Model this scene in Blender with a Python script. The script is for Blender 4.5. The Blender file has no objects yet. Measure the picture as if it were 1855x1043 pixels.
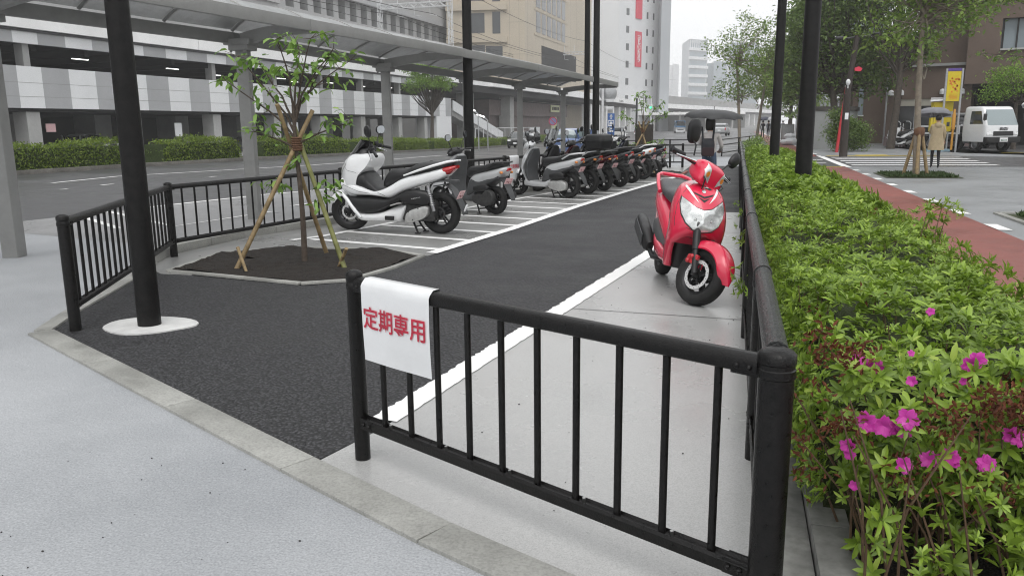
import bpy, bmesh, math, random
import numpy as np
from mathutils import Vector, Matrix
from mathutils.bvhtree import BVHTree
random.seed(7); RNG = np.random.default_rng(11)
SC = bpy.context.scene
COL = SC.collection
R = math.radians
# ------------------------------------------------------------------ camera
F, PITCH, ROLL, EYE, YAW = 1455.0, R(11.42), R(0.6), 1.45, R(15.64)
CX, CY, PW = 927.5, 521.5, 1855.0
def _rot(v):
    c, s = math.cos(YAW), math.sin(YAW)
    return Vector((v[0]*c - v[1]*s, v[0]*s + v[1]*c, v[2]))
_fw = Vector((0, math.cos(PITCH), -math.sin(PITCH))); _dn = Vector((0, -math.sin(PITCH), -math.cos(PITCH))); _rt = Vector((1, 0, 0))
FWD = _rot(_fw)
RIGHT = _rot(math.cos(ROLL)*_rt + math.sin(ROLL)*_dn)
DOWN = _rot(-math.sin(ROLL)*_rt + math.cos(ROLL)*_dn)
cam_data = bpy.data.cameras.new('camera')
cam_data.sensor_width = 36.0
cam_data.lens = F/PW*36.0
cam_data.clip_start = 0.05
cam_data.clip_end = 3000
cam = bpy.data.objects.new('camera', cam_data)
M = Matrix.Identity(4)
for i in range(3):
    M[i][0] = RIGHT[i]; M[i][1] = -DOWN[i]; M[i][2] = -FWD[i]
M[2][3] = EYE
cam.matrix_world = M
COL.objects.link(cam); SC.camera = cam
# ------------------------------------------------------------------ sky, light, exposure
W = bpy.data.worlds.new('World'); SC.world = W; W.use_nodes = True
nt = W.node_tree; nt.nodes.clear()
sky = nt.nodes.new('ShaderNodeTexSky'); sky.sky_type = 'NISHITA'; sky.sun_disc = False
sky.sun_elevation = R(58); sky.sun_rotation = R(200); sky.air_density = 1.0; sky.dust_density = 6.0; sky.ozone_density = 1.0
hs = nt.nodes.new('ShaderNodeHueSaturation'); hs.inputs['Saturation'].default_value = 0.10
mixs = nt.nodes.new('ShaderNodeMix'); mixs.data_type = 'RGBA'; mixs.inputs[0].default_value = 0.72
mixs.inputs[7].default_value = (11.2, 11.35, 11.5, 1)      # the closed cloud layer
bg = nt.nodes.new('ShaderNodeBackground'); bg.inputs['Strength'].default_value = 0.105
ow = nt.nodes.new('ShaderNodeOutputWorld')
nt.links.new(sky.outputs[0], hs.inputs['Color']); nt.links.new(hs.outputs[0], mixs.inputs[6])
nt.links.new(mixs.outputs[2], bg.inputs[0]); nt.links.new(bg.outputs[0], ow.inputs[0])
sun_d = bpy.data.lights.new('sun', 'SUN'); sun_d.energy = 0.8; sun_d.angle = R(35); sun_d.color = (1, .97, .93)
sun = bpy.data.objects.new('sun', sun_d); COL.objects.link(sun)
sun.rotation_euler = (R(32), 0, R(200-180)); sun.location = (0, 0, 60)
SC.view_settings.view_transform = 'Standard'; SC.view_settings.look = 'None'
SC.view_settings.exposure = 0.30; SC.view_settings.gamma = 1.0
SC.render.engine = 'CYCLES'
try:
    SC.cycles.use_denoising = True; SC.cycles.filter_width = 1.1
    SC.cycles.max_bounces = 8; SC.cycles.volume_bounces = 3; SC.cycles.transparent_max_bounces = 12
except Exception: pass

# ------------------------------------------------------------------ helpers
def zg(x, y):
    """the street on the left runs gently downhill away from the stop"""
    a = min(max((y - 28)/60.0, 0), 1); b = min(max((-x - 3.5)/4.0, 0), 1)
    return -0.85*(a*a*(3 - 2*a))*b
def ray(px, py):
    return FWD + RIGHT*((px - CX)/F) + DOWN*((py - CY)/F)
def at(px, py, z=0.0):
    d = ray(px, py); zz = z
    for _ in range(12):
        t = (zz - EYE)/d.z
        p = Vector((d.x*t, d.y*t, zz))
        zz = z + zg(p.x, p.y)
    return p
def atd(px, d):
    """horizontal point at column px (on the horizon) and view depth d"""
    k = (px - CX)/F*1.02
    c, s = math.cos(YAW), math.sin(YAW)
    return Vector((k*d*c - d*s, k*d*s + d*c, 0))
def link(o, parent=None):
    COL.objects.link(o)
    if parent is not None: o.parent = parent
    return o
def tag(o, label=None, cat=None, group=None, kind=None):
    if label: o['label'] = label
    if cat: o['category'] = cat
    if group: o['group'] = group
    if kind: o['kind'] = kind
    return o
def thing(name, label, cat, loc=(0, 0, 0), rz=0.0, group=None, scale=1.0):
    o = bpy.data.objects.new(name, None); o.empty_display_size = .2
    link(o); o.location = loc; o.rotation_euler = (0, 0, rz); o.scale = (scale,)*3
    return tag(o, label, cat, group)
def kids(o): return list(o.children)
def copy_tree(o, parent=None, ov=None):
    c = o.copy(); COL.objects.link(c); c.parent = parent
    if ov and c.type == 'MESH':
        for s in c.material_slots:
            if s.material and s.material.name in ov:
                m = ov[s.material.name]; s.link = 'OBJECT'; s.material = m
    for ch in kids(o): copy_tree(ch, c, ov)
    return c

# ---- materials
_M = {}
def mat(name, col, rough=.6, metal=0.0, spec=.5, var=0.0, vscale=6.0, bump=0.0, bscale=40.0, coat=0.0, detail=6, dark=None, coords='Object', trans=0.0, ior=1.45, rvar=0.0):
    if name in _M: return _M[name]
    m = bpy.data.materials.new(name); m.use_nodes = True; n = m.node_tree.nodes; l = m.node_tree.links
    b = n['Principled BSDF']
    b.inputs['Base Color'].default_value = (*col, 1); b.inputs['Roughness'].default_value = rough
    b.inputs['Metallic'].default_value = metal; b.inputs['Specular IOR Level'].default_value = spec
    b.inputs['Coat Weight'].default_value = coat; b.inputs['Coat Roughness'].default_value = .08
    b.inputs['Transmission Weight'].default_value = trans; b.inputs['IOR'].default_value = ior
    if var > 0 or bump > 0 or rvar > 0:
        tc = n.new('ShaderNodeTexCoord')
    if var > 0 or rvar > 0:
        t = n.new('ShaderNodeTexNoise'); t.inputs['Scale'].default_value = vscale; t.inputs['Detail'].default_value = detail; t.inputs['Roughness'].default_value = .65
        l.new(tc.outputs[coords], t.inputs['Vector'])
        if var > 0:
            rp = n.new('ShaderNodeValToRGB')
            d = dark or tuple(c*(1 - var) for c in col)
            u = tuple(min(1, c*(1 + var*.8)) for c in col)
            rp.color_ramp.elements[0].position = .3; rp.color_ramp.elements[1].position = .72
            rp.color_ramp.elements[0].color = (*d, 1); rp.color_ramp.elements[1].color = (*u, 1)
            l.new(t.outputs['Fac'], rp.inputs['Fac']); l.new(rp.outputs['Color'], b.inputs['Base Color'])
        if rvar > 0:
            mr = n.new('ShaderNodeMapRange'); mr.inputs[1].default_value = .3; mr.inputs[2].default_value = .7
            mr.inputs[3].default_value = max(.03, rough - rvar); mr.inputs[4].default_value = min(1, rough + rvar)
            l.new(t.outputs['Fac'], mr.inputs[0]); l.new(mr.outputs[0], b.inputs['Roughness'])
    if bump > 0:
        t2 = n.new('ShaderNodeTexNoise'); t2.inputs['Scale'].default_value = bscale; t2.inputs['Detail'].default_value = 4
        l.new(tc.outputs[coords], t2.inputs['Vector'])
        bp = n.new('ShaderNodeBump'); bp.inputs['Strength'].default_value = bump; bp.inputs['Distance'].default_value = .02
        l.new(t2.outputs['Fac'], bp.inputs['Height']); l.new(bp.outputs['Normal'], b.inputs['Normal'])
    _M[name] = m
    return m
def emis(name, col, s):
    if name in _M: return _M[name]
    m = mat(name, col, .5); b = m.node_tree.nodes['Principled BSDF']
    b.inputs['Emission Color'].default_value = (*col, 1); b.inputs['Emission Strength'].default_value = s
    return m
def leafmat(name, c1, c2, c3=None, rough=.45, sss=True):
    """leaf colour differs from leaf to leaf (random per island)"""
    if name in _M: return _M[name]
    m = bpy.data.materials.new(name); m.use_nodes = True; n = m.node_tree.nodes; l = m.node_tree.links
    b = n['Principled BSDF']; g = n.new('ShaderNodeNewGeometry'); rp = n.new('ShaderNodeValToRGB')
    rp.color_ramp.elements[0].color = (*c1, 1); rp.color_ramp.elements[1].color = (*c2, 1)
    if c3:
        e = rp.color_ramp.elements.new(.93); e.color = (*c2, 1); rp.color_ramp.elements[-1].color = (*c3, 1)
    l.new(g.outputs['Random Per Island'], rp.inputs['Fac']); l.new(rp.outputs['Color'], b.inputs['Base Color'])
    b.inputs['Roughness'].default_value = rough
    if sss:
        o = n['Material Output']; tr = n.new('ShaderNodeBsdfTranslucent'); mx = n.new('ShaderNodeMixShader'); mx.inputs[0].default_value = .3
        l.new(rp.outputs['Color'], tr.inputs['Color']); l.new(b.outputs[0], mx.inputs[1]); l.new(tr.outputs[0], mx.inputs[2]); l.new(mx.outputs[0], o.inputs[0])
    _M[name] = m
    return m

# ---- mesh builder
class MB:
    def __init__(s): s.v = []; s.f = []; s.mi = []; s.cur = 0
    def add(s, vs, fs):
        k = len(s.v); s.v += [tuple(p) for p in vs]; s.f += [tuple(i + k for i in f) for f in fs]; s.mi += [s.cur]*len(fs); return s
    def box(s, c, d, bev=0.0, rot=None):
        x, y, z = d[0]/2, d[1]/2, d[2]/2
        if bev > 0:
            bm = bmesh.new(); bmesh.ops.create_cube(bm, size=1)
            for v in bm.verts: v.co = Vector((v.co.x*d[0], v.co.y*d[1], v.co.z*d[2]))
            bmesh.ops.bevel(bm, geom=bm.edges[:], offset=bev, segments=2, affect='EDGES', profile=.6)
            bm.verts.index_update(); vs = [v.co.copy() for v in bm.verts]; fs = [[v.index for v in f.verts] for f in bm.faces]; bm.free()
        else:
            vs = [Vector(p) for p in ((-x,-y,-z),(x,-y,-z),(x,y,-z),(-x,y,-z),(-x,-y,z),(x,-y,z),(x,y,z),(-x,y,z))]
            fs = [(0,3,2,1),(4,5,6,7),(0,1,5,4),(1,2,6,5),(2,3,7,6),(3,0,4,7)]
        if rot is not None: vs = [rot @ v for v in vs]
        return s.add([v + Vector(c) for v in vs], fs)
    def b2(s, a, b, bev=0.0):
        return s.box([(a[i]+b[i])/2 for i in range(3)], [abs(b[i]-a[i]) for i in range(3)], bev)
    def beam(s, a, b, w, h, bev=0.0, up=(0, 0, 1)):
        a, b = Vector(a), Vector(b); d = b - a; L = d.length; x = d.normalized(); u = Vector(up)
        if abs(x.dot(u)) > .98: u = Vector((0, 1, 0))
        y = u.cross(x).normalized(); z = x.cross(y)
        rot = Matrix((x, y, z)).transposed()
        return s.box((a + b)/2, (L, w, h), bev, rot)
    def loft(s, rings, cap=True, closed=True):
        n = len(rings[0]); vs = [p for r in rings for p in r]; fs = []
        for i in range(len(rings) - 1):
            for j in range(n if closed else n - 1):
                k = (j + 1) % n
                fs.append((i*n + j, i*n + k, (i+1)*n + k, (i+1)*n + j))
        if cap and closed:
            fs.append(tuple(reversed(range(n)))); fs.append(tuple((len(rings)-1)*n + j for j in range(n)))
        return s.add(vs, fs)
    def tube(s, pts, r, n=8, cap=True):
        pts = [Vector(p) for p in pts]; rs = r if isinstance(r, (list, tuple)) else [r]*len(pts)
        rings = []; prev = None
        for i, p in enumerate(pts):
            d = (pts[min(i+1, len(pts)-1)] - pts[max(i-1, 0)])
            if d.length < 1e-9: d = Vector((0, 0, 1))
            d.normalize()
            if prev is None:
                u = Vector((0, 0, 1)) if abs(d.z) < .9 else Vector((1, 0, 0))
                a = d.cross(u).normalized()
            else: a = (prev - d*prev.dot(d)).normalized()
            prev = a; b = d.cross(a)
            rings.append([p + (a*math.cos(t) + b*math.sin(t))*rs[i] for t in [2*math.pi*j/n for j in range(n)]])
        return s.loft(rings, cap)
    def lathe(s, prof, c=(0, 0, 0), axis='z', n=24, full=False):
        """prof: list of (radius, height along axis)"""
        rings = []
        for r, h in prof:
            ring = []
            for j in range(n):
                t = 2*math.pi*j/n; a, b = r*math.cos(t), r*math.sin(t)
                p = {'z': (a, b, h), 'y': (b, h, a), 'x': (h, a, b)}[axis]
                ring.append((p[0]+c[0], p[1]+c[1], p[2]+c[2]))
            rings.append(ring)
        if full: rings.append(rings[0]); return s.loft(rings, False)
        return s.loft(rings, True)
    def sph(s, c, r, n=12, m=8):
        rx, ry, rz = r if isinstance(r, (tuple, list)) else (r, r, r)
        rings = [[(c[0]+rx*math.sin(a)*math.cos(t), c[1]+ry*math.sin(a)*math.sin(t), c[2]-rz*math.cos(a)) for t in [2*math.pi*j/n for j in range(n)]]
                 for a in [math.pi*(i+.15)/(m+.3) for i in range(m+1)]]
        return s.loft(rings)
    def poly(s, pts): return s.add(pts, [tuple(range(len(pts)))])
    def prism(s, pts, h):
        """plan polygon (list of 3d pts, ccw from above) extruded up by h (vector or number)"""
        h = Vector(h) if isinstance(h, (tuple, list, Vector)) else Vector((0, 0, h)); n = len(pts)
        vs = [Vector(p) for p in pts] + [Vector(p) + h for p in pts]
        fs = [tuple(reversed(range(n))), tuple(range(n, 2*n))] + [(i, (i+1) % n, n + (i+1) % n, n + i) for i in range(n)]
        return s.add(vs, fs)
    def xf(s, m): s.v = [tuple(m @ Vector(p)) for p in s.v]; return s
    def join(s, o):
        return s.add(o.v, o.f)
    def build(s, name, ma=None, parent=None, smooth=True, ang=40, mats=None):
        me = bpy.data.meshes.new(name); me.from_pydata(s.v, [], s.f); me.validate(); me.update()
        for m_ in (mats or [ma]):
            if m_: me.materials.append(m_)
        if mats and len(me.polygons) == len(s.mi): me.polygons.foreach_set('material_index', s.mi)
        bm = bmesh.new(); bm.from_mesh(me); bmesh.ops.recalc_face_normals(bm, faces=bm.faces[:]); bm.to_mesh(me); bm.free()
        if smooth:
            me.polygons.foreach_set('use_smooth', [True]*len(me.polygons))
            try: me.set_sharp_from_angle(angle=R(ang))
            except Exception: pass
        return link(bpy.data.objects.new(name, me), parent)
    def patch(s, pts, direction, off=.003, cuts=4, thick=0.0):
        """polygon pts projected on this surface along direction: a decal-like panel with real offset"""
        bv = BVHTree.FromPolygons([Vector(p) for p in s.v], s.f)
        bm = bmesh.new(); vs = [bm.verts.new(p) for p in pts]; bm.faces.new(vs)
        bmesh.ops.triangulate(bm, faces=bm.faces[:])
        for _ in range(cuts):
            es = [e for e in bm.edges if e.calc_length() > .012]
            if not es: break
            bmesh.ops.subdivide_edges(bm, edges=es, cuts=1)
            bmesh.ops.triangulate(bm, faces=bm.faces[:])
        d = Vector(direction).normalized(); out = []
        for v in bm.verts:
            h = bv.ray_cast(v.co - d*1.0, d)
            if h[0] is None: h = bv.find_nearest(v.co)
            nrm = h[1] if h[1].dot(d) < 0 else -h[1]
            v.co = h[0] + (nrm*.5 - d*.5).normalized()*off
        bm.verts.index_update()
        r = MB(); r.add([v.co.copy() for v in bm.verts], [[v.index for v in f.verts] for f in bm.faces]); bm.free()
        return r
def se(t, n):
    c, s = math.cos(t), math.sin(t)
    return math.copysign(abs(c)**(2/n), c), math.copysign(abs(s)**(2/n), s)
def rx(x, zt, zb, hw, n=2.6, N=20, tilt=0.0, topw=1.0):
    """superellipse ring in the y-z plane at x; tilt shifts x with z; topw narrows the top"""
    out = []; zc, hh = (zt+zb)/2, (zt-zb)/2
    for j in range(N):
        a, b = se(2*math.pi*j/N, n); w = hw*(1 + (topw-1)*(b+1)/2)
        out.append((x + tilt*b*hh, a*w, zc + b*hh))
    return out
def rz(z, xf_, xb, hw, n=2.6, N=20, yc=0.0):
    out = []; xc, hh = (xf_+xb)/2, (xf_-xb)/2
    for j in range(N):
        a, b = se(2*math.pi*j/N, n)
        out.append((xc + b*hh, yc + a*hw, z))
    return out
def seam(raw, pts, direction, ma, parent, x0, xm=None, r=.0022, name='panel_gap'):
    """thin dark gap line running over a body panel"""
    bv = BVHTree.FromPolygons([Vector(p) for p in raw.v], raw.f); d = Vector(direction).normalized(); out = []
    for a, b in zip(pts, pts[1:]):
        for k in range(7):
            p = Vector(a).lerp(Vector(b), k/7); h = bv.ray_cast(p - d*1.0, d)
            if h[0] is not None: out.append(h[0])
    if len(out) > 2: m = MB(); m.tube(out, r, 5); return B(m, name, ma, parent, x0, xm)
def lerp(a, b, t): return a + (b-a)*t
def fit(st, m):
    """resample stations (tuples) smoothly with m extra steps (catmull-rom)"""
    out = []
    for i in range(len(st)-1):
        p0, p1, p2, p3 = st[max(i-1, 0)], st[i], st[i+1], st[min(i+2, len(st)-1)]
        for k in range(m):
            t = k/m
            out.append(tuple(.5*((2*b) + (-a+c)*t + (2*a-5*b+4*c-d)*t*t + (-a+3*b-3*c+d)*t**3) for a, b, c, d in zip(p0, p1, p2, p3)))
    out.append(tuple(st[-1])); return out
def sheet(name, poly, z, ma, parent=None, step=0.0):
    """flat ground sheet from a plan polygon"""
    bm = bmesh.new(); vs = [bm.verts.new((p[0], p[1], 0)) for p in poly]; bm.faces.new(vs)
    if step:
        xs = [p[0] for p in poly]; ys = [p[1] for p in poly]
        for ax, lo, hi in ((0, min(xs), max(xs)), (1, min(ys), max(ys))):
            k = math.floor(lo/step)*step
            while k < hi:
                no = (1, 0, 0) if ax == 0 else (0, 1, 0); co = (k, 0, 0) if ax == 0 else (0, k, 0)
                bmesh.ops.bisect_plane(bm, geom=bm.verts[:] + bm.edges[:] + bm.faces[:], plane_co=co, plane_no=no); k += step
    bmesh.ops.triangulate(bm, faces=bm.faces[:])
    for v in bm.verts: v.co.z = z + zg(v.co.x, v.co.y)
    bmesh.ops.recalc_face_normals(bm, faces=bm.faces[:])
    if bm.faces and sum(f.normal.z for f in bm.faces) < 0: bmesh.ops.reverse_faces(bm, faces=bm.faces[:])
    me = bpy.data.meshes.new(name); bm.to_mesh(me); bm.free(); me.materials.append(ma)
    return link(bpy.data.objects.new(name, me), parent)
def ragged(name, pts, w, z, ma, parent=None, amp=.006, every=.035):
    P = []
    for a, b in zip(pts, pts[1:]):
        a, b = Vector((a[0], a[1])), Vector((b[0], b[1])); n = max(2, int((b-a).length/every)); P += [a.lerp(b, i/n) for i in range(n)]
    P.append(Vector((pts[-1][0], pts[-1][1]))); L = []; Rr = []
    for i, p in enumerate(P):
        d = (P[min(i+1, len(P)-1)] - P[max(i-1, 0)]).normalized(); n = Vector((-d.y, d.x))
        L.append(p + n*(w/2 + random.gauss(0, amp))); Rr.append(p - n*(w/2 + random.gauss(0, amp*.4)))
    m = MB(); k = len(P); m.add([(p.x, p.y, z) for p in L] + [(p.x, p.y, z) for p in Rr], [(i, k+i, k+i+1, i+1) for i in range(k-1)])
    return m.build(name, ma, parent, smooth=False)
def strip(name, pts, w, z, ma, parent=None, step=0.0):
    L = []; Rr = []
    pts = [Vector((p[0], p[1])) for p in pts]
    for i, p in enumerate(pts):
        d = (pts[min(i+1, len(pts)-1)] - pts[max(i-1, 0)]).normalized(); n = Vector((-d.y, d.x))
        L.append(p + n*w/2); Rr.append(p - n*w/2)
    return sheet(name, L + Rr[::-1], z, ma, parent, step)
def leaves(name, P, D, N, length, width, ma, parent=None, droop=0.25, fold=.18, kind=None):
    """P base, D direction, N rough normal: each leaf four vertices folded along its rib"""
    P = np.asarray(P, float); D = np.asarray(D, float); N = np.asarray(N, float); n = len(P)
    length = np.broadcast_to(np.asarray(length, float), (n,))[:, None]; width = np.broadcast_to(np.asarray(width, float), (n,))[:, None]
    D = D/np.maximum(np.linalg.norm(D, axis=1, keepdims=True), 1e-6)
    S = np.cross(D, N); S /= np.maximum(np.linalg.norm(S, axis=1, keepdims=True), 1e-6)
    U = np.cross(S, D)
    mid = P + D*length*.5
    V = np.empty((n, 4, 3)); V[:, 0] = P; V[:, 1] = mid + S*width*.5 + U*width*fold; V[:, 3] = mid - S*width*.5 + U*width*fold
    V[:, 2] = P + D*length - U*length*droop
    V = V.reshape(-1, 3)
    b = np.arange(n)[:, None]*4
    Fc = np.concatenate([b + np.array([0, 1, 2]), b + np.array([0, 2, 3])], 1).reshape(-1)
    me = bpy.data.meshes.new(name)
    me.vertices.add(len(V)); me.vertices.foreach_set('co', V.ravel())
    me.loops.add(len(Fc)); me.loops.foreach_set('vertex_index', Fc.astype(np.int32))
    me.polygons.add(n*2); me.polygons.foreach_set('loop_start', np.arange(0, n*6, 3, dtype=np.int32)); me.polygons.foreach_set('loop_total', np.full(n*2, 3, np.int32))
    me.update(calc_edges=True); me.validate(); me.materials.append(ma)
    o = link(bpy.data.objects.new(name, me), parent)
    if kind: o['kind'] = kind
    return o
def leaves7(name, P, D, N, length, width, ma, parent=None, droop=0.2, fold=.18, belly=.42):
    """leaf of seven vertices: pointed oval blade folded along its rib and drooping at the tip"""
    P = np.asarray(P, float); D = np.asarray(D, float); N = np.asarray(N, float); n = len(P)
    L = np.broadcast_to(np.asarray(length, float), (n,))[:, None]; Wd = np.broadcast_to(np.asarray(width, float), (n,))[:, None]
    D = D/np.maximum(np.linalg.norm(D, axis=1, keepdims=True), 1e-6); S = np.cross(D, N); S /= np.maximum(np.linalg.norm(S, axis=1, keepdims=True), 1e-6); U = np.cross(S, D)
    V = np.empty((n, 7, 3)); V[:, 0] = P; V[:, 1] = P + D*L*.55 - U*L*droop*.12; V[:, 2] = P + D*L - U*L*droop
    for k, sg in ((3, 1), (5, -1)):
        V[:, k] = P + D*L*(belly - .14) + S*Wd*.44*sg + U*Wd*fold; V[:, k+1] = P + D*L*(belly + .30) + S*Wd*.40*sg + U*(Wd*fold - L*droop*.35)
    b = np.arange(n)[:, None]*7; T = [[0, 1, 3], [3, 1, 4], [4, 1, 2], [0, 5, 1], [5, 6, 1], [6, 2, 1]]
    Fc = np.concatenate([b + np.array(t) for t in T], 1).reshape(-1); V = V.reshape(-1, 3)
    me = bpy.data.meshes.new(name); me.vertices.add(len(V)); me.vertices.foreach_set('co', V.ravel()); me.loops.add(len(Fc)); me.loops.foreach_set('vertex_index', Fc.astype(np.int32))
    me.polygons.add(n*6); me.polygons.foreach_set('loop_start', np.arange(0, n*18, 3, dtype=np.int32)); me.polygons.foreach_set('loop_total', np.full(n*6, 3, np.int32))
    me.polygons.foreach_set('use_smooth', [True]*(n*6)); me.update(calc_edges=True); me.validate(); me.materials.append(ma)
    return link(bpy.data.objects.new(name, me), parent)
def unit(n):
    v = RNG.normal(size=(n, 3)); return v/np.linalg.norm(v, axis=1, keepdims=True)
def text_mb(txt, size, bold=0.0, depth=.002):
    cu = bpy.data.curves.new('lettering', 'FONT'); cu.body = txt; cu.size = size; cu.align_x = 'CENTER'; cu.align_y = 'CENTER'; cu.extrude = depth; cu.offset = bold; cu.resolution_u = 3
    o = bpy.data.objects.new('lettering', cu); COL.objects.link(o)
    dg = bpy.context.evaluated_depsgraph_get(); dg.update()
    me = bpy.data.meshes.new_from_object(o.evaluated_get(dg))
    bm = bmesh.new(); bm.from_mesh(me); bmesh.ops.triangulate(bm, faces=bm.faces[:])
    for _ in range(3):
        es = [e for e in bm.edges if e.calc_length() > size*.12]
        if es: bmesh.ops.subdivide_edges(bm, edges=es, cuts=1); bmesh.ops.triangulate(bm, faces=bm.faces[:])
    bm.verts.index_update(); r = MB(); r.add([v.co.copy() for v in bm.verts], [[v.index for v in f.verts] for f in bm.faces]); bm.free()
    bpy.data.objects.remove(o); bpy.data.curves.remove(cu); bpy.data.meshes.remove(me)
    return r
def frame_m(o, x, y):
    """matrix putting local x,y on given world axes at origin o"""
    x = Vector(x).normalized(); y = Vector(y); y = (y - x*y.dot(x)).normalized(); z = x.cross(y)
    m = Matrix.Identity(4)
    for i in range(3): m[i][0], m[i][1], m[i][2], m[i][3] = x[i], y[i], z[i], o[i]
    return m
# ------------------------------------------------------------------ ground materials
def ground_mat(name, c1, c2, rough, scale_big=.8, scale_fine=90., bump=.25, speck=None, speck_scale=160, rvar=.15, bdist=.004):
    m = bpy.data.materials.new(name); m.use_nodes = True; n = m.node_tree.nodes; l = m.node_tree.links; b = n['Principled BSDF']
    tc = n.new('ShaderNodeTexCoord')
    t = n.new('ShaderNodeTexNoise'); t.inputs['Scale'].default_value = scale_big; t.inputs['Detail'].default_value = 8; t.inputs['Roughness'].default_value = .62
    tf = n.new('ShaderNodeTexNoise'); tf.inputs['Scale'].default_value = scale_fine; tf.inputs['Detail'].default_value = 3
    l.new(tc.outputs['Object'], t.inputs['Vector']); l.new(tc.outputs['Object'], tf.inputs['Vector'])
    rp = n.new('ShaderNodeValToRGB'); rp.color_ramp.elements[0].position = .32; rp.color_ramp.elements[1].position = .68
    rp.color_ramp.elements[0].color = (*c1, 1); rp.color_ramp.elements[1].color = (*c2, 1); l.new(t.outputs['Fac'], rp.inputs['Fac'])
    mx = n.new('ShaderNodeMix'); mx.data_type = 'RGBA'; mx.blend_type = 'MULTIPLY'; mx.inputs[0].default_value = .5
    rf = n.new('ShaderNodeValToRGB'); rf.color_ramp.elements[0].position = .3; rf.color_ramp.elements[1].position = .6
    rf.color_ramp.elements[0].color = (.45, .45, .45, 1); rf.color_ramp.elements[1].color = (1, 1, 1, 1)
    l.new(tf.outputs['Fac'], rf.inputs['Fac']); l.new(rp.outputs['Color'], mx.inputs[6]); l.new(rf.outputs['Color'], mx.inputs[7])
    last = mx.outputs[2]; hgt = tf.outputs['Fac']
    if speck:
        v = n.new('ShaderNodeTexVoronoi'); v.inputs['Scale'].default_value = speck_scale; l.new(tc.outputs['Object'], v.inputs['Vector'])
        r2 = n.new('ShaderNodeValToRGB'); r2.color_ramp.elements[0].position = .05; r2.color_ramp.elements[1].position = .55
        r2.color_ramp.elements[0].color = (*speck, 1); r2.color_ramp.elements[1].color = (0, 0, 0, 1)
        l.new(v.outputs['Distance'], r2.inputs['Fac'])
        m2 = n.new('ShaderNodeMix'); m2.data_type = 'RGBA'; m2.blend_type = 'ADD'; m2.inputs[0].default_value = 1
        l.new(last, m2.inputs[6]); l.new(r2.outputs['Color'], m2.inputs[7]); last = m2.outputs[2]
        inv = n.new('ShaderNodeMath'); inv.operation = 'SUBTRACT'; inv.inputs[0].default_value = 1; l.new(v.outputs['Distance'], inv.inputs[1]); hgt = inv.outputs[0]
    l.new(last, b.inputs['Base Color'])
    mr = n.new('ShaderNodeMapRange'); mr.inputs[1].default_value = .35; mr.inputs[2].default_value = .65; mr.inputs[3].default_value = rough - rvar; mr.inputs[4].default_value = rough + rvar
    l.new(t.outputs['Fac'], mr.inputs[0]); l.new(mr.outputs[0], b.inputs['Roughness'])
    bp = n.new('ShaderNodeBump'); bp.inputs['Strength'].default_value = bump; bp.inputs['Distance'].default_value = bdist
    l.new(hgt, bp.inputs['Height']); l.new(bp.outputs['Normal'], b.inputs['Normal'])
    return m
G_side = ground_mat('pale_porous_paving', (.295, .308, .325), (.425, .438, .455), .66, .55, 120, .6, (.06, .06, .062), 85, rvar=.08)
G_asph = ground_mat('new_coarse_asphalt', (.006, .006, .007), (.017, .017, .019), .6, 1.2, 70, 1.0, (.066, .066, .072), 50, .10, .011)
G_conc = ground_mat('smooth_wet_concrete', (.39, .39, .385), (.49, .49, .485), .30, .55, 190, .04, rvar=.12)
G_stall = ground_mat('stall_concrete', (.23, .23, .225), (.31, .31, .305), .34, .8, 150, .06, rvar=.14)
G_kerb = ground_mat('kerb_concrete', (.25, .25, .232), (.41, .41, .385), .45, 2.2, 90, .2)
G_road = ground_mat('wet_road_asphalt', (.060, .060, .063), (.095, .095, .099), .42, .35, 60, .3, rvar=.14)
G_red = ground_mat('red_cycle_path', (.20, .058, .048), (.28, .085, .068), .5, .8, 120, .35)
G_grey = ground_mat('grey_path_paving', (.23, .24, .25), (.30, .31, .32), .5, .6, 70, .3)
G_dark = ground_mat('old_asphalt', (.07, .07, .073), (.11, .11, .115), .5, .5, 80, .3)
G_soil = ground_mat('dark_soil', (.006, .0045, .0035), (.018, .013, .009), .9, 5, 40, 1.0, (.022, .015, .011), 60, .05, .015)
G_bay = ground_mat('bus_bay_concrete', (.25, .25, .255), (.33, .33, .335), .4, .6, 40, .12)
G_land = ground_mat('city_ground', (.16, .16, .16), (.22, .22, .22), .7, .05, 2, .1)
def paintmat():
    m = mat('road_paint', (.86, .86, .85), .45, var=.06, vscale=9, bump=.12, bscale=60)
    return m
G_white = paintmat()
G_yellow = mat('yellow_paving_paint', (.62, .47, .06), .55, var=.15, vscale=8)
# ------------------------------------------------------------------ ground
def gsheet():
    xs = [-700, -400, -200, -100] + list(range(-60, 24, 4)) + [40, 80, 160, 400, 700]
    ys = [-110, -60, -30, -10] + list(range(0, 140, 6)) + [180, 260, 400, 800]
    m = MB(); n = len(ys)
    m.add([(x, y, zg(x, y) - .03) for x in xs for y in ys], [(i*n+j, (i+1)*n+j, (i+1)*n+j+1, i*n+j+1) for i in range(len(xs)-1) for j in range(n-1)])
    return m.build('ground', G_land, None)
tag(gsheet(), kind='structure')
def S(name, poly, z, ma, step=0.0): return tag(sheet(name, poly, z, ma, None, step), kind='structure')
A = lambda px, py: tuple(at(px, py)[:2])
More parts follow.
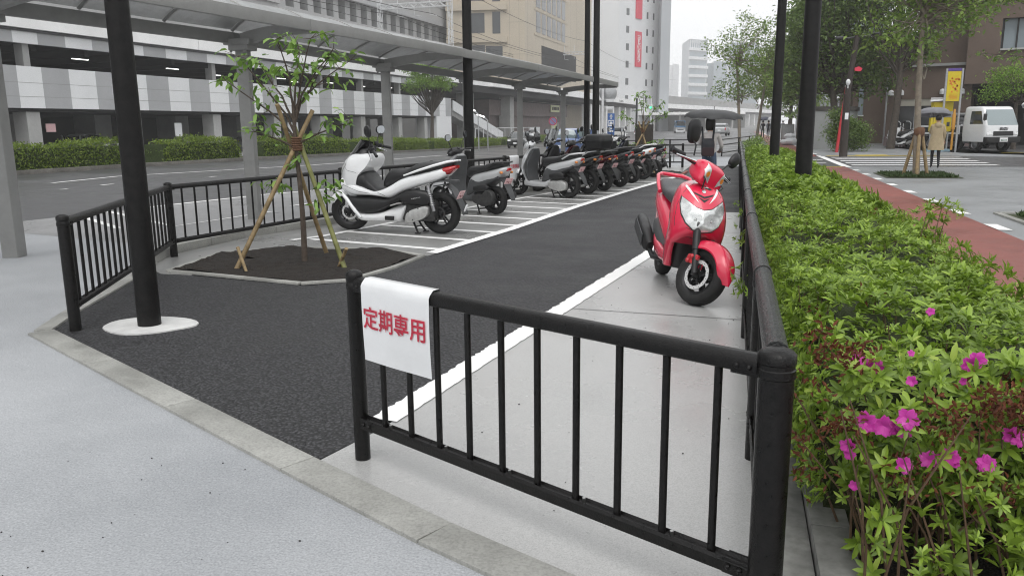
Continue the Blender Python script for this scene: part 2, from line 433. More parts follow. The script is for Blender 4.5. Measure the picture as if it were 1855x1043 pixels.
# pavement in front and left of the bike park, out to the bus bay
S('pavement', [(-60, -8), (6, -8), (6, .2), (1.8, 1.45), (.05, 2.0), (-1.0, 2.47), (-1.80, 2.90), (-4.83, 4.54), (-5.10, 5.08), (-5.68, 6.42), (-6.10, 7.28), (-6.45, 7.95), (-7.2, 8.6), (-11.3, 9.6), (-60, 9.6)], 0.0, G_side)
S('bus_bay', [(-11.4, 9.55), (-7.2, 8.6), (-6.45, 7.9), (-6.4, 9.4), (-5.95, 11.1), (-4.78, 15.9), (-2.95, 24.5), (-2.6, 29), (-3.6, 29), (-7.0, 22.5), (-8.76, 18.97), (-10.08, 15.76), (-10.61, 13.15), (-11.1, 11.0)], 0.002, G_bay)
road_poly = [(-60, 9.6), (-11.4, 9.55), (-11.1, 11.0), (-10.61, 13.15), (-10.08, 15.76), (-8.76, 18.97), (-7.0, 22.5), (-3.6, 29), (-2.9, 36.6), (1.0, 37.2), (1.2, 60), (1.5, 160), (-14, 260), (-60, 330), (-80, 330), (-32, 120), (-21.5, 36), (-24, 22), (-60, 14)]
road = S('road', road_poly, 0.001, G_road, 5.0)
# white road edge lines and lane dashes
for k, pts in enumerate([[(-10.75, 12.6), (-10.08, 15.76), (-8.76, 18.97), (-7.0, 22.5), (-4.2, 28)], [A(95, 332), A(213, 320), A(560, 300), A(700, 290), A(800, 282)]]):
    strip('edge_line', pts, .15, .009, G_white, road, 5.0)
for a, b in [((864, 300), (902, 296)), ((183, 336), (205, 334)), ((110, 344), (122, 343)), ((380, 321), (392, 320)), ((660, 322), (700, 318))]:
    strip('lane_dash', [A(*a), A(*b)], .13, .009, G_white, road)
bays = [[(-10.53, 11.06), (-8.9, 9.95)], [(-10.9, 12.0), (-8.20, 10.3), (-7.9, 12.5)], [(-8.1, 13.5), (-7.4, 17)]]
for p in bays: strip('bay_line', p, .11, .008, G_white, road)
# ---- bicycle and motorcycle park
lot = S('parking_asphalt', [(-4.80, 4.55), (-1.76, 2.93), (-1.62, 3.4), (-.93, 9.0), (-.38, 13.75), (.08, 13.75), (.04, 29), (-1.6, 29), (-1.62, 22.62), (-2.28, 17.8), (-2.71, 14.27), (-3.01, 11.01), (-3.36, 8.45), (-3.47, 6.85), (-3.86, 6.56), (-5.26, 6.80), (-5.62, 6.80), (-5.95, 7.05), (-5.68, 6.45), (-5.10, 5.1)], .004, G_asph)
S('concrete_pad', [(-1.74, 2.93), (-1.0, 2.53), (.27, 1.94), (.27, 13.75), (-.38, 13.75), (-.93, 9.0), (-1.62, 3.4)], .008, G_conc)
S('stall_pad', [(-6.1, 7.3), (-5.95, 7.05), (-5.62, 6.80), (-5.26, 6.80), (-5.3, 7.0), (-5.75, 8.1), (-5.2, 8.62), (-4.0, 8.66), (-3.54, 8.43), (-3.36, 8.45), (-3.01, 11.01), (-2.71, 14.27), (-2.28, 17.8), (-1.62, 22.62), (-1.6, 29), (-2.6, 29), (-2.95, 24.5), (-4.78, 15.9), (-5.9, 11.1), (-6.35, 9.4), (-6.35, 7.9)], .006, G_stall)
ragged('white_line', [(-1.655, 3.50), (-1.3, 6.2), (-.945, 8.95), (-.42, 13.7)], .15, .014, G_white, lot)
ragged('white_line', [(-3.38, 8.62), (-3.06, 11.01), (-2.76, 14.27), (-2.33, 17.8), (-1.67, 22.62)], .15, .014, G_white, lot)
strip('white_line', [(-5.58, 9.27), (-5.36, 9.75), (-5.2, 10.6), (-4.7, 13.4), (-3.9, 17), (-2.9, 21)], .11, .014, G_white, lot)
Y = 8.95; k = 0
while Y < 22.3:
    f = (Y - 8.62)/14
    xr = np.interp(Y, [8.6, 11, 14.3, 17.8, 22.6], [-3.40, -3.08, -2.78, -2.35, -1.69]); xl = np.interp(Y, [8.6, 10.6, 13.4, 17, 21, 23], [-5.50, -5.26, -4.75, -3.95, -2.95, -2.5])
    w = xr - xl
    strip('stall_line', [(xl + .06, Y + .235*w), (xr - .03, Y - .02)], .12, .010, G_white, lot)
    Y += .80 + .1*f; k += 1
for a_, b_ in (((-1.23, 6.17), (.17, 6.08)), ((-1.0, 11.2), (.17, 11.1))): strip('concrete_joint', [a_, b_], .010, .0115, mat('joint_dark', (.06, .06, .06), .8), lot)
def grit(n, f, name='gravel'):
    m = MB()
    for _ in range(n):
        x, y, z = f(); s = random.uniform(.0012, .0042); m.sph((x, y, z + s*.4), (s*random.uniform(.8, 1.6), s, s*.7), 5, 3)
    return tag(m.build(name, mat('dark_grit', (.04, .038, .035), .9), None, smooth=False), 'scattered dark grit lying on the pale paving and concrete', 'grit', kind='stuff')
grit(150, lambda: (random.uniform(-4.5, -.6), random.uniform(1.2, 2.9), .001) if random.random() < .7 else (random.uniform(-1.2, .1), random.uniform(2.7, 8), .009))
# asphalt strip, street side and concrete edges
kb = MB()
def kerbrun(m, pts, w, z0, z1, seg=.6, gap=.006):
    for a, b in zip(pts, pts[1:]):
        a, b = Vector((*a, 0)), Vector((*b, 0)); L = (b-a).length; n = max(1, round(L/seg)); d = (b-a)/n
        for i in range(n):
            m.beam(a + d*i + d.normalized()*gap/2 + Vector((0, 0, (z0+z1)/2)), a + d*(i+1) - d.normalized()*gap/2 + Vector((0, 0, (z0+z1)/2)), w, z1-z0, .004)
kerbrun(kb, [(-4.86, 4.56), (-1.80, 2.92), (-1.0, 2.5), (.05, 2.02), (1.8, 1.5)], .17, -.1, .016, 1.2, .003)
kerbrun(kb, [(-4.86, 4.58), (-5.12, 5.08), (-5.70, 6.42), (-6.12, 7.28)], .12, -.1, .020)
tag(kb.build('kerb', G_kerb, None, ang=30), kind='structure')
k2 = MB(); kerbrun(k2, [(-6.20, 7.32), (-6.48, 8.0), (-6.44, 9.4), (-6.0, 11.1), (-5.45, 13.3), (-4.85, 15.9), (-4.2, 18.6), (-3.6, 21.4), (-3.0, 24.5)], .16, -.1, .10)
tag(k2.build('raised_kerb', G_kerb, None, ang=30), kind='structure')
kp = MB(); kerbrun(kp, [(-5.62, 6.92), (-5.28, 6.88), (-3.92, 6.62), (-3.55, 6.86), (-3.42, 7.6), (-3.40, 8.40), (-4.0, 8.74), (-5.24, 8.68), (-5.84, 8.1), (-5.62, 6.92)], .07, -.1, .026, .9)
tag(kp.build('planter_edging', G_kerb, None, ang=30), kind='structure')
def soil(name, poly, z, amp):
    bm = bmesh.new(); vs = [bm.verts.new((p[0], p[1], z)) for p in poly]; bm.faces.new(vs); bmesh.ops.triangulate(bm, faces=bm.faces[:])
    for _ in range(5):
        es = [e for e in bm.edges if e.calc_length() > .09]
        if es: bmesh.ops.subdivide_edges(bm, edges=es, cuts=1); bmesh.ops.triangulate(bm, faces=bm.faces[:])
    for v in bm.verts: v.co.z += random.uniform(-amp, amp)*.5 + amp*math.sin(v.co.x*5)*math.cos(v.co.y*4)
    me = bpy.data.meshes.new(name); bm.to_mesh(me); bm.free(); me.materials.append(G_soil)
    return tag(link(bpy.data.objects.new(name, me)), kind='structure')
soil('planting_soil', [(-5.6, 6.95), (-5.28, 6.91), (-3.93, 6.66), (-3.58, 6.88), (-3.45, 7.6), (-3.43, 8.37), (-4.0, 8.70), (-5.22, 8.65), (-5.80, 8.08)], .026, .016)
soil('planting_soil', [(-3.3, 23.2), (-1.6, 22.95), (-1.55, 25.2), (-3.2, 26.2)], .03, .02)
kr = MB(); kerbrun(kr, [(-3.3, 23.1), (-1.55, 22.85), (-1.48, 25.2)], .09, -.1, .05)
tag(kr.build('brick_edging', mat('brick_red_edging', (.24, .08, .06), .7, var=.3, vscale=12), None), kind='structure')
# pole footing discs of white mortar are in the pole builder
# ---- hedge bed on the right, cycle path, grey path
kh = MB(); kerbrun(kh, [(.24, 2.0), (.235, 29)], .12, -.1, .012, 2.0); kerbrun(kh, [(.37, 1.9), (.36, 29)], .13, -.1, .06, .9)
tag(kh.build('bed_kerb', ground_mat('weathered_kerb', (.14, .14, .135), (.34, .34, .32), .6, 3, 25, .3), None), kind='structure')
kh2 = MB(); kerbrun(kh2, [(1.66, 1.2), (1.66, 28.6)], .12, -.1, .03, .9); tag(kh2.build('bed_kerb', G_kerb, None), kind='structure')
soil('hedge_bed_soil', [(.43, 1.9), (1.6, 1.6), (1.6, 28.6), (.43, 28.6)], .0, .015)
path = S('cycle_path', [(1.72, -4), (3.42, -4), (3.42, 28.9), (1.72, 28.9)], .003, G_red)
S('cycle_path', [(1.3, 37.4), (3.3, 37.4), (3.6, 62), (3.4, 150), (2.4, 150), (2.0, 62)], .003, G_red)
y = 6.0
while y < 28.5:
    strip('path_dash', [(3.50, y), (3.49, y + .68)], .17, .010, G_white, path); y += 2.03
strip('path_dash', [(3.46, 28.9), (3.42, 37.3)], .26, .010, G_white, path)
y = 37.8
while y < 44: strip('path_dash', [(3.42, y), (3.42, y + .8)], .18, .010, G_white, path); y += 2.0
strip('path_dash', [(3.42, 46), (3.55, 62), (3.2, 120)], .18, .010, G_white, path)
S('footpath', [(3.40, -4), (14, -4), (24, 12), (24, 30.2), (9.3, 29.1), (3.40, 28.9)], .0, G_grey)
S('footpath', [(3.40, 37.4), (8.4, 38.3), (9.6, 37.6), (13, 36.2), (13, 37.4), (10.0, 41.5), (8.8, 46), (8.2, 52), (10, 58), (4, 150), (3.40, 150)], .0, G_grey)
S('footpath', [(-2.9, 29), (.05, 29), (1.0, 29), (1.66, 28.9), (1.3, 37.2), (-2.9, 36.6)], .0, G_side)
side = S('side_street', [(1.66, 28.85), (9.3, 29.1), (24, 30.2), (60, 32), (60, 60), (8.2, 52.6), (8.8, 46), (10.0, 41.5), (13, 37.4), (13, 36.2), (9.6, 37.6), (8.4, 38.3), (3.4, 37.4), (1.3, 37.3)], -.004, G_dark)
for i in range(5):
    yy = 29.9 + i*1.6
    strip('crossing_stripe', [(3.75, yy), (8.3 + .1*i, yy + .25)], .48, .006, G_white, side)
for yy, a, b in ((30.2, 1.8, 2.6), (31.6, 1.8, 3.1), (34.0, 1.7, 3.2), (36.0, 1.6, 2.9)): strip('crossing_stripe', [(a, yy), (b, yy)], .3, .006, G_white, side)
strip('warning_paving', [(3.7, 37.75), (8.2, 38.4)], .35, .012, G_yellow, side); strip('warning_paving', [(5.0, 38.5), (6.3, 38.65)], .8, .014, G_yellow, side)
strip('warning_paving', [(1.9, 28.6), (3.3, 28.6)], .2, .012, G_yellow, side)
strip('yellow_line', [(11.5, 41.5), (20, 44.5)], .12, .006, G_yellow, side)
# grass beds under the right hand trees
G_moss = ground_mat('groundcover_soil', (.03, .04, .015), (.06, .07, .03), .9, 4, 30, .8)
S('tree_bed', [(3.75, 23.0), (5.6, 23.0), (5.7, 25.2), (3.75, 25.3)], .012, G_moss)
S('tree_bed', [(4.05, 12.2), (6.5, 12.2), (6.5, 14.2), (4.05, 14.2)], .012, G_moss)
kb3 = MB(); kerbrun(kb3, [(3.98, 12.1), (3.98, 14.3), (6.5, 14.3)], .1, -.05, .03); tag(kb3.build('bed_kerb', G_kerb, None), kind='structure')
def cover(poly_x, poly_y, n):
    P = np.stack([RNG.uniform(*poly_x, n), RNG.uniform(*poly_y, n), np.full(n, .012)], 1)
    D = unit(n)*np.array([1, 1, .3]) + np.array([0, 0, .8])
    o = leaves('ground_cover', P, D, unit(n), RNG.uniform(.06, .13, n), .02, leafmat('cover_leaf', (.03, .06, .012), (.07, .12, .03)), kind='stuff')
    return tag(o, 'low dark ground cover growing in a tree bed by the grey path', 'ground cover', kind='stuff')
cover((3.85, 5.5), (23.1, 25.1), 2600); cover((4.15, 6.4), (12.3, 14.1), 3200)
# ------------------------------------------------------------------ metal
m_iron = mat('dark_brown_paint', (.0055, .005, .0048), .34, spec=.35, var=.9, vscale=38, detail=10, bump=.2, bscale=160, rvar=.10)
m_pole = mat('black_pole_paint', (.006, .0056, .0053), .45, spec=.3, var=1.2, vscale=14, detail=12, bump=.15, bscale=60, rvar=.1)
m_bolt = mat('steel_bolt', (.45, .45, .44), .3, metal=1.0)
m_canopy = mat('grey_canopy_paint', (.25, .25, .243), .45, var=.12, vscale=5, rvar=.1)
m_galv = mat('galvanised_steel', (.42, .43, .44), .4, metal=.6, var=.2, vscale=14)
m_whitemetal = mat('white_painted_steel', (.66, .67, .68), .45, var=.12, vscale=4)
# ------------------------------------------------------------------ guard fences
def post_mesh(p, r, h):
    m = MB(); x, y, z = p
    m.lathe([(r, -.05), (r, h - .075), (r*1.07, h - .072), (r*1.07, h - .05), (r, h - .047), (r, h - .035), (r*1.07, h - .032), (r*1.07, h - .010), (r*.9, h), (r*.45, h + .008), (0.002, h + .009)], (x, y, z), n=20)
    return m
def lug(m, a, d, r):
    """clamp bracket of two plates and bolts joining a rail end to a post"""
    n = Vector((-d.y, d.x, 0))
    for s in (-1, 1):
        m.beam(a + d*(r*.6) + n*s*.022, a + d*(r + .075) + n*s*.022, .005, .05, .002)
        for q in (r + .018, r + .055): m.sph(a + d*q + n*s*.028, (.009, .009, .009), 8, 5)
def fence(label, posts, radii, spacing, h=.85, lugs=True, group=None, skip=()):
    base = Vector((*posts[0], 0)); root = thing('guard_fence', label, 'fence', base)
    L = lambda p, z=0: Vector((p[0] - base.x, p[1] - base.y, z))
    for p, r in zip(posts, radii):
        if r > 0: post_mesh(L(p), r, h).build('post', m_iron, root)
    for i, (a, b) in enumerate(zip(posts, posts[1:])):
        if i in skip: continue
        ra, rb = radii[i], radii[i+1]; pa, pb = L(a), L(b); d = (pb - pa).normalized(); n = Vector((-d.y, d.x, 0))
        t = MB(); za = h - .045
        prof = [(.029, -.022), (.030, .0), (.026, .016), (.012, .026), (-.012, .026), (-.026, .016), (-.030, 0), (-.029, -.022), (-.022, -.028), (.022, -.028)]
        A0 = pa + d*(ra*.9); B0 = pb - d*(rb*.9)
        N_ = 2
        t.loft([[q + n*u + Vector((0, 0, za + w)) for u, w in prof] for q in (A0, B0)])
        if lugs: lug(t, pa + Vector((0, 0, za - .01)), d, ra); lug(t, pb + Vector((0, 0, za - .01)), -d, rb)
        t.build('top_rail', m_iron, root, ang=50)
        bt = MB(); zb = .185
        pr = [(.024, -.022), (.026, .012), (.019, .022), (.012, .012), (-.012, .012), (-.019, .022), (-.026, .012), (-.024, -.022)]
        bt.loft([[q + n*u + Vector((0, 0, zb + w)) for u, w in pr] for q in (A0, B0)])
        if lugs: lug(bt, pa + Vector((0, 0, zb)), d, ra); lug(bt, pb + Vector((0, 0, zb)), -d, rb)
        br = bt.build('bottom_rail', m_iron, root, ang=30)
        Ln = (pb - pa).length; k = max(1, round(Ln/spacing) - 1); st = Ln/(k+1)
        bolts = MB()
        for j in range(k):
            q = pa + d*st*(j+1)
            bl = MB(); bl.tube([q + Vector((0, 0, zb + .008)), q + Vector((0, 0, za - .02))], .0125, 10)
            bl.build('baluster', m_iron, root)
            if lugs and j % 2 == 0: MB().tube([q + d*.035 + Vector((0, 0, zb + .012)), q + d*.035 + Vector((0, 0, zb + .030))], .006, 8).build('bolt', m_bolt, br)
    return root
near = fence('black barred fence panel across the front of the bike park carrying the white paper notice', [(-1.55, 3.05), (.125, 2.20)], [.034, .048], .168)
left = fence('short black barred fence panel beside the thick black lamp post at the left', [(-4.66, 4.68), (-6.23, 7.79)], [.042, .042], .165)
LF = [(-6.23, 7.79), (-5.75, 11.06), (-5.20, 13.4), (-4.58, 15.9), (-3.95, 18.6), (-3.4, 21.4), (-2.85, 24.2)]
longf = fence('long black barred fence behind the row of parked scooters, running along the bus bay', LF, [0, .042, .042, .042, .042, .042, .042], .2)
RF = [(.125, 2.20), (.12, 3.47), (.105, 5.57)] + [(.10 - .004*i, 7.6 + 2.03*i) for i in range(11)]
rightf = fence('long black fence with a round top rail between the red scooter and the azalea hedge', RF, [0] + [.036]*13, .19)
# round pipe laid over the right fence with collars
rp = MB(); hh = .835
b0 = Vector((.125, 2.20, 0))
pts = [Vector((*p, 0)) - b0 for p in RF]
for a, b in zip(pts, pts[1:]):
    d = (b-a).normalized(); rp.tube([a + d*.03 + Vector((0, 0, hh)), b - d*.012 + Vector((0, 0, hh))], .033, 16)
    rp.tube([b - d*.03 + Vector((0, 0, hh)), b + d*.03 + Vector((0, 0, hh))], .0375, 16)
m_wet = mat('wet_rail_paint', (.022, .024, .024), .30, var=.3, vscale=60, bump=.5, bscale=220, rvar=.08)
rp.build('round_top_rail', m_wet, rightf)
# far fences
farf = fence('small black barred gate-like fence at the far end of the parked row', [(-4.1, 27.6), (-2.95, 27.75), (-1.80, 27.9)], [.035, .035, .04], .26, .80, lugs=False)
cb = MB(); 
for x in (-2.45, -2.2): cb.beam((x + 4.1, .12, -.1), (x + 4.1, .12, .42), .07, .07, .008)
cb.build('short_post', m_iron, farf)
def pipe_rail(label, posts, hs):
    base = Vector((*posts[0], zg(*posts[0]))); root = thing('guard_rail', label, 'guard rail', base)
    for p in posts:
        m = MB(); m.tube([Vector((*p, -.1 + zg(*p))) - base, Vector((*p, hs[0] + .03 + zg(*p))) - base], .035, 10); m.build('post', m_iron, root)
    for h_ in hs:
        m = MB(); m.tube([Vector((*p, h_ + zg(*p))) - base for p in posts], .022, 8); m.build('rail', m_iron, root)
    return root
pipe_rail('black three-pipe guard rail at the street corner behind the person with the umbrella', [(-6.9, 37.2), (-4.9, 37.4), (-3.0, 37.5), (-1.0, 37.6)], [.74, .50, .14])
pipe_rail('black pipe guard rail section ending in front of the thin trees past the hedge', [(-.72, 37.7), (.0, 42.0), (.55, 46.0), (1.2, 50.0)], [.74, .50, .14])

# ------------------------------------------------------------------ paper notices
m_paper = mat('laminated_paper', (.72, .73, .74), .32, var=.05, vscale=5, bump=.3, bscale=7, coat=.3)
m_redink = mat('red_ink', (.70, .07, .12), .5, var=.2, vscale=30)
def notice(label, o, x, w, h, txt, size, tilt=0.0, n=None):
    x = Vector(x).normalized(); z = Vector((0, 0, 1)); nn = x.cross(z)        # facing direction
    root = thing('paper_notice', label, 'notice', o)
    m = MB(); nu, nv = 14, 12; vs = []
    for j in range(nv+1):
        for i in range(nu+1):
            u, v = i/nu - .5, j/nv
            bulge = .008*math.sin(v*3.1)*(1 + .5*math.sin(u*5)) + .004*math.sin(u*7 + v*2)
            p = x*(u*w) - z*(v*h) + nn*(.036 - .004*v + bulge*.5) - z*(tilt*(u+.5)*.0)
            vs.append(p)
    fs = [(j*(nu+1)+i, j*(nu+1)+i+1, (j+1)*(nu+1)+i+1, (j+1)*(nu+1)+i) for j in range(nv) for i in range(nu)]
    # the top edge is folded over the rail
    k = len(vs)
    for j, (dz, dn) in enumerate([(.012, .030), (.030, .012), (.032, -.02), (.0, -.037), (-.03, -.037)]):
        for i in range(nu+1): vs.append(x*((i/nu-.5)*w) + z*dz + nn*dn)
    rows = [0] + [k + j*(nu+1) for j in range(5)]
    for j in range(5):
        for i in range(nu):
            a = rows[j] + i; b = rows[j+1] + i
            fs.append((a, a+1, b+1, b))
    m.add(vs, fs)
    sh = m.build('sheet', m_paper, root, ang=80)
    if txt:
        t = text_mb(txt, size, size*.015, .0002)
        bv = BVHTree.FromPolygons([Vector(p) for p in m.v], m.f)
        t.xf(frame_m(-z*(h*.43), x, z))
        out = []
        for p in t.v:
            hit = bv.ray_cast(Vector(p) + nn*.5, -nn)
            out.append((hit[0] + nn*.0045) if hit[0] is not None else Vector(p) + nn*.05)
        t.v = [tuple(p) for p in out]
        t.build('lettering', m_redink, sh, smooth=False)
    return root
d_ = (Vector((.125, 2.20, 0)) - Vector((-1.55, 3.05, 0))).normalized()
pc = Vector((-1.55, 3.05, .806)) + d_*.302
notice('white laminated paper notice with red Japanese lettering hung over the front fence rail', pc, d_, .42, .318, '定期専用', .100)
d2 = (Vector((-4.58, 15.9, 0)) - Vector((-5.20, 13.4, 0))).normalized()
notice('small white paper notice with red lettering on the long fence behind the silver scooters', Vector((-4.50, 16.25, .81)), (.62, 2.6, 0), .40, .46, '定期専用', .095)

# ------------------------------------------------------------------ poles
def pole(name, label, cat, p, r0, r1, h, lean=(0, 0), footing=False, group=None, z0=-.1):
    root = thing(name, label, cat, (p[0], p[1], zg(*p[:2])), group=group)
    m = MB(); m.lathe([(r0, z0), (r0, .6), (lerp(r0, r1, .5), h*.5), (r1, h), (r1*.9, h+.03)], n=28)
    m.v = [(x + lean[0]*z, y + lean[1]*z, z) for x, y, z in m.v]
    m.build('shaft', m_pole, root)
    return root
lp = pole('lamp_post', 'thick black lamp post standing on a white painted footing inside the left fence', 'lamp post', (-4.21, 4.92),   .083, .068, 9.0)
ft = MB(); n_ = 26; ring = []
ring = [(.33*math.cos(t)*(1 + .10*math.sin(2*t + .4) + .05*math.sin(5*t)), .27*math.sin(t)*(1 + .07*math.sin(3*t)), 0) for t in [2*math.pi*j/n_ for j in range(n_)]]
ft.prism([(a, b, -.02) for a, b, c in ring], .034)
ft.build('footing', mat('white_mortar', (.62, .62, .61), .5, var=.2, vscale=5, bump=.2, bscale=30), lp, ang=30)
stk = MB(); stk.box((0, 0, 0), (.02, .002, .085)); s_ = stk.build('sticker', mat('white_sticker', (.7, .7, .72), .5), lp, smooth=False)
s_.location = (-.066, -.053, 1.72); s_.rotation_euler = (0, 0, R(-52))
pole('lamp_post', 'black lamp post rising from the far side of the fence behind the second scooter', 'lamp post', (-5.95, 17.75), .115, .09, 9.0)
pole('lamp_post', 'slim black pole, left one of a close pair behind the top-box scooter', 'lamp post', (-5.28, 29.0), .11, .075, 10.0)
pole('lamp_post', 'black pole, right one of a close pair behind the top-box scooter', 'lamp post', (-4.85, 28.4), .125, .09, 10.0)
pole('lamp_post', 'thick black pole nearest the cycle path rising out of the azalea hedge', 'lamp post', (.90, 12.2), .115, .092, 10.5)
pole('lamp_post', 'black pole farther along the azalea hedge', 'lamp post', (.83, 20.5), .115, .08, 10.5)
# ------------------------------------------------------------------ bus stop canopy
PIL = [(-8.14, 7.42), (-7.57, 11.5), (-7.58, 16.9), (-7.40, 21.9), (-7.16, 26.8), (-6.86, 32.4)]
cn = thing('bus_stop_canopy', 'long grey steel bus stop canopy with arched translucent roof panels', 'canopy', (-8.14, 7.42, 0))
cb_ = Vector((-8.14, 7.42, 0)); CZ = 2.86
def nearX(y): return np.interp(y, [-4, 7, 12, 17, 23, 32.6], [-8.2, -6.92, -6.33, -5.77, -5.27, -4.68])
def farX(y): return np.interp(y, [-4, 7.4, 11.5, 16.9, 21.9, 26.8, 32.6], [-9.3, -8.28, -7.75, -7.76, -7.58, -7.34, -7.0])
for i, (x, y) in enumerate(PIL):
    q = Vector((x, y, zg(x, y))) - cb_
    m = MB(); m.beam(q + Vector((0, 0, -.1)), Vector((q.x, q.y, CZ - .12)), .19, .19, .018, up=(.96, .25, 0)); pl = m.build('pillar', m_canopy, cn, ang=30)
    c2 = MB(); c2.box((q.x, q.y, CZ - .17), (.34, .28, .10), .012); c2.box((q.x - .02, q.y, CZ - .09), (.46, .30, .09), .012)
    for sx in (-.12, .12): c2.sph((q.x + sx, q.y - .14, CZ - .235), .022, 8, 5)
    c2.build('capital', m_canopy, cn, ang=30)
    a = MB(); nx = nearX(y) - cb_.x
    ar = []
    for k in range(9):
        t = k/8; xx = lerp(q.x, nx - .02, t); zz = CZ - .06 + .12*t + .05*math.sin(t*math.pi); hh2 = lerp(.10, .065, t)
        ar.append([(xx, q.y - .05, zz - hh2), (xx, q.y + .05, zz - hh2), (xx, q.y + .05, zz + hh2), (xx, q.y - .05, zz + hh2)])
    a.loft(ar); a.build('arm', m_canopy, cn, ang=30)
ys = [-3.5, 0, 3.5, 7.4, 11.5, 16.9, 21.9, 26.8, 32.45]
for nm, fx, zz, w, h_ in (('front_beam', nearX, CZ + .12, .07, .17), ('rear_beam', farX, CZ - .02, .09, .17)):
    for a, b in zip(ys, ys[1:]):
        m = MB(); m.beam(Vector((fx(a), a + .002, zz)) - cb_, Vector((fx(b), b - .002, zz)) - cb_, w, h_, .006); m.build(nm, m_canopy, cn, ang=30)
m_roof = mat('translucent_roof_panel', (.46, .475, .475), .45, var=.25, vscale=3, trans=.5, bump=.1, bscale=5)
nb = 0
yy = -3.5; step = 1.36
while yy < 32.2:
    y2 = min(yy + step, 32.4); m = MB(); rows = []
    for y_ in (yy + .012, (yy + y2)/2, y2 - .012):
        r_ = []
        for k in range(11):
            t = k/10; r_.append(Vector((lerp(farX(y_) + .03, nearX(y_) - .02, t), y_, CZ + .10 + .08*t + .26*math.sin(math.pi*t)**.9)) - cb_)
        rows.append(r_)
    top = [[p + Vector((0, 0, .012)) for p in r_] for r_ in rows]
    for a, b, c_, d__ in ((0, 1, None, None), (1, 2, None, None)):
        ring = [rows[a], rows[b], top[b], top[a]]
    vs = [p for r_ in rows for p in r_]
    m.add(vs, [(i*11+j, i*11+j+1, (i+1)*11+j+1, (i+1)*11+j) for i in range(2) for j in range(10)])
    m.build('roof_panel', m_roof, cn)
    rb = MB(); rb.tube([p + Vector((0, 0, -.012)) for p in rows[0]], .028, 6); rb.build('roof_rib', m_canopy, cn)
    yy = y2
# ------------------------------------------------------------------ young trees with bamboo props
m_bark = mat('young_bark', (.085, .065, .05), .8, var=.35, vscale=30, bump=.6, bscale=50)
m_bamboo = mat('old_bamboo', (.27, .195, .10), .55, var=.35, vscale=14, bump=.15, bscale=30)
m_bamboog = mat('green_bamboo', (.17, .175, .055), .5, var=.3, vscale=14, bump=.15, bscale=30)
m_hemp = mat('hemp_rope', (.16, .085, .05), .9, var=.3, vscale=60, bump=.8, bscale=120)
LF_young = leafmat('young_leaf', (.11, .22, .035), (.24, .40, .075), (.33, .47, .12), .4)
def bamboo(m, a, b, r):
    a, b = Vector(a), Vector(b); L = (b-a).length; n = max(3, int(L/.24)); P = []; Rr = []
    for i in range(n):
        for t, k in ((0, 1.0), (.03, 1.13), (.07, 1.0)):
            P.append(a.lerp(b, (i+t)/n)); Rr.append(r*k*(1 - .12*i/n))
    P.append(b); Rr.append(r*.88); m.tube(P, Rr, 10)
def young_tree(label, base, h, props, limbs, nl, sprouts=()):
    root = thing('young_tree', label, 'tree', base)
    m = MB(); P = [Vector((.012*math.sin(z*3), .012*math.cos(z*2.2), z)) for z in np.linspace(-.05, h*.72, 10)]
    m.tube(P, [lerp(.034, .016, i/9) for i in range(10)], 10); tips = []
    top = P[-1]
    for z0, az, ln, rise in limbs:
        a = Vector((0, 0, z0)); d = Vector((math.cos(az), math.sin(az), 0)); pts = []
        for k in range(6):
            t = k/5; pts.append(a + d*ln*t + Vector((0, 0, rise*(t**.8))) + Vector((random.uniform(-.015, .015), random.uniform(-.015, .015), 0)))
        m.tube(pts, [lerp(.013, .004, k/5) for k in range(6)], 6)
        for k in (2, 3, 4, 5, 5):
            for _ in range(2):
                q = pts[k] + Vector((random.gauss(0, .07), random.gauss(0, .07), random.gauss(.03, .05))); m.tube([pts[k], q], [.004, .002], 5); tips.append(q)
    m.build('trunk', m_bark, root)
    for s in sprouts: tips += [Vector(s) + Vector((random.gauss(0, .05), random.gauss(0, .05), random.gauss(0, .04))) for _ in range(4)]
    LP = []; LD = []
    for q in tips:
        for _ in range(nl):
            az = random.uniform(0, 6.283); e = random.uniform(-.9, .25)
            LP.append(q + Vector((random.gauss(0, .025), random.gauss(0, .025), random.gauss(0, .02)))); LD.append((math.cos(az)*math.cos(e), math.sin(az)*math.cos(e), math.sin(e)))
    n = len(LP)
    leaves7('crown', LP, LD, np.tile([0, 0, 1.0], (n, 1)) + RNG.normal(size=(n, 3))*.3, RNG.uniform(.08, .145, n), RNG.uniform(.034, .058, n), LF_young, root, .2, .12)
    for lab, a, b, ma, r in props:
        bm_ = MB(); bamboo(bm_, a, b, r); bm_.build('prop', ma, root)
    hb = MB()
    for z in np.linspace(.0, .12, 6): hb.lathe([(.050, z), (.062, z+.012), (.050, z+.024)], (0, 0, 1.18), n=14)
    hb.build('rope_binding', m_hemp, root)
    return root
TB = Vector((-4.50, 7.70, .03))
def lt(px, py, y=0.0):
    """local point of the young tree: pixel at the depth of the tree"""
    b = at(548, 478); d = ray(px, py); t = (b.y + y)/d.y; p = Vector((d.x*t, d.y*t, EYE + d.z*t)); return p - TB
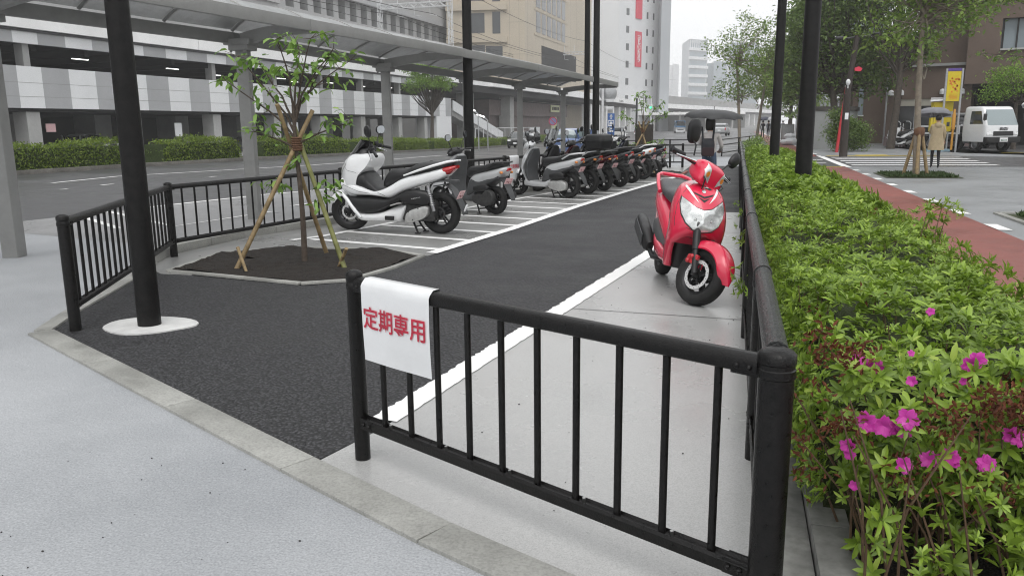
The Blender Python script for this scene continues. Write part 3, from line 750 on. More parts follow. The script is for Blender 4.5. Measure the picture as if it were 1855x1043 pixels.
young_tree('slender young street tree in the soil bed held by three crossed bamboo props', TB, 2.3,
    [('', Vector((-.50, -.52, -.03)), Vector((.13, .14, 1.60)), m_bamboo, .026), ('', Vector((.60, -.22, -.03)), Vector((-.07, .08, 1.45)), m_bamboog, .026), ('', Vector((-.06, .62, -.03)), Vector((-.12, -.14, 1.66)), m_bamboo, .026),
     ('', Vector((-.50, -.46, .20)), Vector((-.30, -.62, -.05)), m_bamboo, .018), ('', Vector((.66, -.28, .20)), Vector((.48, -.16, -.05)), m_bamboo, .018)],
    [(1.30, R(185), .78, .62), (1.35, R(200), .55, .80), (1.45, R(170), .42, .62), (1.5, R(100), .25, .80), (1.5, R(20), .38, .62), (1.45, R(-20), .30, .85), (1.6, R(40), .62, .52), (1.6, R(-5), .50, .60), (1.55, R(265), .22, .75), (1.25, R(5), .62, .22), (1.2, R(190), .45, .18)],
    3, [(-.28, -.05, .86), (-.24, .02, .80), (.30, .0, .88), (.36, .05, .78), (.27, .05, .70), (.0, .05, 1.05)])
young_tree('small young tree with crossed bamboo props in the far soil bed beside a dark box', (-2.75, 24.4, .03), 2.1,
    [('', Vector((-.55, -.45, -.03)), Vector((.16, .14, 1.5)), m_bamboo, .03), ('', Vector((.42, -.3, -.03)), Vector((-.15, .12, 1.5)), m_bamboo, .03), ('', Vector((-.05, .55, -.03)), Vector((.03, -.14, 1.5)), m_bamboo, .03)],
    [(1.2, R(190), .6, .5), (1.3, R(10), .7, .45), (1.5, R(100), .3, .8), (1.5, R(250), .3, .7), (1.4, R(0), .5, .6), (.7, R(10), .5, .2), (.65, R(185), .55, .2)], 5, [(-.6, 0, .8), (.55, 0, .6)])
cbx = thing('control_box', 'tall dark brown metal box standing behind the far young tree', 'box', (-3.0, 27.05, 0))
bx = MB(); bx.b2((-.27, -.2, -.05), (.27, .2, 1.44), .012); bx.build('body', mat('dark_box_paint', (.022, .017, .012), .5, var=.3, vscale=6), cbx, ang=30)
bx = MB(); bx.b2((-.22, -.212, .1), (.22, -.201, 1.36), .004); bx.build('door', mat('dark_box_door', (.026, .02, .014), .45), cbx, ang=30)
# ------------------------------------------------------------------ scooters
m_tyre = mat('tyre_rubber', (.014, .014, .014), .75, bump=.15, bscale=120, var=.3, vscale=20)
m_rimd = mat('dark_cast_wheel', (.03, .03, .032), .35, metal=.5)
m_rims = mat('silver_cast_wheel', (.35, .35, .36), .35, metal=.8)
m_disc = mat('steel_brake_disc', (.66, .66, .66), .4, metal=.3)
m_red = mat('red_gloss_paint', (.68, .016, .062), .26, coat=.8, spec=.6, var=.06, vscale=4)
m_wht = mat('white_gloss_paint', (.80, .81, .82), .2, coat=1.0, var=.03, vscale=4)
m_sil = mat('silver_gloss_paint', (.56, .57, .58), .3, metal=.35, coat=.6, var=.08, vscale=5)
m_gry = mat('grey_trim_plastic', (.058, .06, .063), .5, var=.15, vscale=10)
m_blk = mat('black_trim_plastic', (.016, .016, .017), .42, var=.3, vscale=12, rvar=.1)
m_seat = mat('wet_black_vinyl', (.020, .020, .021), .34, bump=.25, bscale=160, var=.2, vscale=8)
m_seatg = mat('grey_vinyl', (.055, .056, .06), .42, bump=.25, bscale=160, var=.2, vscale=8)
m_alu = mat('engine_aluminium', (.55, .55, .54), .38, metal=.7, var=.2, vscale=20)
m_dalu = mat('dirty_engine_casting', (.05, .05, .05), .55, metal=.3, var=.4, vscale=25, bump=.3, bscale=60)
m_chr = mat('chrome', (.75, .75, .76), .12, metal=1.0)
m_lens = mat('clear_lens', (.9, .92, .92), .03, trans=.92, ior=1.3)
m_refl = mat('lamp_reflector', (.78, .80, .79), .18, metal=.5, var=.38, vscale=17, detail=2)
m_tail = mat('red_lens', (.42, .008, .012), .12, coat=1.0, var=.2, vscale=40)
m_orng = mat('amber_lens', (.62, .20, .025), .15, coat=1.0, var=.15, vscale=40)
m_pink = mat('pink_plate', (.72, .46, .47), .4)
m_pnum = mat('plate_marks', (.30, .05, .07), .5)
m_smoke = mat('smoked_screen', (.02, .02, .022), .05, trans=.35, coat=1.0)
m_mirr = mat('mirror_glass', (.75, .78, .8), .03, metal=1.0)
m_calr = mat('red_caliper', (.45, .02, .03), .35, coat=.6)
def B(m, name, ma, parent, x0, xm=None, **k):
    if xm is not None: m.xf(xm)
    m.xf(Matrix.Translation((x0, 0, 0)))
    return m.build(name, ma, parent, **k)
def wheel(parent, name, cx, cz, rt, w, rr, x0, xm=None, disc=0, dr=.1, spokes=5, rim=m_rimd, dm=None):
    t = MB(); h = w/2
    t.lathe([(rr, -h*.8), (rr+.012, -h*.92), (rt-.035, -h), (rt-.012, -h*.78), (rt-.003, -h*.4), (rt, 0), (rt-.003, h*.4), (rt-.012, h*.78), (rt-.035, h), (rr+.012, h*.92), (rr, h*.8), (rr-.012, h*.7), (rr-.012, -h*.7)], (cx, 0, cz), 'y', 40, full=True)
    o = B(t, name, m_tyre, parent, x0, xm, ang=50)
    r = MB(); r.lathe([(rr-.004, -h*.8), (rr-.004, h*.8), (rr-.026, h*.55), (rr-.026, -h*.55)], (cx, 0, cz), 'y', 36, full=True)
    r.lathe([(.02, -h*.9), (.036, -h*.85), (.04, 0), (.036, h*.85), (.02, h*.9)], (cx, 0, cz), 'y', 16)
    for i in range(spokes):
        a = 2*math.pi*i/spokes + .3
        for q in (-.13, .13):
            r.beam((cx + .03*math.cos(a+q*3), 0, cz + .03*math.sin(a+q*3)), (cx + (rr-.02)*math.cos(a+q), 0, cz + (rr-.02)*math.sin(a+q)), .02, .022, .003, up=(0, 1, 0))
    B(r, 'rim', rim, o, x0, xm)
    if disc:
        d = MB(); y = disc*h*1.02; n = 48; rings = []
        for rad, yy in ((dr, y-.002), (dr, y+.002), (dr*.76, y+.002), (dr*.76, y-.002)):
            rings.append([(cx + (rad + (.002*math.sin(12*2*math.pi*j/n) if rad == dr else 0))*math.cos(2*math.pi*j/n), yy, cz + rad*math.sin(2*math.pi*j/n)) for j in range(n)])
        d.loft(rings + [rings[0]], False); dd = B(d, 'brake_disc', dm or m_disc, o, x0, xm)
        hl = MB()
        for j in range(30):
            a = 2*math.pi*j/30; rad = dr*(.78 if j % 2 else .90)
            hl.lathe([(.0035, y*1.0 + disc*.0022), (.0035, y + disc*.0030)], (cx + rad*math.cos(a), 0, cz + rad*math.sin(a)), 'y', 6)
        for j in range(5):
            a = 2*math.pi*j/5; hl.beam((cx + .03*math.cos(a), y, cz + .03*math.sin(a)), (cx + dr*.72*math.cos(a+.35), y, cz + dr*.72*math.sin(a+.35)), .014, .005, .001, up=(0, 1, 0))
        B(hl, 'disc_carrier', m_blk, dd, x0, xm)
    return o
def steer(W, cz, rake, trailx, ang):
    a = Vector((-math.sin(R(rake)), 0, math.cos(R(rake)))); p = Vector((W - trailx, 0, cz))
    return Matrix.Translation(p) @ Matrix.Rotation(R(ang), 4, a) @ Matrix.Translation(-p)
def mirror(parent, x0, xm, base, head, rx_, rz_, tilt=0.0, yaw=0.0):
    m = MB(); b, h = Vector(base), Vector(head)
    m.tube([b, b.lerp(h, .35) + Vector((.012, 0, .02)), h - Vector((0, 0, rz_*.55))], .0065, 8)
    rot = Matrix.Rotation(yaw, 3, 'Z') @ Matrix.Rotation(tilt, 3, 'X')
    rings = []
    for xx, s in ((.030, .35), (.026, .72), (.012, .96), (-.004, 1.0), (-.008, .97)):
        rings.append([rot @ Vector((xx, rx_*s*se(2*math.pi*j/20, 2.5)[0], rz_*s*se(2*math.pi*j/20, 2.5)[1])) + h for j in range(20)])
    m.loft(rings); o = B(m, 'mirror', m_blk, parent, x0, xm)
    g = MB(); g.loft([[rot @ Vector((xx, rx_*.9*se(2*math.pi*j/20, 2.5)[0], rz_*.9*se(2*math.pi*j/20, 2.5)[1])) + h for j in range(20)] for xx in (-.0078, -.0095)])
    B(g, 'mirror_glass', m_mirr, o, x0, xm)
    return o
def plate(parent, x0, c, w, h, pitch, marks=True):
    rot = Matrix.Rotation(pitch, 3, 'Y'); m = MB(); m.box(c, (.004, w, h), .0015, rot); o = B(m, 'number_plate', m_pink, parent, x0)
    k = MB(); rr = random.Random(5)
    for row, n, s in ((.22, 4, .12), (-.18, 4, .30)):
        for i in range(n):
            for _ in range(3):
                yy = (i - (n-1)/2)*w*.2 + rr.uniform(-.05, .05)*w; zz = row*h + rr.uniform(-.3, .3)*h*s
                k.box(Vector(c) + rot @ Vector((-.0028, yy, zz)), (.0012, w*rr.choice((.03, .10)), h*s*rr.choice((.12, .5))), 0, rot)
    B(k, 'plate_marks', m_pnum, o, x0, smooth=False)
def cstand(parent, x0, x, z=.17):
    m = MB()
    for s in (-1, 1):
        m.tube([(x, .07*s, z), (x - .05, .085*s, z*.5), (x - .10, .11*s, .012)], .013, 8); m.box((x - .10, .115*s, .010), (.075, .045, .014), .004)
    m.tube([(x - .05, -.085, z*.45), (x - .05, .085, z*.45)], .010, 6); B(m, 'centre_stand', m_blk, parent, x0)
def fender(parent, x0, xm, cx, cz, r, a0, a1, hw0, hw1, side, ma, n=12, tip=.35):
    m = MB(); rings = []
    for i in range(n+1):
        t = i/n; a = lerp(R(a0), R(a1), t); hw = lerp(hw0, hw1, t)*(1 - (1-tip)*max(0, 1 - t/.25)**1.6)
        ou = []; inn = []
        for k in range(11):
            ph = (k/10 - .5)*2
            rr = r + .018 - (side + .018)*abs(ph)**2.6; y = hw*(abs(ph)**.75)*math.copysign(1, ph)
            ou.append((cx + rr*math.cos(a), y, cz + rr*math.sin(a))); inn.append((cx + (rr - .012)*math.cos(a), y*.94, cz + (rr-.012)*math.sin(a)))
        rings.append(ou + inn[::-1])
    m.loft(rings)
    keep = MB(); keep.join(m)
    o = B(m, 'front_fender', ma, parent, x0, xm); return o, keep
def uloft(st, x0, name, ma, parent, n=2.6, m=3, N=24, xm=None, tilt=0.0, topw=1.0):
    k = MB(); k.loft([rx(x, zt, zb, hw, n, N, tilt, topw) for x, zt, zb, hw in fit(st, m)]); raw = MB(); raw.join(k)
    return B(k, name, ma, parent, x0, xm), raw

def red_scooter(label, loc, rz_, lean):
    W = 1.29; x0 = -W/2; cz = .228; root = thing('parked_scooter', label, 'scooter', loc, rz_, scale=1.06); root.rotation_euler = (lean, 0, rz_)
    X = steer(W, cz, 27, .08, 35)
    fw = wheel(root, 'front_wheel', W, cz, .228, .115, .152, x0, X, disc=-1, dr=.115, spokes=5, rim=m_rimd)
    wheel(root, 'rear_wheel', 0, .225, .225, .11, .15, x0, None, spokes=5)
    fk = MB(); ax = Vector((-.454, 0, .891))
    for s in (-1, 1):
        p = Vector((W, .088*s, cz)); fk.tube([p, p + ax*.20], .024, 12); fk.tube([p + ax*.19, p + ax*.40], .030, 12); fk.tube([p - ax*.02 + Vector((0, -.03*s, 0)), p + Vector((0, .02*s, 0))], .018, 8)
    fk.tube([Vector((W, 0, cz)) + ax*.36, Vector((W, 0, cz)) + ax*.72], .035, 12)
    fk.box(Vector((W, 0, cz)) + ax*.40, (.07, .24, .04), .01); B(fk, 'fork', m_blk, root, x0, X)
    ca = MB(); ca.box((W - .085, -.085, cz + .095), (.085, .045, .07), .014); ca.sph((W - .075, -.108, cz + .115), .02, 10, 6); ca.sph((W - .10, -.108, cz + .075), .02, 10, 6); ca.box((W - .05, -.09, cz + .12), (.06, .03, .04), .008)
    B(ca, 'brake_caliper', m_calr, fw, x0, X)
    fo, fk_ = fender(root, x0, X, W, cz, .265, 2, 118, .078, .10, .055, m_red, tip=.15)
    # front apron
    st = [(.905,.87,.05,.03,.77,0), (.892,.93,.10,.05,.77,0), (.86,1.0,.15,.08,.77,0), (.81,1.055,.18,.10,.78,.004), (.74,1.11,.203,.12,.80,.012), (.67,1.155,.214,.13,.83,.025), (.60,1.18,.213,.13,.86,.05), (.545,1.17,.203,.125,.91,.085), (.515,1.13,.19,.11,.96,.11)]
    ap = MB(); rings = []
    for z, xf_, hw, d, xb, dr in fit(st, 3):
        r_ = []
        for k in range(21):
            s = k/10 - 1; r_.append((xf_ - d*abs(s)**2.4, s*hw, z - dr*abs(s)**2.2))
        for k in range(7):
            s = 1 - k/3; r_.append((xb, s*hw*.93, z - dr*abs(s)**2.2 + .01))
        rings.append(r_)
    ap.loft(rings); raw = MB(); raw.join(ap)
    apron = B(ap, 'front_cowl', m_red, root, x0, ang=55)
    hl = [(1.5, -.157, .785), (1.5, -.11, .755), (1.5, -.06, .722), (1.5, 0, .708), (1.5, .06, .722), (1.5, .11, .755), (1.5, .157, .785), (1.5, .168, .73), (1.5, .158, .665), (1.5, .125, .605), (1.5, .07, .562), (1.5, 0, .548), (1.5, -.07, .562), (1.5, -.125, .605), (1.5, -.158, .665), (1.5, -.168, .73)]
    big = [(1.5, y*1.045, z + (.008 if z > .69 else -.009)) for _, y, z in hl]
    B(raw.patch(big, (-1, 0, 0), .0015, 5), 'headlight_gasket', m_blk, apron, x0)
    p = raw.patch(hl, (-1, 0, 0), .004, 6)
    def bowl(x, y, z):
        e = .004
        for by, bz, br in ((-.062, .635, .058), (.062, .635, .058), (-.128, .715, .036), (.128, .715, .036)):
            q = ((y-by)**2 + (z-bz)**2)**.5/br
            if q < 1: e -= .007*(1 - q*q)
        return (x + e, y, z)
    p.v = [bowl(*v) for v in p.v]; rf = B(p, 'headlight', m_refl, apron, x0, ang=60)
    bu = MB()
    for by, bz in ((-.062, .635), (.062, .635)): bu.sph((1.162, by, bz), (.010, .012, .012), 12, 8)
    B(bu, 'bulb', m_refl, rf, x0)
    ln = raw.patch(hl, (-1, 0, 0), .016, 6); B(ln, 'headlight_lens', m_lens, apron, x0)
    for s in (-1, 1):
        B(raw.patch([(1.5, s*.138, .872), (1.5, s*.118, .878), (1.5, s*.075, .815), (1.5, s*.040, .762), (1.5, s*.090, .808)], (-1, 0, 0), .002, 4), 'white_flash', m_wht, apron, x0)
    B(raw.patch([(1.5, -.085, .838), (1.5, 0, .812), (1.5, .085, .838), (1.5, .07, .822), (1.5, 0, .796), (1.5, -.07, .822)], (-1, 0, 0), .002, 4), 'nose_vent', m_blk, apron, x0)
    B(raw.patch([(1.5, -.05, .806), (1.5, 0, .788), (1.5, .05, .806), (1.5, 0, .768)], (-1, 0, 0), .002, 4), 'nose_vent', m_blk, apron, x0)
    B(raw.patch([(1.5, .016*math.cos(t), .852 + .016*math.sin(t)) for t in [2*math.pi*j/16 for j in range(16)]], (-1, 0, 0), .003, 2), 'round_emblem', m_chr, apron, x0)
    for s in (-1, 1):
        seam(raw, [(1.5, s*.16, .80), (1.5, s*.19, .72), (1.5, s*.20, .62), (1.5, s*.19, .55)], (-1, 0, 0), m_blk, apron, x0)
        seam(raw, [(1.5, s*.05, .905), (1.5, s*.12, .86), (1.5, s*.155, .81)], (-1, 0, 0), m_blk, apron, x0)
        cb_ = MB(); cb_.tube([(.92, s*.10, .98), (1.0, s*.11, .93), (.97, s*.07, .86), (.93, s*.05, .83)], .006, 6); B(cb_, 'cable', m_blk, root, x0, X)
    seam(raw, [(1.5, -.12, .565), (1.5, 0, .535), (1.5, .12, .565)], (-1, 0, 0), m_blk, apron, x0)
    # lower leg-shield wings, inner shield, floor
    for s in (-1, 1):
        w = MB(); w.loft([rz(z, xf_, xb, .032, 2.4, 16, s*y) for z, xf_, xb, y in fit([(.60, 1.08, .84, .175), (.50, 1.055, .82, .172), (.41, 1.00, .79, .168), (.33, .94, .75, .158), (.26, .90, .72, .145), (.21, .86, .74, .135)], 3)])
        B(w, 'leg_shield', m_red, root, x0)
        sk = MB(); sk.loft([[(x, s*(y + a*.03), z + b*.05) for a, b in [se(2*math.pi*j/14, 2.5) for j in range(14)]] for x, y, z in ((.84, .13, .27), (.6, .15, .27), (.35, .15, .30), (.2, .14, .36))]); B(sk, 'floor_skirt', m_red, root, x0)
    ins = MB(); ins.loft([rz(z, xf_, xb, hw, 3, 20) for z, xf_, xb, hw in ((.20, .86, .74, .11), (.35, .92, .75, .13), (.52, 1.0, .77, .165), (.62, 1.0, .76, .17), (.86, .86, .74, .13))]); B(ins, 'inner_shield', m_blk, root, x0)
    fl = MB(); fl.b2((.22, -.135, .24), (.80, .135, .31), .02); B(fl, 'floorboard', m_gry, root, x0)
    rb, rk = uloft([(-.36, .80, .765, .045), (-.28, .815, .70, .10), (-.12, .80, .60, .155), (.08, .75, .52, .175), (.28, .68, .43, .17), (.44, .60, .35, .15), (.53, .50, .30, .125)], x0, 'rear_cowl', m_red, root)
    tl = rk.patch([(-.8, -.085, .795), (-.8, .085, .795), (-.8, .06, .735), (-.8, -.06, .735)], (1, 0, 0), .006, 4); B(tl, 'tail_light', m_tail, rb, x0)
    uloft([(-.22, .855, .79, .09), (-.12, .875, .77, .14), (.05, .855, .74, .155), (.22, .815, .70, .155), (.42, .805, .66, .135), (.56, .785, .62, .10), (.60, .74, .60, .07)], x0, 'seat', m_seatg, root)
    gr = MB(); gr.tube([(.10, -.165, .755), (-.05, -.165, .82), (-.20, -.15, .885), (-.32, -.10, .90), (-.36, 0, .90), (-.32, .10, .90), (-.20, .15, .885), (-.05, .165, .82), (.10, .165, .755)], .019, 10); B(gr, 'grab_rail', m_red, root, x0)
    uloft([(-.02, .53, .40, .15), (.14, .52, .32, .168), (.34, .46, .24, .165), (.5, .38, .21, .14)], x0, 'side_panel', m_gry, root)
    en = MB(); en.b2((-.08, -.10, .15), (.36, .14, .36), .04); en.lathe([(.10, .05), (.115, .10), (.10, .165), (.06, .18)], (.02, 0, .225), 'y', 24); B(en, 'engine', m_dalu, root, x0)
    mf = MB(); mf.tube([(.42, -.10, .20), (.30, -.165, .19), (.16, -.18, .24)], .022, 10); mf.loft([[(x + .02*b, y + .052*a*k, z + .078*b*k) for a, b in [se(2*math.pi*j/18, 2.8) for j in range(18)]] for x, y, z, k in ((.20, -.185, .26, .55), (.14, -.19, .285, .95), (-.05, -.20, .345, 1.05), (-.26, -.21, .41, 1.05), (-.33, -.21, .43, .9), (-.345, -.21, .433, .6))])
    mo = B(mf, 'muffler', m_blk, root, x0)
    mc = MB(); mc.loft([[(x, y - .012, z + .05*b) for b in (-1, 1)] + [(x, y - .004, z + .05*b) for b in (1, -1)] for x, y, z in ((.10, -.245, .30), (-.28, -.262, .418))]); B(mc, 'muffler_cover', m_gry, mo, x0)
    rfn = MB(); rfn.loft([[(x, s*.07, z + e) for s, e in ((-1, 0), (1, 0), (1, .012), (-1, .012))] for x, z in ((-.16, .62), (-.26, .52), (-.34, .38), (-.38, .28))]); B(rfn, 'rear_fender', m_blk, root, x0)
    plate(root, x0, (-.335, 0, .50), .16, .10, R(-30))
    ss = MB(); ss.tube([(.46, .12, .20), (.42, .23, .02)], .011, 8); ss.box((.42, .24, .012), (.06, .05, .012), .003); B(ss, 'side_stand', m_blk, root, x0)
    # handlebar in the steered frame
    st = [(.76, 1.03, .99, .08), (.79, 1.065, .95, .12), (.86, 1.085, .905, .142), (.93, 1.07, .885, .140), (.965, 1.045, .885, .128), (.975, 1.02, .90, .105)]
    hc, hk = uloft(st, x0, 'handlebar_cover', m_red, root, 4.2, 3, 36, X, .10, .82)
    st_mat = X
    for s in (-1, 1):
        pl = [(1.4, s*.138, 1.075), (1.4, s*.120, 1.035), (1.4, s*.085, .985), (1.4, s*.055, .94), (1.4, s*.040, .925), (1.4, s*.062, .985), (1.4, s*.095, 1.03)]
        pl = [(1.4, s*.098, 1.055), (1.4, s*.118, 1.0), (1.4, s*.108, .955), (1.4, s*.045, .908), (1.4, s*.05, .955), (1.4, s*.065, 1.01)]
        q = hk.patch(pl, (-1, 0, 0), .004, 5); lo = B(q, 'indicator', m_refl, hc, x0, X)
        q = hk.patch([(1.4, s*(.084 + .017*math.cos(t)), .975 + .022*math.sin(t)) for t in [2*math.pi*j/14 for j in range(14)]], (-1, 0, 0), .007, 3); B(q, 'indicator_bulb', m_orng, lo, x0, X)
        hb = MB(); hb.tube([(.84, s*.08, 1.02), (.815, s*.22, 1.03), (.78, s*.33, 1.03)], .013, 10); hbo = B(hb, 'handlebar', m_blk, root, x0, X)
        g_ = MB(); g_.tube([(.808, s*.235, 1.045), (.785, s*.315, 1.045), (.777, s*.345, 1.045)], [.021, .020, .021], 12); g_.lathe([(.021, s*.335), (.026, s*.345), (.026, s*.355), (.01, s*.36)], (.775, 0, 1.045), 'y', 14); B(g_, 'grip', m_blk, hbo, x0, X)
        lv = MB(); lv.tube([(.875, s*.165, 1.035), (.88, s*.20, 1.03), (.855, s*.27, 1.025), (.825, s*.335, 1.02)], [.011, .009, .007, .008], 8); B(lv, 'brake_lever', m_chr, hbo, x0, X)
    mirror(root, x0, X, (.84, -.17, 1.07), (.79, -.23, 1.245), .066, .098, R(24), 0)
    mirror(root, x0, X, (.84, .17, 1.07), (.80, .30, 1.20), .055, .070, R(-30), R(10))
    cw = MB(); cw.b2((.955, -.045, .865), (.985, .06, .885), .006); B(cw, 'chrome_badge_bar', m_chr, hc, x0, X)
    return root

def maxi_scooter(label, loc, rz_, lean=0.0, group=None):
    W = 1.315; x0 = -W/2; root = thing('parked_scooter', label, 'scooter', loc, rz_, scale=1.07, group=group); root.rotation_euler = (lean, 0, rz_)
    X = steer(W, .26, 26, .08, 16)
    fw = wheel(root, 'front_wheel', W, .262, .262, .11, .180, x0, X, disc=1, dr=.105)
    wheel(root, 'rear_wheel', 0, .265, .268, .115, .182, x0, None, disc=1, dr=.085, dm=m_dalu)
    fk = MB(); ax = Vector((-.44, 0, .898))
    for s in (-1, 1):
        p = Vector((W, .09*s, .262)); fk.tube([p, p + ax*.24], .026, 10); fk.tube([p + ax*.22, p + ax*.42], .018, 10)
    fk.tube([Vector((W, 0, .262)) + ax*.42, Vector((W, 0, .262)) + ax*.9], .03, 10); B(fk, 'fork', m_blk, root, x0, X)
    fender(root, x0, X, W, .262, .292, 20, 125, .075, .095, .05, m_wht, tip=.2)
    st = [(1.015,1.17,.11,.05,.90,0), (1.0,1.235,.16,.08,.89,0), (.94,1.32,.205,.12,.89,0), (.84,1.385,.232,.17,.95,0), (.74,1.41,.238,.19,1.06,0), (.63,1.415,.23,.19,1.10,0), (.53,1.40,.20,.17,1.12,0), (.47,1.34,.16,.12,1.14,0)]
    ap = MB(); rings = []
    for z, xf_, hw, d, xb, dr in fit(st, 3):
        r_ = [(xf_ - d*abs(k/10-1)**2.2, (k/10-1)*hw, z) for k in range(21)] + [(xb, (1-k/3)*hw*.95, z) for k in range(7)]
        rings.append(r_)
    ap.loft(rings); raw = MB(); raw.join(ap); cowl = B(ap, 'front_cowl', m_wht, root, x0, ang=50)
    for s in (-1, 1):
        B(raw.patch([(1.8, s*.03, .80), (1.8, s*.10, .83), (1.8, s*.20, .90), (1.8, s*.215, .87), (1.8, s*.16, .76), (1.8, s*.06, .70)], (-1, 0, 0), .004, 5), 'headlight', m_refl, cowl, x0)
        pk = raw.patch([(1.02, s*.5, .93), (1.17, s*.5, .96), (1.17, s*.5, .86), (1.0, s*.5, .84)], (0, -s, 0), .0012, 4); 
        B(pk, 'glove_box_lid', m_wht, cowl, x0)
    for s in (-1, 1):
        seam(raw, [(1.33, s*.6, .90), (1.20, s*.6, .80), (1.06, s*.6, .77)], (0, -s, 0), m_blk, cowl, x0)
        seam(raw, [(1.37, s*.6, .66), (1.25, s*.6, .60), (1.14, s*.6, .56)], (0, -s, 0), m_blk, cowl, x0)
    _bp, braw = uloft([(1.33, .72, .55, .205), (1.18, .665, .475, .232), (1.0, .595, .475, .240), (.86, .548, .478, .24), (.75, .565, .46, .24), (.62, .625, .448, .236), (.45, .715, .53, .226), (.25, .77, .595, .205), (.08, .81, .645, .175), (-.05, .835, .69, .145), (-.13, .84, .74, .115)], x0, 'body_panel', m_wht, root, 3.2)
    for s in (-1, 1):
        seam(braw, [(.78, s*.6, .53), (.70, s*.6, .50), (.64, s*.6, .46)], (0, -s, 0), m_blk, _bp, x0)
        seam(braw, [(.56, s*.6, .66), (.30, s*.6, .745), (.02, s*.6, .80)], (0, -s, 0), m_gry, _bp, x0, None, .003)
        seam(braw, [(1.30, s*.6, .62), (1.05, s*.6, .535), (.86, s*.6, .51)], (0, -s, 0), m_gry, _bp, x0, None, .0025)
    uloft([(1.22, .755, .66, .17), (1.12, .79, .58, .215), (1.0, .785, .54, .21), (.94, .70, .50, .20), (.82, .59, .48, .195), (.72, .56, .48, .17)], x0, 'centre_tunnel', m_blk, root, 3)
    uloft([(1.29, .475, .44, .17), (1.17, .48, .31, .222), (1.05, .48, .24, .232), (.85, .48, .25, .232), (.66, .46, .33, .228), (.5, .52, .41, .215), (.39, .56, .51, .20)], x0, 'lower_panel', m_blk, root, 3.2)
    uloft([(1.34, .50, .44, .15), (1.24, .43, .34, .19), (1.13, .31, .22, .21), (1.06, .26, .145, .215), (.8, .27, .14, .215), (.6, .345, .135, .205), (.50, .375, .15, .19), (.42, .375, .335, .165)], x0, 'floor_skirt', m_wht, root, 3)
    for s in (-1, 1):
        e = MB(); e.tube([(1.37, s*.165, .53), (1.25, s*.205, .43), (1.12, s*.225, .28), (1.04, s*.222, .20)], [.022, .026, .026, .02], 10); B(e, 'edge_trim', m_wht, root, x0)
        t_ = MB(); t_.tube([(.40, s*.222, .745), (.2, s*.205, .81), (0, s*.165, .87), (-.15, s*.105, .912), (-.27, s*.035, .93)], [.010, .016, .018, .017, .010], 10); B(t_, 'grab_rail', m_wht, root, x0)
        v = MB(); v.box((.62, s*.232, .205), (.13, .012, .055), .01); v.tube([(.66, s*.235, .19), (.60, s*.26, .20), (.56, s*.26, .215), (.55, s*.235, .23)], .007, 6); B(v, 'foot_peg', m_blk, root, x0)
        f = MB(); f.loft([[(x, s*y, z + e_) for y, e_ in ((.19, -.010), (.245, -.006), (.245, .008), (.19, .010))] for x, z in ((.60, .365), (.50, .395), (.44, .40))]); B(f, 'floor_trim', m_alu, root, x0)
    uloft([(.30, .80, .75, .19), (.15, .84, .77, .175), (0, .872, .80, .145), (-.13, .90, .84, .095), (-.22, .912, .885, .05)], x0, 'tail_insert', m_blk, root, 3)
    uloft([(.775, .64, .585, .07), (.735, .72, .58, .12), (.665, .805, .60, .145), (.56, .825, .64, .16), (.42, .825, .68, .165), (.32, .87, .70, .165), (.20, .905, .75, .155), (.04, .918, .80, .13), (-.10, .918, .84, .095), (-.15, .90, .86, .05)], x0, 'seat', m_seat, root, 2.6)
    uloft([(-.09, .855, .735, .128), (-.17, .865, .765, .105), (-.245, .87, .83, .065)], x0, 'tail_light', m_tail, root, 2.6)
    gf = MB(); gf.loft([[(x, s*hw, z + e) for s, e in ((-1, 0), (1, 0), (1, .02), (-1, .02))] for x, z, hw in ((.10, .64, .12), (-.05, .665, .12), (-.20, .665, .09), (-.25, .66, .05))]); B(gf, 'tail_underside', m_gry, root, x0)
    rf = MB(); rf.loft([[(x, s*.085, z + e) for s, e in ((-1, 0), (1, 0), (1, .014), (-1, .014))] for x, z in ((.06, .60), (-.10, .625), (-.20, .55), (-.29, .38), (-.335, .27), (-.34, .25))]); B(rf, 'rear_fender', m_gry, root, x0)
    rr = MB(); rr.box((-.345, 0, .33), (.012, .05, .10), .004, Matrix.Rotation(R(-25), 3, 'Y')); B(rr, 'rear_reflector', m_wht, root, x0)
    plate(root, x0, (-.285, 0, .50), .17, .115, R(-28))
    ac = MB(); ac.loft([rx(x, zt, zb, .06, 3, 18) for x, zt, zb in ((.47, .50, .42), (.42, .56, .385), (.25, .57, .37), (.10, .55, .38), (.06, .50, .42))]); ac.xf(Matrix.Translation((0, .15, 0))); aco = B(ac, 'air_cleaner', m_blk, root, x0)
    lt_ = MB()
    for i in range(6): lt_.box((.30 - i*.022, .2125, .455 + .004*i), (.014, .003, .012 if i < 3 else .008))
    B(lt_, 'cover_marks', m_alu, aco, x0, smooth=False)
    en = MB(); en.b2((.02, -.12, .16), (.5, .14, .44), .05); B(en, 'engine', m_dalu, root, x0)
    cv = MB(); cv.loft([[(.25 + .165*a*k - .01*b, y, .255 + .085*b*k - .05*a*k) for a, b in [se(2*math.pi*j/28, 3.2) for j in range(28)]] for y, k in ((.14, 1.0), (.195, 1.0), (.208, .95), (.212, .86))]); cvo = B(cv, 'transmission_cover', m_alu, root, x0)
    bt = MB()
    for px, pz in ((.13, .29 - .10), (.36, .29), (.22, .335), (.30, .19)): bt.sph((px, .212, pz), (.009, .008, .009), 8, 5)
    B(bt, 'cover_bolts', m_dalu, cvo, x0)
    sh = MB(); sh.tube([(.02, .16, .30), (.10, .165, .62)], .022, 10)
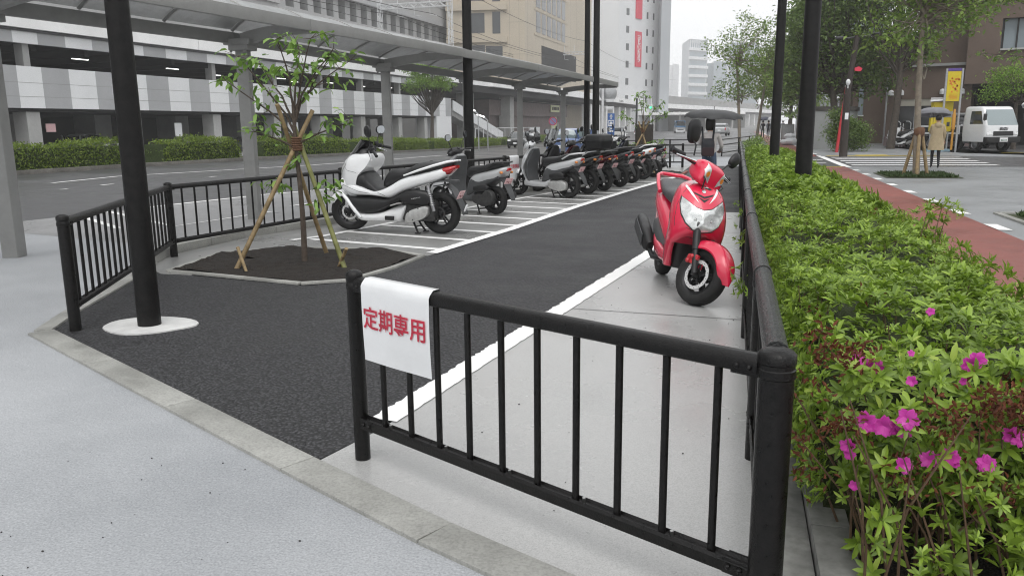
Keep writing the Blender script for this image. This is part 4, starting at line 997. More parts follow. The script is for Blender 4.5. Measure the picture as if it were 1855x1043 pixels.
    for i in range(9): sh.lathe([(.030, -.006), (.034, 0), (.030, .006)], (0, 0, 0), 'z', 12); k0 = len(sh.v) - 36; mtx = Matrix.Translation(Vector((.02, .16, .30)).lerp(Vector((.10, .165, .62)), .25 + i*.07)); sh.v[k0:] = [tuple(mtx @ Vector(p)) for p in sh.v[k0:]]
    B(sh, 'rear_shock', m_rims, root, x0)
    mf = MB(); mf.tube([(.3, -.17, .24), (.05, -.19, .27), (-.25, -.20, .36)], [.05, .065, .06], 14); B(mf, 'muffler', m_blk, root, x0)
    cstand(root, x0, .38, .19)
    ws = MB(); rows = []
    for j in range(7):
        t = j/6; rows.append([(lerp(1.325, 1.12, t) - .12*(i/6 - 1)**2 - .0*t, (i/6 - 1)*lerp(.165, .10, t), lerp(.945, 1.19, t) - .035*t*(i/6-1)**2) for i in range(13)])
    th = [[(x - .006, y, z - .003) for x, y, z in r_] for r_ in rows]
    ws.add([p for r_ in rows for p in r_], [(j*13+i, j*13+i+1, (j+1)*13+i+1, (j+1)*13+i) for j in range(6) for i in range(12)]); ws.add([p for r_ in th for p in r_], [(j*13+i, (j+1)*13+i, (j+1)*13+i+1, j*13+i+1) for j in range(6) for i in range(12)])
    B(ws, 'windscreen', m_smoke, root, x0)
    dh = MB(); dh.loft([rz(z, xf_, xb, hw, 2.6, 18) for z, xf_, xb, hw in ((.98, 1.20, .93, .15), (1.03, 1.17, .95, .135), (1.07, 1.12, 1.0, .10))]); B(dh, 'dashboard', m_blk, root, x0)
    hbm = MB(); hbm.tube([(.96, 0, 1.0), (.95, 0, 1.07)], .03, 10); hbm.box((.95, 0, 1.08), (.08, .16, .05), .015)
    hbo = B(hbm, 'handlebar', m_blk, root, x0, X)
    for s in (-1, 1):
        q = MB(); q.tube([(.95, s*.07, 1.085), (.90, s*.18, 1.09), (.84, s*.27, 1.06)], .013, 10); q.tube([(.865, s*.235, 1.072), (.80, s*.36, 1.03)], .020, 12); q.box((.895, s*.185, 1.09), (.06, .05, .05), .012); B(q, 'grip', m_blk, hbo, x0, X)
        lv = MB(); lv.tube([(.935, s*.18, 1.075), (.93, s*.24, 1.055), (.88, s*.34, 1.0), (.865, s*.365, .985)], [.010, .009, .008, .010], 8); B(lv, 'brake_lever', m_chr, hbo, x0, X)
        rs = MB(); rs.lathe([(.022, .0), (.026, .01), (.026, .055), (.02, .062)], (.925, s*.13, 1.09), 'z', 12); B(rs, 'fluid_reservoir', m_blk, hbo, x0, X)
    mirror(root, x0, X, (.91, .16, 1.11), (.90, .30, 1.33), .085, .075, R(-5), R(40))
    mirror(root, x0, X, (.91, -.16, 1.11), (.90, -.30, 1.28), .085, .055, R(5), R(-25))
    return root

def flat_scooter(label, loc, rz_, body, lower, seat, headl='high', scale=1.05, small=True, group=None, shield=False, topbox=False, lean=0.0):
    """step-through scooter with a flat floor"""
    W = 1.22; x0 = -W/2; rt = .225 if small else .245; root = thing('parked_scooter', label, 'scooter', loc, rz_, scale=scale, group=group); root.rotation_euler = (lean, 0, rz_)
    X = steer(W, rt, 26, .07, random.uniform(8, 24))
    wheel(root, 'front_wheel', W, rt, rt, .10, rt - .075, x0, X, disc=1, dr=.09)
    wheel(root, 'rear_wheel', 0, rt, rt, .105, rt - .075, x0)
    fk = MB(); ax = Vector((-.44, 0, .898))
    for s in (-1, 1):
        p = Vector((W, .08*s, rt)); fk.tube([p, p + ax*.34], .022, 8)
    fk.tube([Vector((W, 0, rt)) + ax*.34, Vector((W, 0, rt)) + ax*.9], .028, 8); B(fk, 'fork', m_blk, root, x0, X)
    fender(root, x0, X, W, rt, rt + .03, 5, 130, .075, .095, .06, body, tip=.2)
    st = [(.93,.86,.06,.03,.79,0), (.90,.90,.12,.05,.79,0), (.82,.965,.17,.08,.82,0), (.70,1.045,.195,.10,.87,0), (.55,1.07,.20,.10,.94,0), (.42,1.01,.195,.09,.92,0), (.31,.95,.175,.07,.87,0), (.27,.90,.15,.04,.82,0)]
    ap = MB(); rings = []
    for z, xf_, hw, d, xb, dr in fit(st, 3):
        rings.append([(xf_ - d*abs(k/8-1)**2.2, (k/8-1)*hw, z) for k in range(17)] + [(xb - .0, (1-k/3)*hw*.96, z) for k in range(7)])
    ap.loft(rings); raw = MB(); raw.join(ap); cw = B(ap, 'front_cowl', body, root, x0, ang=50)
    if headl == 'low': B(raw.patch([(1.5, -.12, .80), (1.5, .12, .80), (1.5, .13, .72), (1.5, .05, .66), (1.5, -.05, .66), (1.5, -.13, .72)], (-1, 0, 0), .006, 4), 'headlight', m_refl, cw, x0)
    for s in (-1, 1): B(raw.patch([(1.5, s*.12, .66), (1.5, s*.17, .68), (1.5, s*.17, .60)], (-1, 0, 0), .005, 3), 'indicator', m_orng, cw, x0)
    ins = MB(); ins.loft([rz(z, xf_, xb, hw, 3.5, 18) for z, xf_, xb, hw in ((.29, .86, .79, .15), (.45, .915, .85, .18), (.62, .90, .82, .182), (.80, .83, .76, .15), (.90, .79, .74, .09))]); B(ins, 'inner_shield', lower, root, x0)
    fl = MB(); fl.loft([rx(x, zt, zb, hw, 4, 16) for x, zt, zb, hw in ((.93, .33, .20, .16), (.7, .29, .19, .175), (.45, .30, .19, .175), (.33, .36, .22, .16))]); B(fl, 'floorboard', body if not small else lower, root, x0)
    uloft([(.52, .42, .26, .11), (.47, .56, .28, .145), (.36, .64, .33, .16), (.15, .68, .45, .165), (-.08, .72, .54, .15), (-.22, .75, .63, .11), (-.30, .755, .70, .06)], x0, 'rear_cowl', body, root, 2.8)
    uloft([(.545, .34, .24, .12), (.48, .52, .25, .152), (.38, .60, .29, .168), (.2, .56, .38, .168), (.02, .60, .48, .155), (-.16, .655, .56, .115)], x0, 'side_panel', lower, root, 3.2)
    uloft([(.55, .66, .56, .08), (.51, .735, .57, .125), (.38, .755, .61, .145), (.2, .77, .64, .15), (.02, .815, .68, .14), (-.14, .835, .72, .115), (-.24, .82, .76, .07)], x0, 'seat', seat, root)
    uloft([(-.25, .735, .665, .075), (-.29, .738, .685, .06), (-.315, .735, .70, .035)], x0, 'tail_light', m_tail, root)
    for s in (-1, 1):
        q = MB(); q.sph((-.235, s*.115, .665), (.036, .022, .022), 12, 8); B(q, 'rear_indicator', m_orng, root, x0)
        gb = MB(); gb.tube([(.06, s*.15, .72), (-.10, s*.15, .80), (-.26, s*.11, .825), (-.34, 0, .825)], .013, 8); B(gb, 'grab_rail', m_blk if small else m_sil, root, x0)
    rf = MB(); rf.loft([[(x, s*hw, z + e) for s, e in ((-1, 0), (1, 0), (1, .014), (-1, .014))] for x, z, hw in ((-.12, .57, .08), (-.22, .52, .075), (-.31, .38, .065), (-.38, .24, .045))]); B(rf, 'rear_fender', lower, root, x0)
    plate(root, x0, (-.285, 0, .535), .16, .105, R(-30))
    en = MB(); en.b2((.05, -.11, .16), (.42, .12, .40), .05); B(en, 'engine', m_dalu, root, x0)
    cv = MB(); cv.loft([[(.17 + .21*a*k, y, .235 + (.082 + .02*(a < 0))*b*k + .01*a) for a, b in [se(2*math.pi*j/28, 2.8) for j in range(28)]] for y, k in ((.09, 1.0), (.155, 1.0), (.175, .93), (.18, .8))])
    if small: cv.lathe([(.12, .10), (.125, .15), (.11, .185), (.05, .19)], (.02, 0, .27), 'y', 24)
    B(cv, 'transmission_cover', m_dalu if small else m_alu, root, x0)
    ac = MB(); ac.loft([rx(x, zt, zb, .05, 3, 16) for x, zt, zb in ((.34, .46, .36), (.25, .50, .34), (.06, .48, .36), (.02, .44, .39))]); ac.xf(Matrix.Translation((0, .12, 0))); B(ac, 'air_cleaner', m_blk, root, x0)
    mf = MB(); mf.tube([(.25, -.15, .22), (.02, -.17, .25), (-.24, -.17, .31)], [.04, .06, .055], 14); B(mf, 'muffler', m_blk, root, x0)
    cstand(root, x0, .36, .17)
    st = [(.80, 1.0, .95, .08), (.84, 1.03, .92, .13), (.90, 1.04, .90, .14), (.96, 1.02, .89, .125), (1.0, .97, .89, .085)]
    hc, hk = uloft(st, x0, 'handlebar_cover', body if not small else m_blk, root, 2.6, 3, 22, X)
    if headl == 'high': B(hk.patch([(1.4, .085*math.cos(t), .955 + .05*math.sin(t)) for t in [2*math.pi*j/16 for j in range(16)]], (-1, 0, 0), .008, 4), 'headlight', m_refl, hc, x0, X)
    for s in (-1, 1):
        hb = MB(); hb.tube([(.86, s*.09, .97), (.82, s*.22, .985)], .013, 8); hb.tube([(.825, s*.21, .985), (.785, s*.335, .975)], .019, 10); hbo = B(hb, 'grip', m_blk, hc, x0, X)
        lv = MB(); lv.tube([(.89, s*.15, .97), (.885, s*.20, .965), (.835, s*.32, .95), (.825, s*.34, .94)], [.010, .009, .008, .009], 8); B(lv, 'brake_lever', m_chr, hbo, x0, X)
        mirror(root, x0, X, (.86, s*.14, 1.01), (.84, s*.25, 1.22), .058, .055, 0, R(-15*s))
    if shield:
        ws = MB(); rows = [[(lerp(1.02, .90, j/5) - .10*(i/5-1)**2, (i/5-1)*lerp(.20, .16, j/5), lerp(.98, 1.24, j/5)) for i in range(11)] for j in range(6)]
        ws.add([p for r_ in rows for p in r_], [(j*11+i, j*11+i+1, (j+1)*11+i+1, (j+1)*11+i) for j in range(5) for i in range(10)]); th = [(x-.005, y, z) for r_ in rows for x, y, z in r_]; ws.add(th, [(j*11+i, (j+1)*11+i, (j+1)*11+i+1, j*11+i+1) for j in range(5) for i in range(10)])
        B(ws, 'windscreen', mat('clear_screen', (.8, .83, .84), .06, trans=.9, ior=1.1, coat=.5), root, x0)
    if topbox:
        tb = MB(); tb.loft([rz(z, xf_, xb, hw, 4, 28) for z, xf_, xb, hw in ((.86, -.06, -.40, .18), (.875, -.03, -.43, .20), (.98, -.01, -.46, .215), (1.005, 0, -.47, .22))]); t1 = B(tb, 'top_box', m_blk, root, x0)
        tb = MB(); tb.loft([rz(z, xf_, xb, hw, 4, 28) for z, xf_, xb, hw in ((1.008, 0, -.47, .222), (1.03, .002, -.472, .224), (1.11, -.03, -.45, .21), (1.135, -.07, -.41, .18))]); B(tb, 'lid', m_blk, t1, x0)
        tb = MB(); tb.b2((-.32, -.12, .82), (-.05, .12, .862), .01); B(tb, 'carrier', m_blk, t1, x0)
    return root

GR = 'scooters and motorbikes parked in the stall row'
red = red_scooter('bright red scooter with big clear headlight, parked alone on the concrete by the right fence', (-.50, 7.20, .008), math.atan2(-1.45, .40), R(-9))
wy = math.atan2(.12, -1.42)
white = maxi_scooter('large white maxi scooter with smoked windscreen and red tail light, first in the row', (-4.58, 10.36, .008), wy, 0, GR)
def head(rear, deg): return (math.cos(R(deg)), math.sin(R(deg)))
def putpos(rear, deg, W, s):
    h_ = head(rear, deg); return (rear[0] + h_[0]*W*s/2, rear[1] + h_[1]*W*s/2, .008)
sil = flat_scooter('small silver and grey scooter with round mirrors, second in the row behind the white one', putpos((-3.83, 12.75), 152, 1.22, 1.05), R(152), m_sil, m_gry, m_seat, 'high', 1.05, True, GR)
tour = flat_scooter('silver scooter with long seat and silver leg shield, third in the row', putpos((-3.25, 15.95), 157, 1.22, 1.08), R(157), m_sil, m_gry, m_seat, 'low', 1.08, False, GR)
m_dkr = mat('dark_maroon_paint', (.05, .008, .012), .25, coat=.8); m_dkb = mat('black_gloss_paint', (.012, .012, .013), .22, coat=.9); m_navy = mat('navy_gloss_paint', (.012, .016, .03), .22, coat=.9); m_wine = mat('deep_grey_paint', (.03, .031, .034), .25, coat=.8, metal=.3)
blk = flat_scooter('black scooter carrying a big black top box behind its seat', putpos((-3.05, 16.95), 156, 1.22, 1.10), R(156), m_dkb, m_blk, m_seat, 'low', 1.10, False, GR, shield=True, topbox=True)
base = flat_scooter('dark maroon scooter, next after the one with the top box', putpos((-2.85, 17.85), 151, 1.22, 1.06), R(151), m_dkr, m_blk, m_seat, 'high', 1.06, True, GR)
for (rear, deg, sc, ov, lab, src) in [((-2.66, 19.0), 154, 1.12, {'dark_maroon_paint': m_wine, 'amber_lens': m_tail}, 'dark grey scooter with silver grab rail and pale plate, mid row', base),
        ((-2.54, 20.3), 163, 1.04, {'dark_maroon_paint': m_dkb}, 'black scooter with bright amber rear indicators, third from the far end', base),
        ((-2.42, 21.6), 160, 1.12, {'silver_gloss_paint': m_wht, 'grey_trim_plastic': m_blk}, 'black and white scooter next to last in the row', tour),
        ((-2.24, 22.7), 163, 1.08, {'dark_maroon_paint': m_navy, 'amber_lens': m_dkr}, 'dark navy scooter at the far end of the row', base)]:
    c = copy_tree(src, None, ov); c.location = putpos(rear, deg, 1.22, sc); c.rotation_euler = (0, 0, R(deg)); c.scale = (sc,)*3; c['label'] = lab
def rayD(px, py, y):
    d = ray(px, py); t = y/d.y; return Vector((d.x*t, y, EYE + d.z*t))
# helmet hung on the third scooter's handlebar
hm = thing('helmet', 'black and silver motorcycle helmet hanging on the handlebar of the third scooter', 'helmet', tuple(rayD(966, 262, 17.0)), R(160))
k = MB(); k.sph((0, 0, .16), (.165, .14, .16), 20, 12); k.v = [(x, y, max(z, .02)) for x, y, z in k.v]; raw = MB(); raw.join(k); k.build('shell', mat('black_helmet_paint', (.02, .02, .021), .12, coat=1.0), hm)
vz = raw.patch([(.4, -.12, .20), (.4, .12, .20), (.4, .11, .09), (.4, -.11, .09)], (-1, 0, 0), .004, 4); vz.build('visor', m_smoke, hm)
for s in (-1, 1): raw.patch([(-.08, s*.4, .23), (.06, s*.4, .26), (.03, s*.4, .20), (-.10, s*.4, .18)], (0, -s, 0), .003, 4).build('shell_graphic', m_sil, hm)
# ------------------------------------------------------------------ azalea hedge
LF_az = leafmat('azalea_leaf', (.115, .19, .021), (.30, .445, .053), (.42, .53, .10), .42)
LF_dead = leafmat('withered_azalea', (.09, .028, .012), (.19, .06, .025), (.13, .06, .03), .8)
m_twig = mat('azalea_twig', (.12, .075, .045), .8, var=.3, vscale=30)
m_mass = mat('shaded_twigs', (.038, .050, .016), .95, var=.5, vscale=25, bump=1.0, bscale=40)  # solid core colour; the shade among the inner twigs is painted in
m_hcore = mat('hedge_dark_core', (.035, .055, .012), .9, var=.5, vscale=14, bump=1.0, bscale=20)  # solid core; shade behind the clipped leaves is put into its dark green
LF_petal = leafmat('azalea_petal', (.55, .035, .36), (.68, .07, .46), (.70, .14, .50), .5)
def hz_(x, y):
    return .63 + .045*math.sin(y*1.7 + x*2) + .05*math.sin(y*4.3 + 1)*math.cos(x*6) + .03*math.sin(y*9 + x*11) - .10*max(0, (x-1.05)/.4)**2
az = thing('azalea_hedge', 'long low bright green azalea hedge with magenta flowers between the fence and the red path', 'hedge', (.9, 2.4, 0))
o0 = Vector((.9, 2.4, 0))
def whorls(pts, nrm, ln, k, spread):
    P = []; D = []; N = []; Ls = []
    for p, n in zip(pts, nrm):
        n = n.normalized(); a = n.cross(Vector((.3, .9, .1))).normalized(); b = n.cross(a); L = ln*random.uniform(.55, 1.35); ph = random.uniform(0, 6.28)
        for i in range(k):
            t = ph + 6.283*i/k*1.0 + random.uniform(-.25, .25); e = random.uniform(*spread) if i % 2 else random.uniform(spread[0], spread[0] + .35)
            d = (a*math.cos(t) + b*math.sin(t))*math.cos(e) + n*math.sin(e)
            P.append(p + n*random.uniform(-.01, .01)); D.append(d); N.append(n); Ls.append(L*random.uniform(.7, 1.1))
    return P, D, N, np.array(Ls)
pts = []; nrm = []; pts2 = []; nrm2 = []; pts3 = []; nrm3 = []
def gauss_v(s): return Vector((random.gauss(0, s), random.gauss(0, s), random.gauss(0, s)))
yv = 2.75
while yv < 28.3:
    dens = 330 if yv < 5 else (220 if yv < 9 else (150 if yv < 15 else 95))
    dy = .25; cnt = int(dens*1.22*dy)
    for _ in range(cnt):
        x = random.uniform(.30, 1.52); y = yv + random.uniform(0, dy)
        z = hz_(x, y) + random.gauss(0, .022)
        edge = max(0, (x - 1.25)/.25) - max(0, (.40 - x)/.1)
        p = Vector((x, y, z - .05*abs(edge))) - o0; n = Vector((.55*edge, 0, 1)) + gauss_v(.32)
        (pts if yv < 9 else pts2).append(p); (nrm if yv < 9 else nrm2).append(n)
    for side, xs in ((-1, .29), (1, 1.5)):
        for _ in range(int(cnt*.5)):
            y = yv + random.uniform(0, dy); z = random.uniform(.12, .62)
            p = Vector((xs + side*random.uniform(-.06, .02), y, z)) - o0; n = Vector((side, 0, .5)) + gauss_v(.35)
            (pts if yv < 9 else pts2).append(p); (nrm if yv < 9 else nrm2).append(n)
    for _ in range(int(cnt*.6)):
        x = random.uniform(.32, 1.45); y = yv + random.uniform(0, dy)
        p = Vector((x, y, hz_(x, y) - random.uniform(.05, .16))) - o0; (pts if yv < 9 else pts2).append(p); (nrm if yv < 9 else nrm2).append(Vector((0, 0, 1)) + gauss_v(.7))
    yv += dy
# the near end face of the hedge, thin and leggy
stems = MB()
for _ in range(520):
    x = random.uniform(.34, 1.75); z = random.uniform(.28, .72)*(1 if x < 1.5 else .8); y = 2.80 - .20*math.sin(z*3.4) + random.gauss(0, .05)
    pts.append(Vector((x, y, z)) - o0); nrm.append(Vector((0, -1, .8)) + gauss_v(.4))
for _ in range(230):
    x = random.uniform(.42, 1.6); z = random.uniform(.04, .40); y = 2.55 + random.gauss(0, .12)
    pts.append(Vector((x, y, z)) - o0); nrm.append(Vector((0, -.6, .8)) + gauss_v(.5))
for _ in range(150):
    x = random.uniform(.42, 1.75); y = random.uniform(2.45, 3.0); tx, ty, tz = x + random.gauss(-.04, .12), y + random.gauss(-.1, .06), random.uniform(.35, .68)
    stems.tube([Vector((x, y, -.02)) - o0, Vector((lerp(x, tx, .4) + random.gauss(0, .02), lerp(y, ty, .4), tz*.5)) - o0, Vector((tx, ty, tz)) - o0], [.0055, .004, .002], 5)
for _ in range(500):
    x = random.uniform(.36, 1.45); y = random.uniform(3.0, 10); stems.tube([Vector((x, y, 0)) - o0, Vector((x + random.gauss(0, .06), y + random.gauss(0, .06), hz_(x, y) - .03)) - o0], [.005, .002], 4)
# stray shoots that stand above the hedge by the path
for bx, by, hh_ in ((1.42, 6.35, .86), (1.50, 6.55, .80), (1.36, 6.5, .80), (1.44, 6.8, .72)):
    q = Vector((bx, by, hh_)) - o0; stems.tube([Vector((bx - .12, by - .15, .3)) - o0, q], [.006, .003], 5)
    for _ in range(9):
        pts.append(q + Vector((random.gauss(0, .045), random.gauss(0, .045), random.gauss(-.02, .05)))); nrm.append(Vector((0, 0, 1)) + gauss_v(.5))
# sprigs poking through the fence
for by, z in ((5.4, .45), (5.35, .38), (7.3, .5), (9.4, .5)):
    for _ in range(7): pts.append(Vector((.06 + random.gauss(0, .04), by + random.gauss(0, .05), z + random.gauss(0, .05))) - o0); nrm.append(Vector((-1, -.3, .5)) + gauss_v(.4))
stems.build('stems', m_twig, az)
P, D, N, Ls = whorls(pts, nrm, .052, 9, (.2, 1.05)); leaves7('foliage', P, D, N, Ls, Ls*.33, LF_az, az, .16, .16)
P, D, N, Ls = whorls(pts2, nrm2, .098, 7, (.12, .95)); leaves('foliage', P, D, N, Ls, Ls*.40, LF_az, az, .16, .16)
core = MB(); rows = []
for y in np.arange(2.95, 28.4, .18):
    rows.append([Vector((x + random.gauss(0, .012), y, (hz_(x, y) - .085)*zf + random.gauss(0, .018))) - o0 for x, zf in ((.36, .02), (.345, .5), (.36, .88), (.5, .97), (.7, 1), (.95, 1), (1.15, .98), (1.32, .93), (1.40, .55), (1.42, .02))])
core.loft(rows); core.build('dark_core', m_mass, az)
def rayY(px, py, y):
    d = ray(px, py); t = y/d.y; return Vector((d.x*t, y, EYE + d.z*t))
def flower(m_P, p, s, n):
    a = n.cross(Vector((.2, .3, 1))).normalized(); b = n.cross(a); ph = random.uniform(0, 6)
    P = []; D = []; N = []
    for i in range(5):
        t = ph + 6.283*i/5; d = (a*math.cos(t) + b*math.sin(t))*.85 + n*.5
        for dt in (-.16, .16):
            P.append(p); D.append((a*math.cos(t+dt) + b*math.sin(t+dt))*.85 + n*(.5 + random.uniform(-.1, .1))); N.append(n)
    return P, D, N
for i, (px, py, nf, s) in enumerate([(1552, 662, 3, .030), (1585, 664, 2, .028), (1766, 662, 2, .034), (1607, 770, 3, .042), (1633, 772, 2, .042), (1700, 832, 3, .036), (1722, 828, 1, .036), (1782, 845, 2, .034), (1636, 842, 1, .034), (1652, 690, 1, .022), (1535, 805, 1, .030), (1540, 822, 1, .024), (1848, 805, 2, .034), (1686, 565, 1, .020), (1650, 640, 1, .014), (1548, 878, 1, .022), (1570, 775, 1, .020), (1745, 690, 1, .016)]):
    yy_ = 2.50 if py > 700 else (2.60 if py > 600 else 3.1)
    p = rayY(px, py, yy_) - o0; P = []; D = []; N = []
    for k in range(nf):
        n = (Vector((random.uniform(-.6, .6), -1, random.uniform(-.1, .6)))).normalized(); q = p + Vector((random.gauss(0, .020), random.uniform(0, .03), random.gauss(0, .014)))*(1 if nf > 1 else 0)
        a_, b_, c_ = flower(None, q, s, n); P += a_; D += b_; N += c_
    leaves7('blossom', P, D, N, s*.82, s*.62, LF_petal, az, .34, .10, .50)
P = []; D = []
for px, py, sp, cnt in ((1838, 745, .05, 160), (1528, 770, .035, 80), (1490, 640, .03, 40), (1720, 760, .05, 120), (1810, 720, .04, 60), (1460, 700, .04, 24), (1455, 790, .04, 30), (1452, 850, .04, 30), (1560, 635, .03, 30), (1545, 650, .025, 30), (1480, 605, .025, 26), (1650, 860, .05, 60), (1800, 890, .05, 50)):
    p = rayY(px, py, 2.5) - o0
    for _ in range(cnt): P.append(p + Vector((random.gauss(0, sp), random.gauss(0, sp*.6), random.gauss(0, sp*.7)))); D.append(gauss_v(1) + Vector((0, 0, -.3)))
for _ in range(520):
    x = random.uniform(.32, 1.4); y = 2.8 + 6*random.random()**2; q = Vector((x, y, hz_(x, y) - .015)) - o0
    if random.random() < .06:
        for _ in range(9): P.append(q + gauss_v(.02)); D.append(gauss_v(1))
leaves('withered_blooms', P, D, unit(len(P)), .026, .010, LF_dead, az, .4, .3)

# ------------------------------------------------------------------ trees and hedges
m_trunk = mat('tree_bark', (.075, .062, .05), .85, var=.4, vscale=8, bump=.8, bscale=20)
m_trunkp = mat('pale_tree_bark', (.22, .19, .15), .8, var=.3, vscale=9, bump=.4, bscale=25)
LF_d = leafmat('dark_tree_leaf', (.065, .115, .026), (.17, .26, .055), (.25, .35, .085), .5)
LF_m = leafmat('mid_tree_leaf', (.10, .175, .036), (.24, .35, .07), (.32, .43, .11), .5)
LF_b = leafmat('bright_tree_leaf', (.12, .23, .024), (.25, .41, .05), (.32, .47, .09), .45)
LF_h = leafmat('street_hedge_leaf', (.09, .15, .018), (.21, .29, .035), (.32, .38, .06), .5)
def tree(label, base, trunk_h, r, blobs, nleaf, ls, ma, bark=m_trunk, cat='tree', name='street_tree', group=None, fill=.55, clump=26, stakes=0):
    base = Vector(base); root = thing(name, label, cat, base, group=group)
    m = MB(); top = Vector((random.gauss(0, .05*trunk_h), random.gauss(0, .05*trunk_h), trunk_h))
    m.tube([(0, 0, -.3), (r*.1, 0, .1), top*.5 + Vector((random.gauss(0, .03), random.gauss(0, .03), 0)), top], [r*1.35, r*1.1, r*.9, r*.62], 12)
    P = []; D = []
    tot = sum(b[1][0]*b[1][1]*b[1][2] for b in blobs)
    for c, rad in blobs:
        c = Vector(c); nclump = max(4, int(nleaf/clump*rad[0]*rad[1]*rad[2]/tot))
        for i in range(nclump):
            u = Vector(tuple(unit(1)[0])); q = random.random()**fill*.5 + .5*random.random()**.3
            p = c + Vector((u.x*rad[0], u.y*rad[1], u.z*rad[2]))*q*random.uniform(.75, 1.12)
            if i % 3 == 0 and i < 90:
                s0 = top.lerp(Vector((0, 0, trunk_h*.75)), random.random()*.6) if p.z > trunk_h*.7 else Vector((0, 0, max(.4, p.z*.8)))
                mid = s0.lerp(p, .5) + Vector((random.gauss(0, .1), random.gauss(0, .1), -.05*(p-s0).length))
                m.tube([s0, mid, p], [r*.30, r*.16, r*.04], 5)
            sp = .32*min(rad)**.6*random.uniform(.5, 1.1)
            for _ in range(clump):
                P.append(p + Vector((random.gauss(0, sp), random.gauss(0, sp), random.gauss(0, sp*.55)))); D.append((random.gauss(0, 1), random.gauss(0, 1), random.gauss(-.25, .5)))
    m.build('trunk', bark, root)
    n = len(P); leaves('crown', P, D, np.tile([0, 0, 1.], (n, 1)) + RNG.normal(size=(n, 3))*.5, RNG.uniform(ls*.7, ls*1.3, n), RNG.uniform(ls*.4, ls*.65, n), ma, root, .2, .1)
    if stakes:
        for a_ in (.35, 2.6, 4.6)[:stakes]:
            s_ = MB(); s_.tube([(.35*math.cos(a_), .35*math.sin(a_), -.1), (.06*math.cos(a_), .06*math.sin(a_), 1.25)], .045, 8); s_.build('prop', m_bamboo, root)
        h_ = MB(); h_.lathe([(r*1.1, 1.05), (r*1.6, 1.1), (r*1.6, 1.25), (r*1.1, 1.3)], (0, 0, 0), n=14); h_.build('rope_binding', m_hemp, root)
    return root
GT = 'trees along the right-hand path'
tree('young street tree with pale trunk and wooden props in the bed on the grey path', (4.62, 23.9, 0), 4.6, .085, [((.2, 0, 4.1), (1.5, 1.4, .9)), ((-.3, .2, 5.4), (1.8, 1.6, 1.2)), ((1.2, 0, 4.9), (1.4, 1.2, .8)), ((-1.1, 0, 3.7), (.9, .9, .4)), ((-.1, 0, 3.1), (.6, .6, .3))], 4200, .15, LF_m, m_trunkp, group=GT, clump=14, stakes=3)
tree('dense dark broadleaf tree behind the grey wall and the red pole', (5.4, 51.0, 0), 3.6, .24, [((.2, 0, 5.6), (3.0, 2.4, 2.4)), ((-1.6, 0, 4.4), (2.0, 1.8, 1.6)), ((1.9, -.3, 4.0), (1.8, 1.6, 1.5)), ((0, 0, 8.6), (3.0, 2.4, 2.0)), ((-1.5, 0, 7.2), (2.0, 2, 1.7))], 13000, .24, LF_d, group=GT)
tree('tall dark green tree rising in front of the brown building corner', (7.9, 48.0, 0), 4.5, .2, [((0, 0, 7.2), (2.5, 2.2, 2.2)), ((.9, 0, 5.2), (1.5, 1.4, 1.1)), ((-.6, 0, 9.6), (2.8, 2.3, 1.8)), ((2.8, 0, 8.8), (2.0, 1.6, 1.7))], 7000, .22, LF_d, group=GT)
tree('broad green tree over the cycle path beyond the two hedge poles', (4.9, 62, 0), 4.0, .25, [((0, 0, 6.2), (3.0, 2.6, 3.0)), ((-2.0, 0, 5.0), (2.2, 2.0, 2.2)), ((.4, 0, 9.6), (3.0, 2.6, 2.2)), ((1.5, 0, 3.8), (1.6, 1.5, 1.0))], 9500, .26, LF_d, group=GT)
tree('mid green tree farther down the cycle path, left of the nearer crowns', (4.9, 74, 0), 4.0, .22, [((-.3, 0, 6.4), (2.8, 2.6, 3.0)), ((-1.5, 0, 4.6), (2.2, 2.0, 1.8)), ((0, 0, 9.8), (2.4, 2.2, 2.0)), ((1, 0, 3.4), (1.6, 1.5, 1.2))], 9000, .28, LF_m, group=GT)
tree('farthest tree at the end of the cycle path', (5.6, 100, 0), 4.0, .25, [((0, 0, 6.4), (3.6, 3.2, 3.2)), ((-2.4, 0, 4.4), (2.2, 2.0, 1.6)), ((1.5, 0, 9), (3, 3, 2.4)), ((.5, 0, 3.2), (2.2, 2, 1.5))], 6500, .36, LF_m, group=GT)
tree('slender tree with sparse layered crown at the street corner past the hedge', (.05, 47.5, 0), 5.2, .085, [((-.5, 0, 3.4), (1.3, 1.2, .9)), ((.2, 0, 4.6), (1.5, 1.4, 1.0)), ((-.6, 0, 5.6), (1.5, 1.3, .9)), ((.3, 0, 6.7), (1.1, 1.0, .8)), ((1.2, 0, 3.6), (1.0, 1.0, .8))], 2900, .16, LF_m, m_trunkp, group=GT, clump=14)
tree('second slender tree just right of the sparse corner tree', (1.05, 55, 0), 5.0, .09, [((0, 0, 4.2), (1.7, 1.5, 1.4)), ((.8, 0, 5.8), (1.7, 1.5, 1.2)), ((0, 0, 6.9), (1.3, 1.2, .9))], 2500, .17, LF_m, m_trunkp, group=GT, clump=16)
tree('street tree with spreading bright crown rising behind the bus stop canopy', tuple(at(795, 268) + Vector((-.8, 0, 0))), 4.0, .22, [((0, 0, 6.9), (3.0, 3.0, .8)), ((-1.0, 0, 8.2), (2.5, 2.5, .8)), ((1.2, 0, 8.6), (2.2, 2.2, .8)), ((-2.0, 0, 6.2), (1.3, 1.3, .5)), ((1.8, 0, 6.3), (1.2, 1.2, .5))], 9000, .19, LF_b, group=None, clump=20)
tree('roadside tree whose lowest leaves show above the white parapet at the far left', (-24.6, 18.6, 0), 5.2, .2, [((0.2, 0, 7.2), (1.7, 1.7, 1.1)), ((-1.5, -1.5, 8.2), (2.2, 2.2, 1.3))], 3500, .13, LF_d)
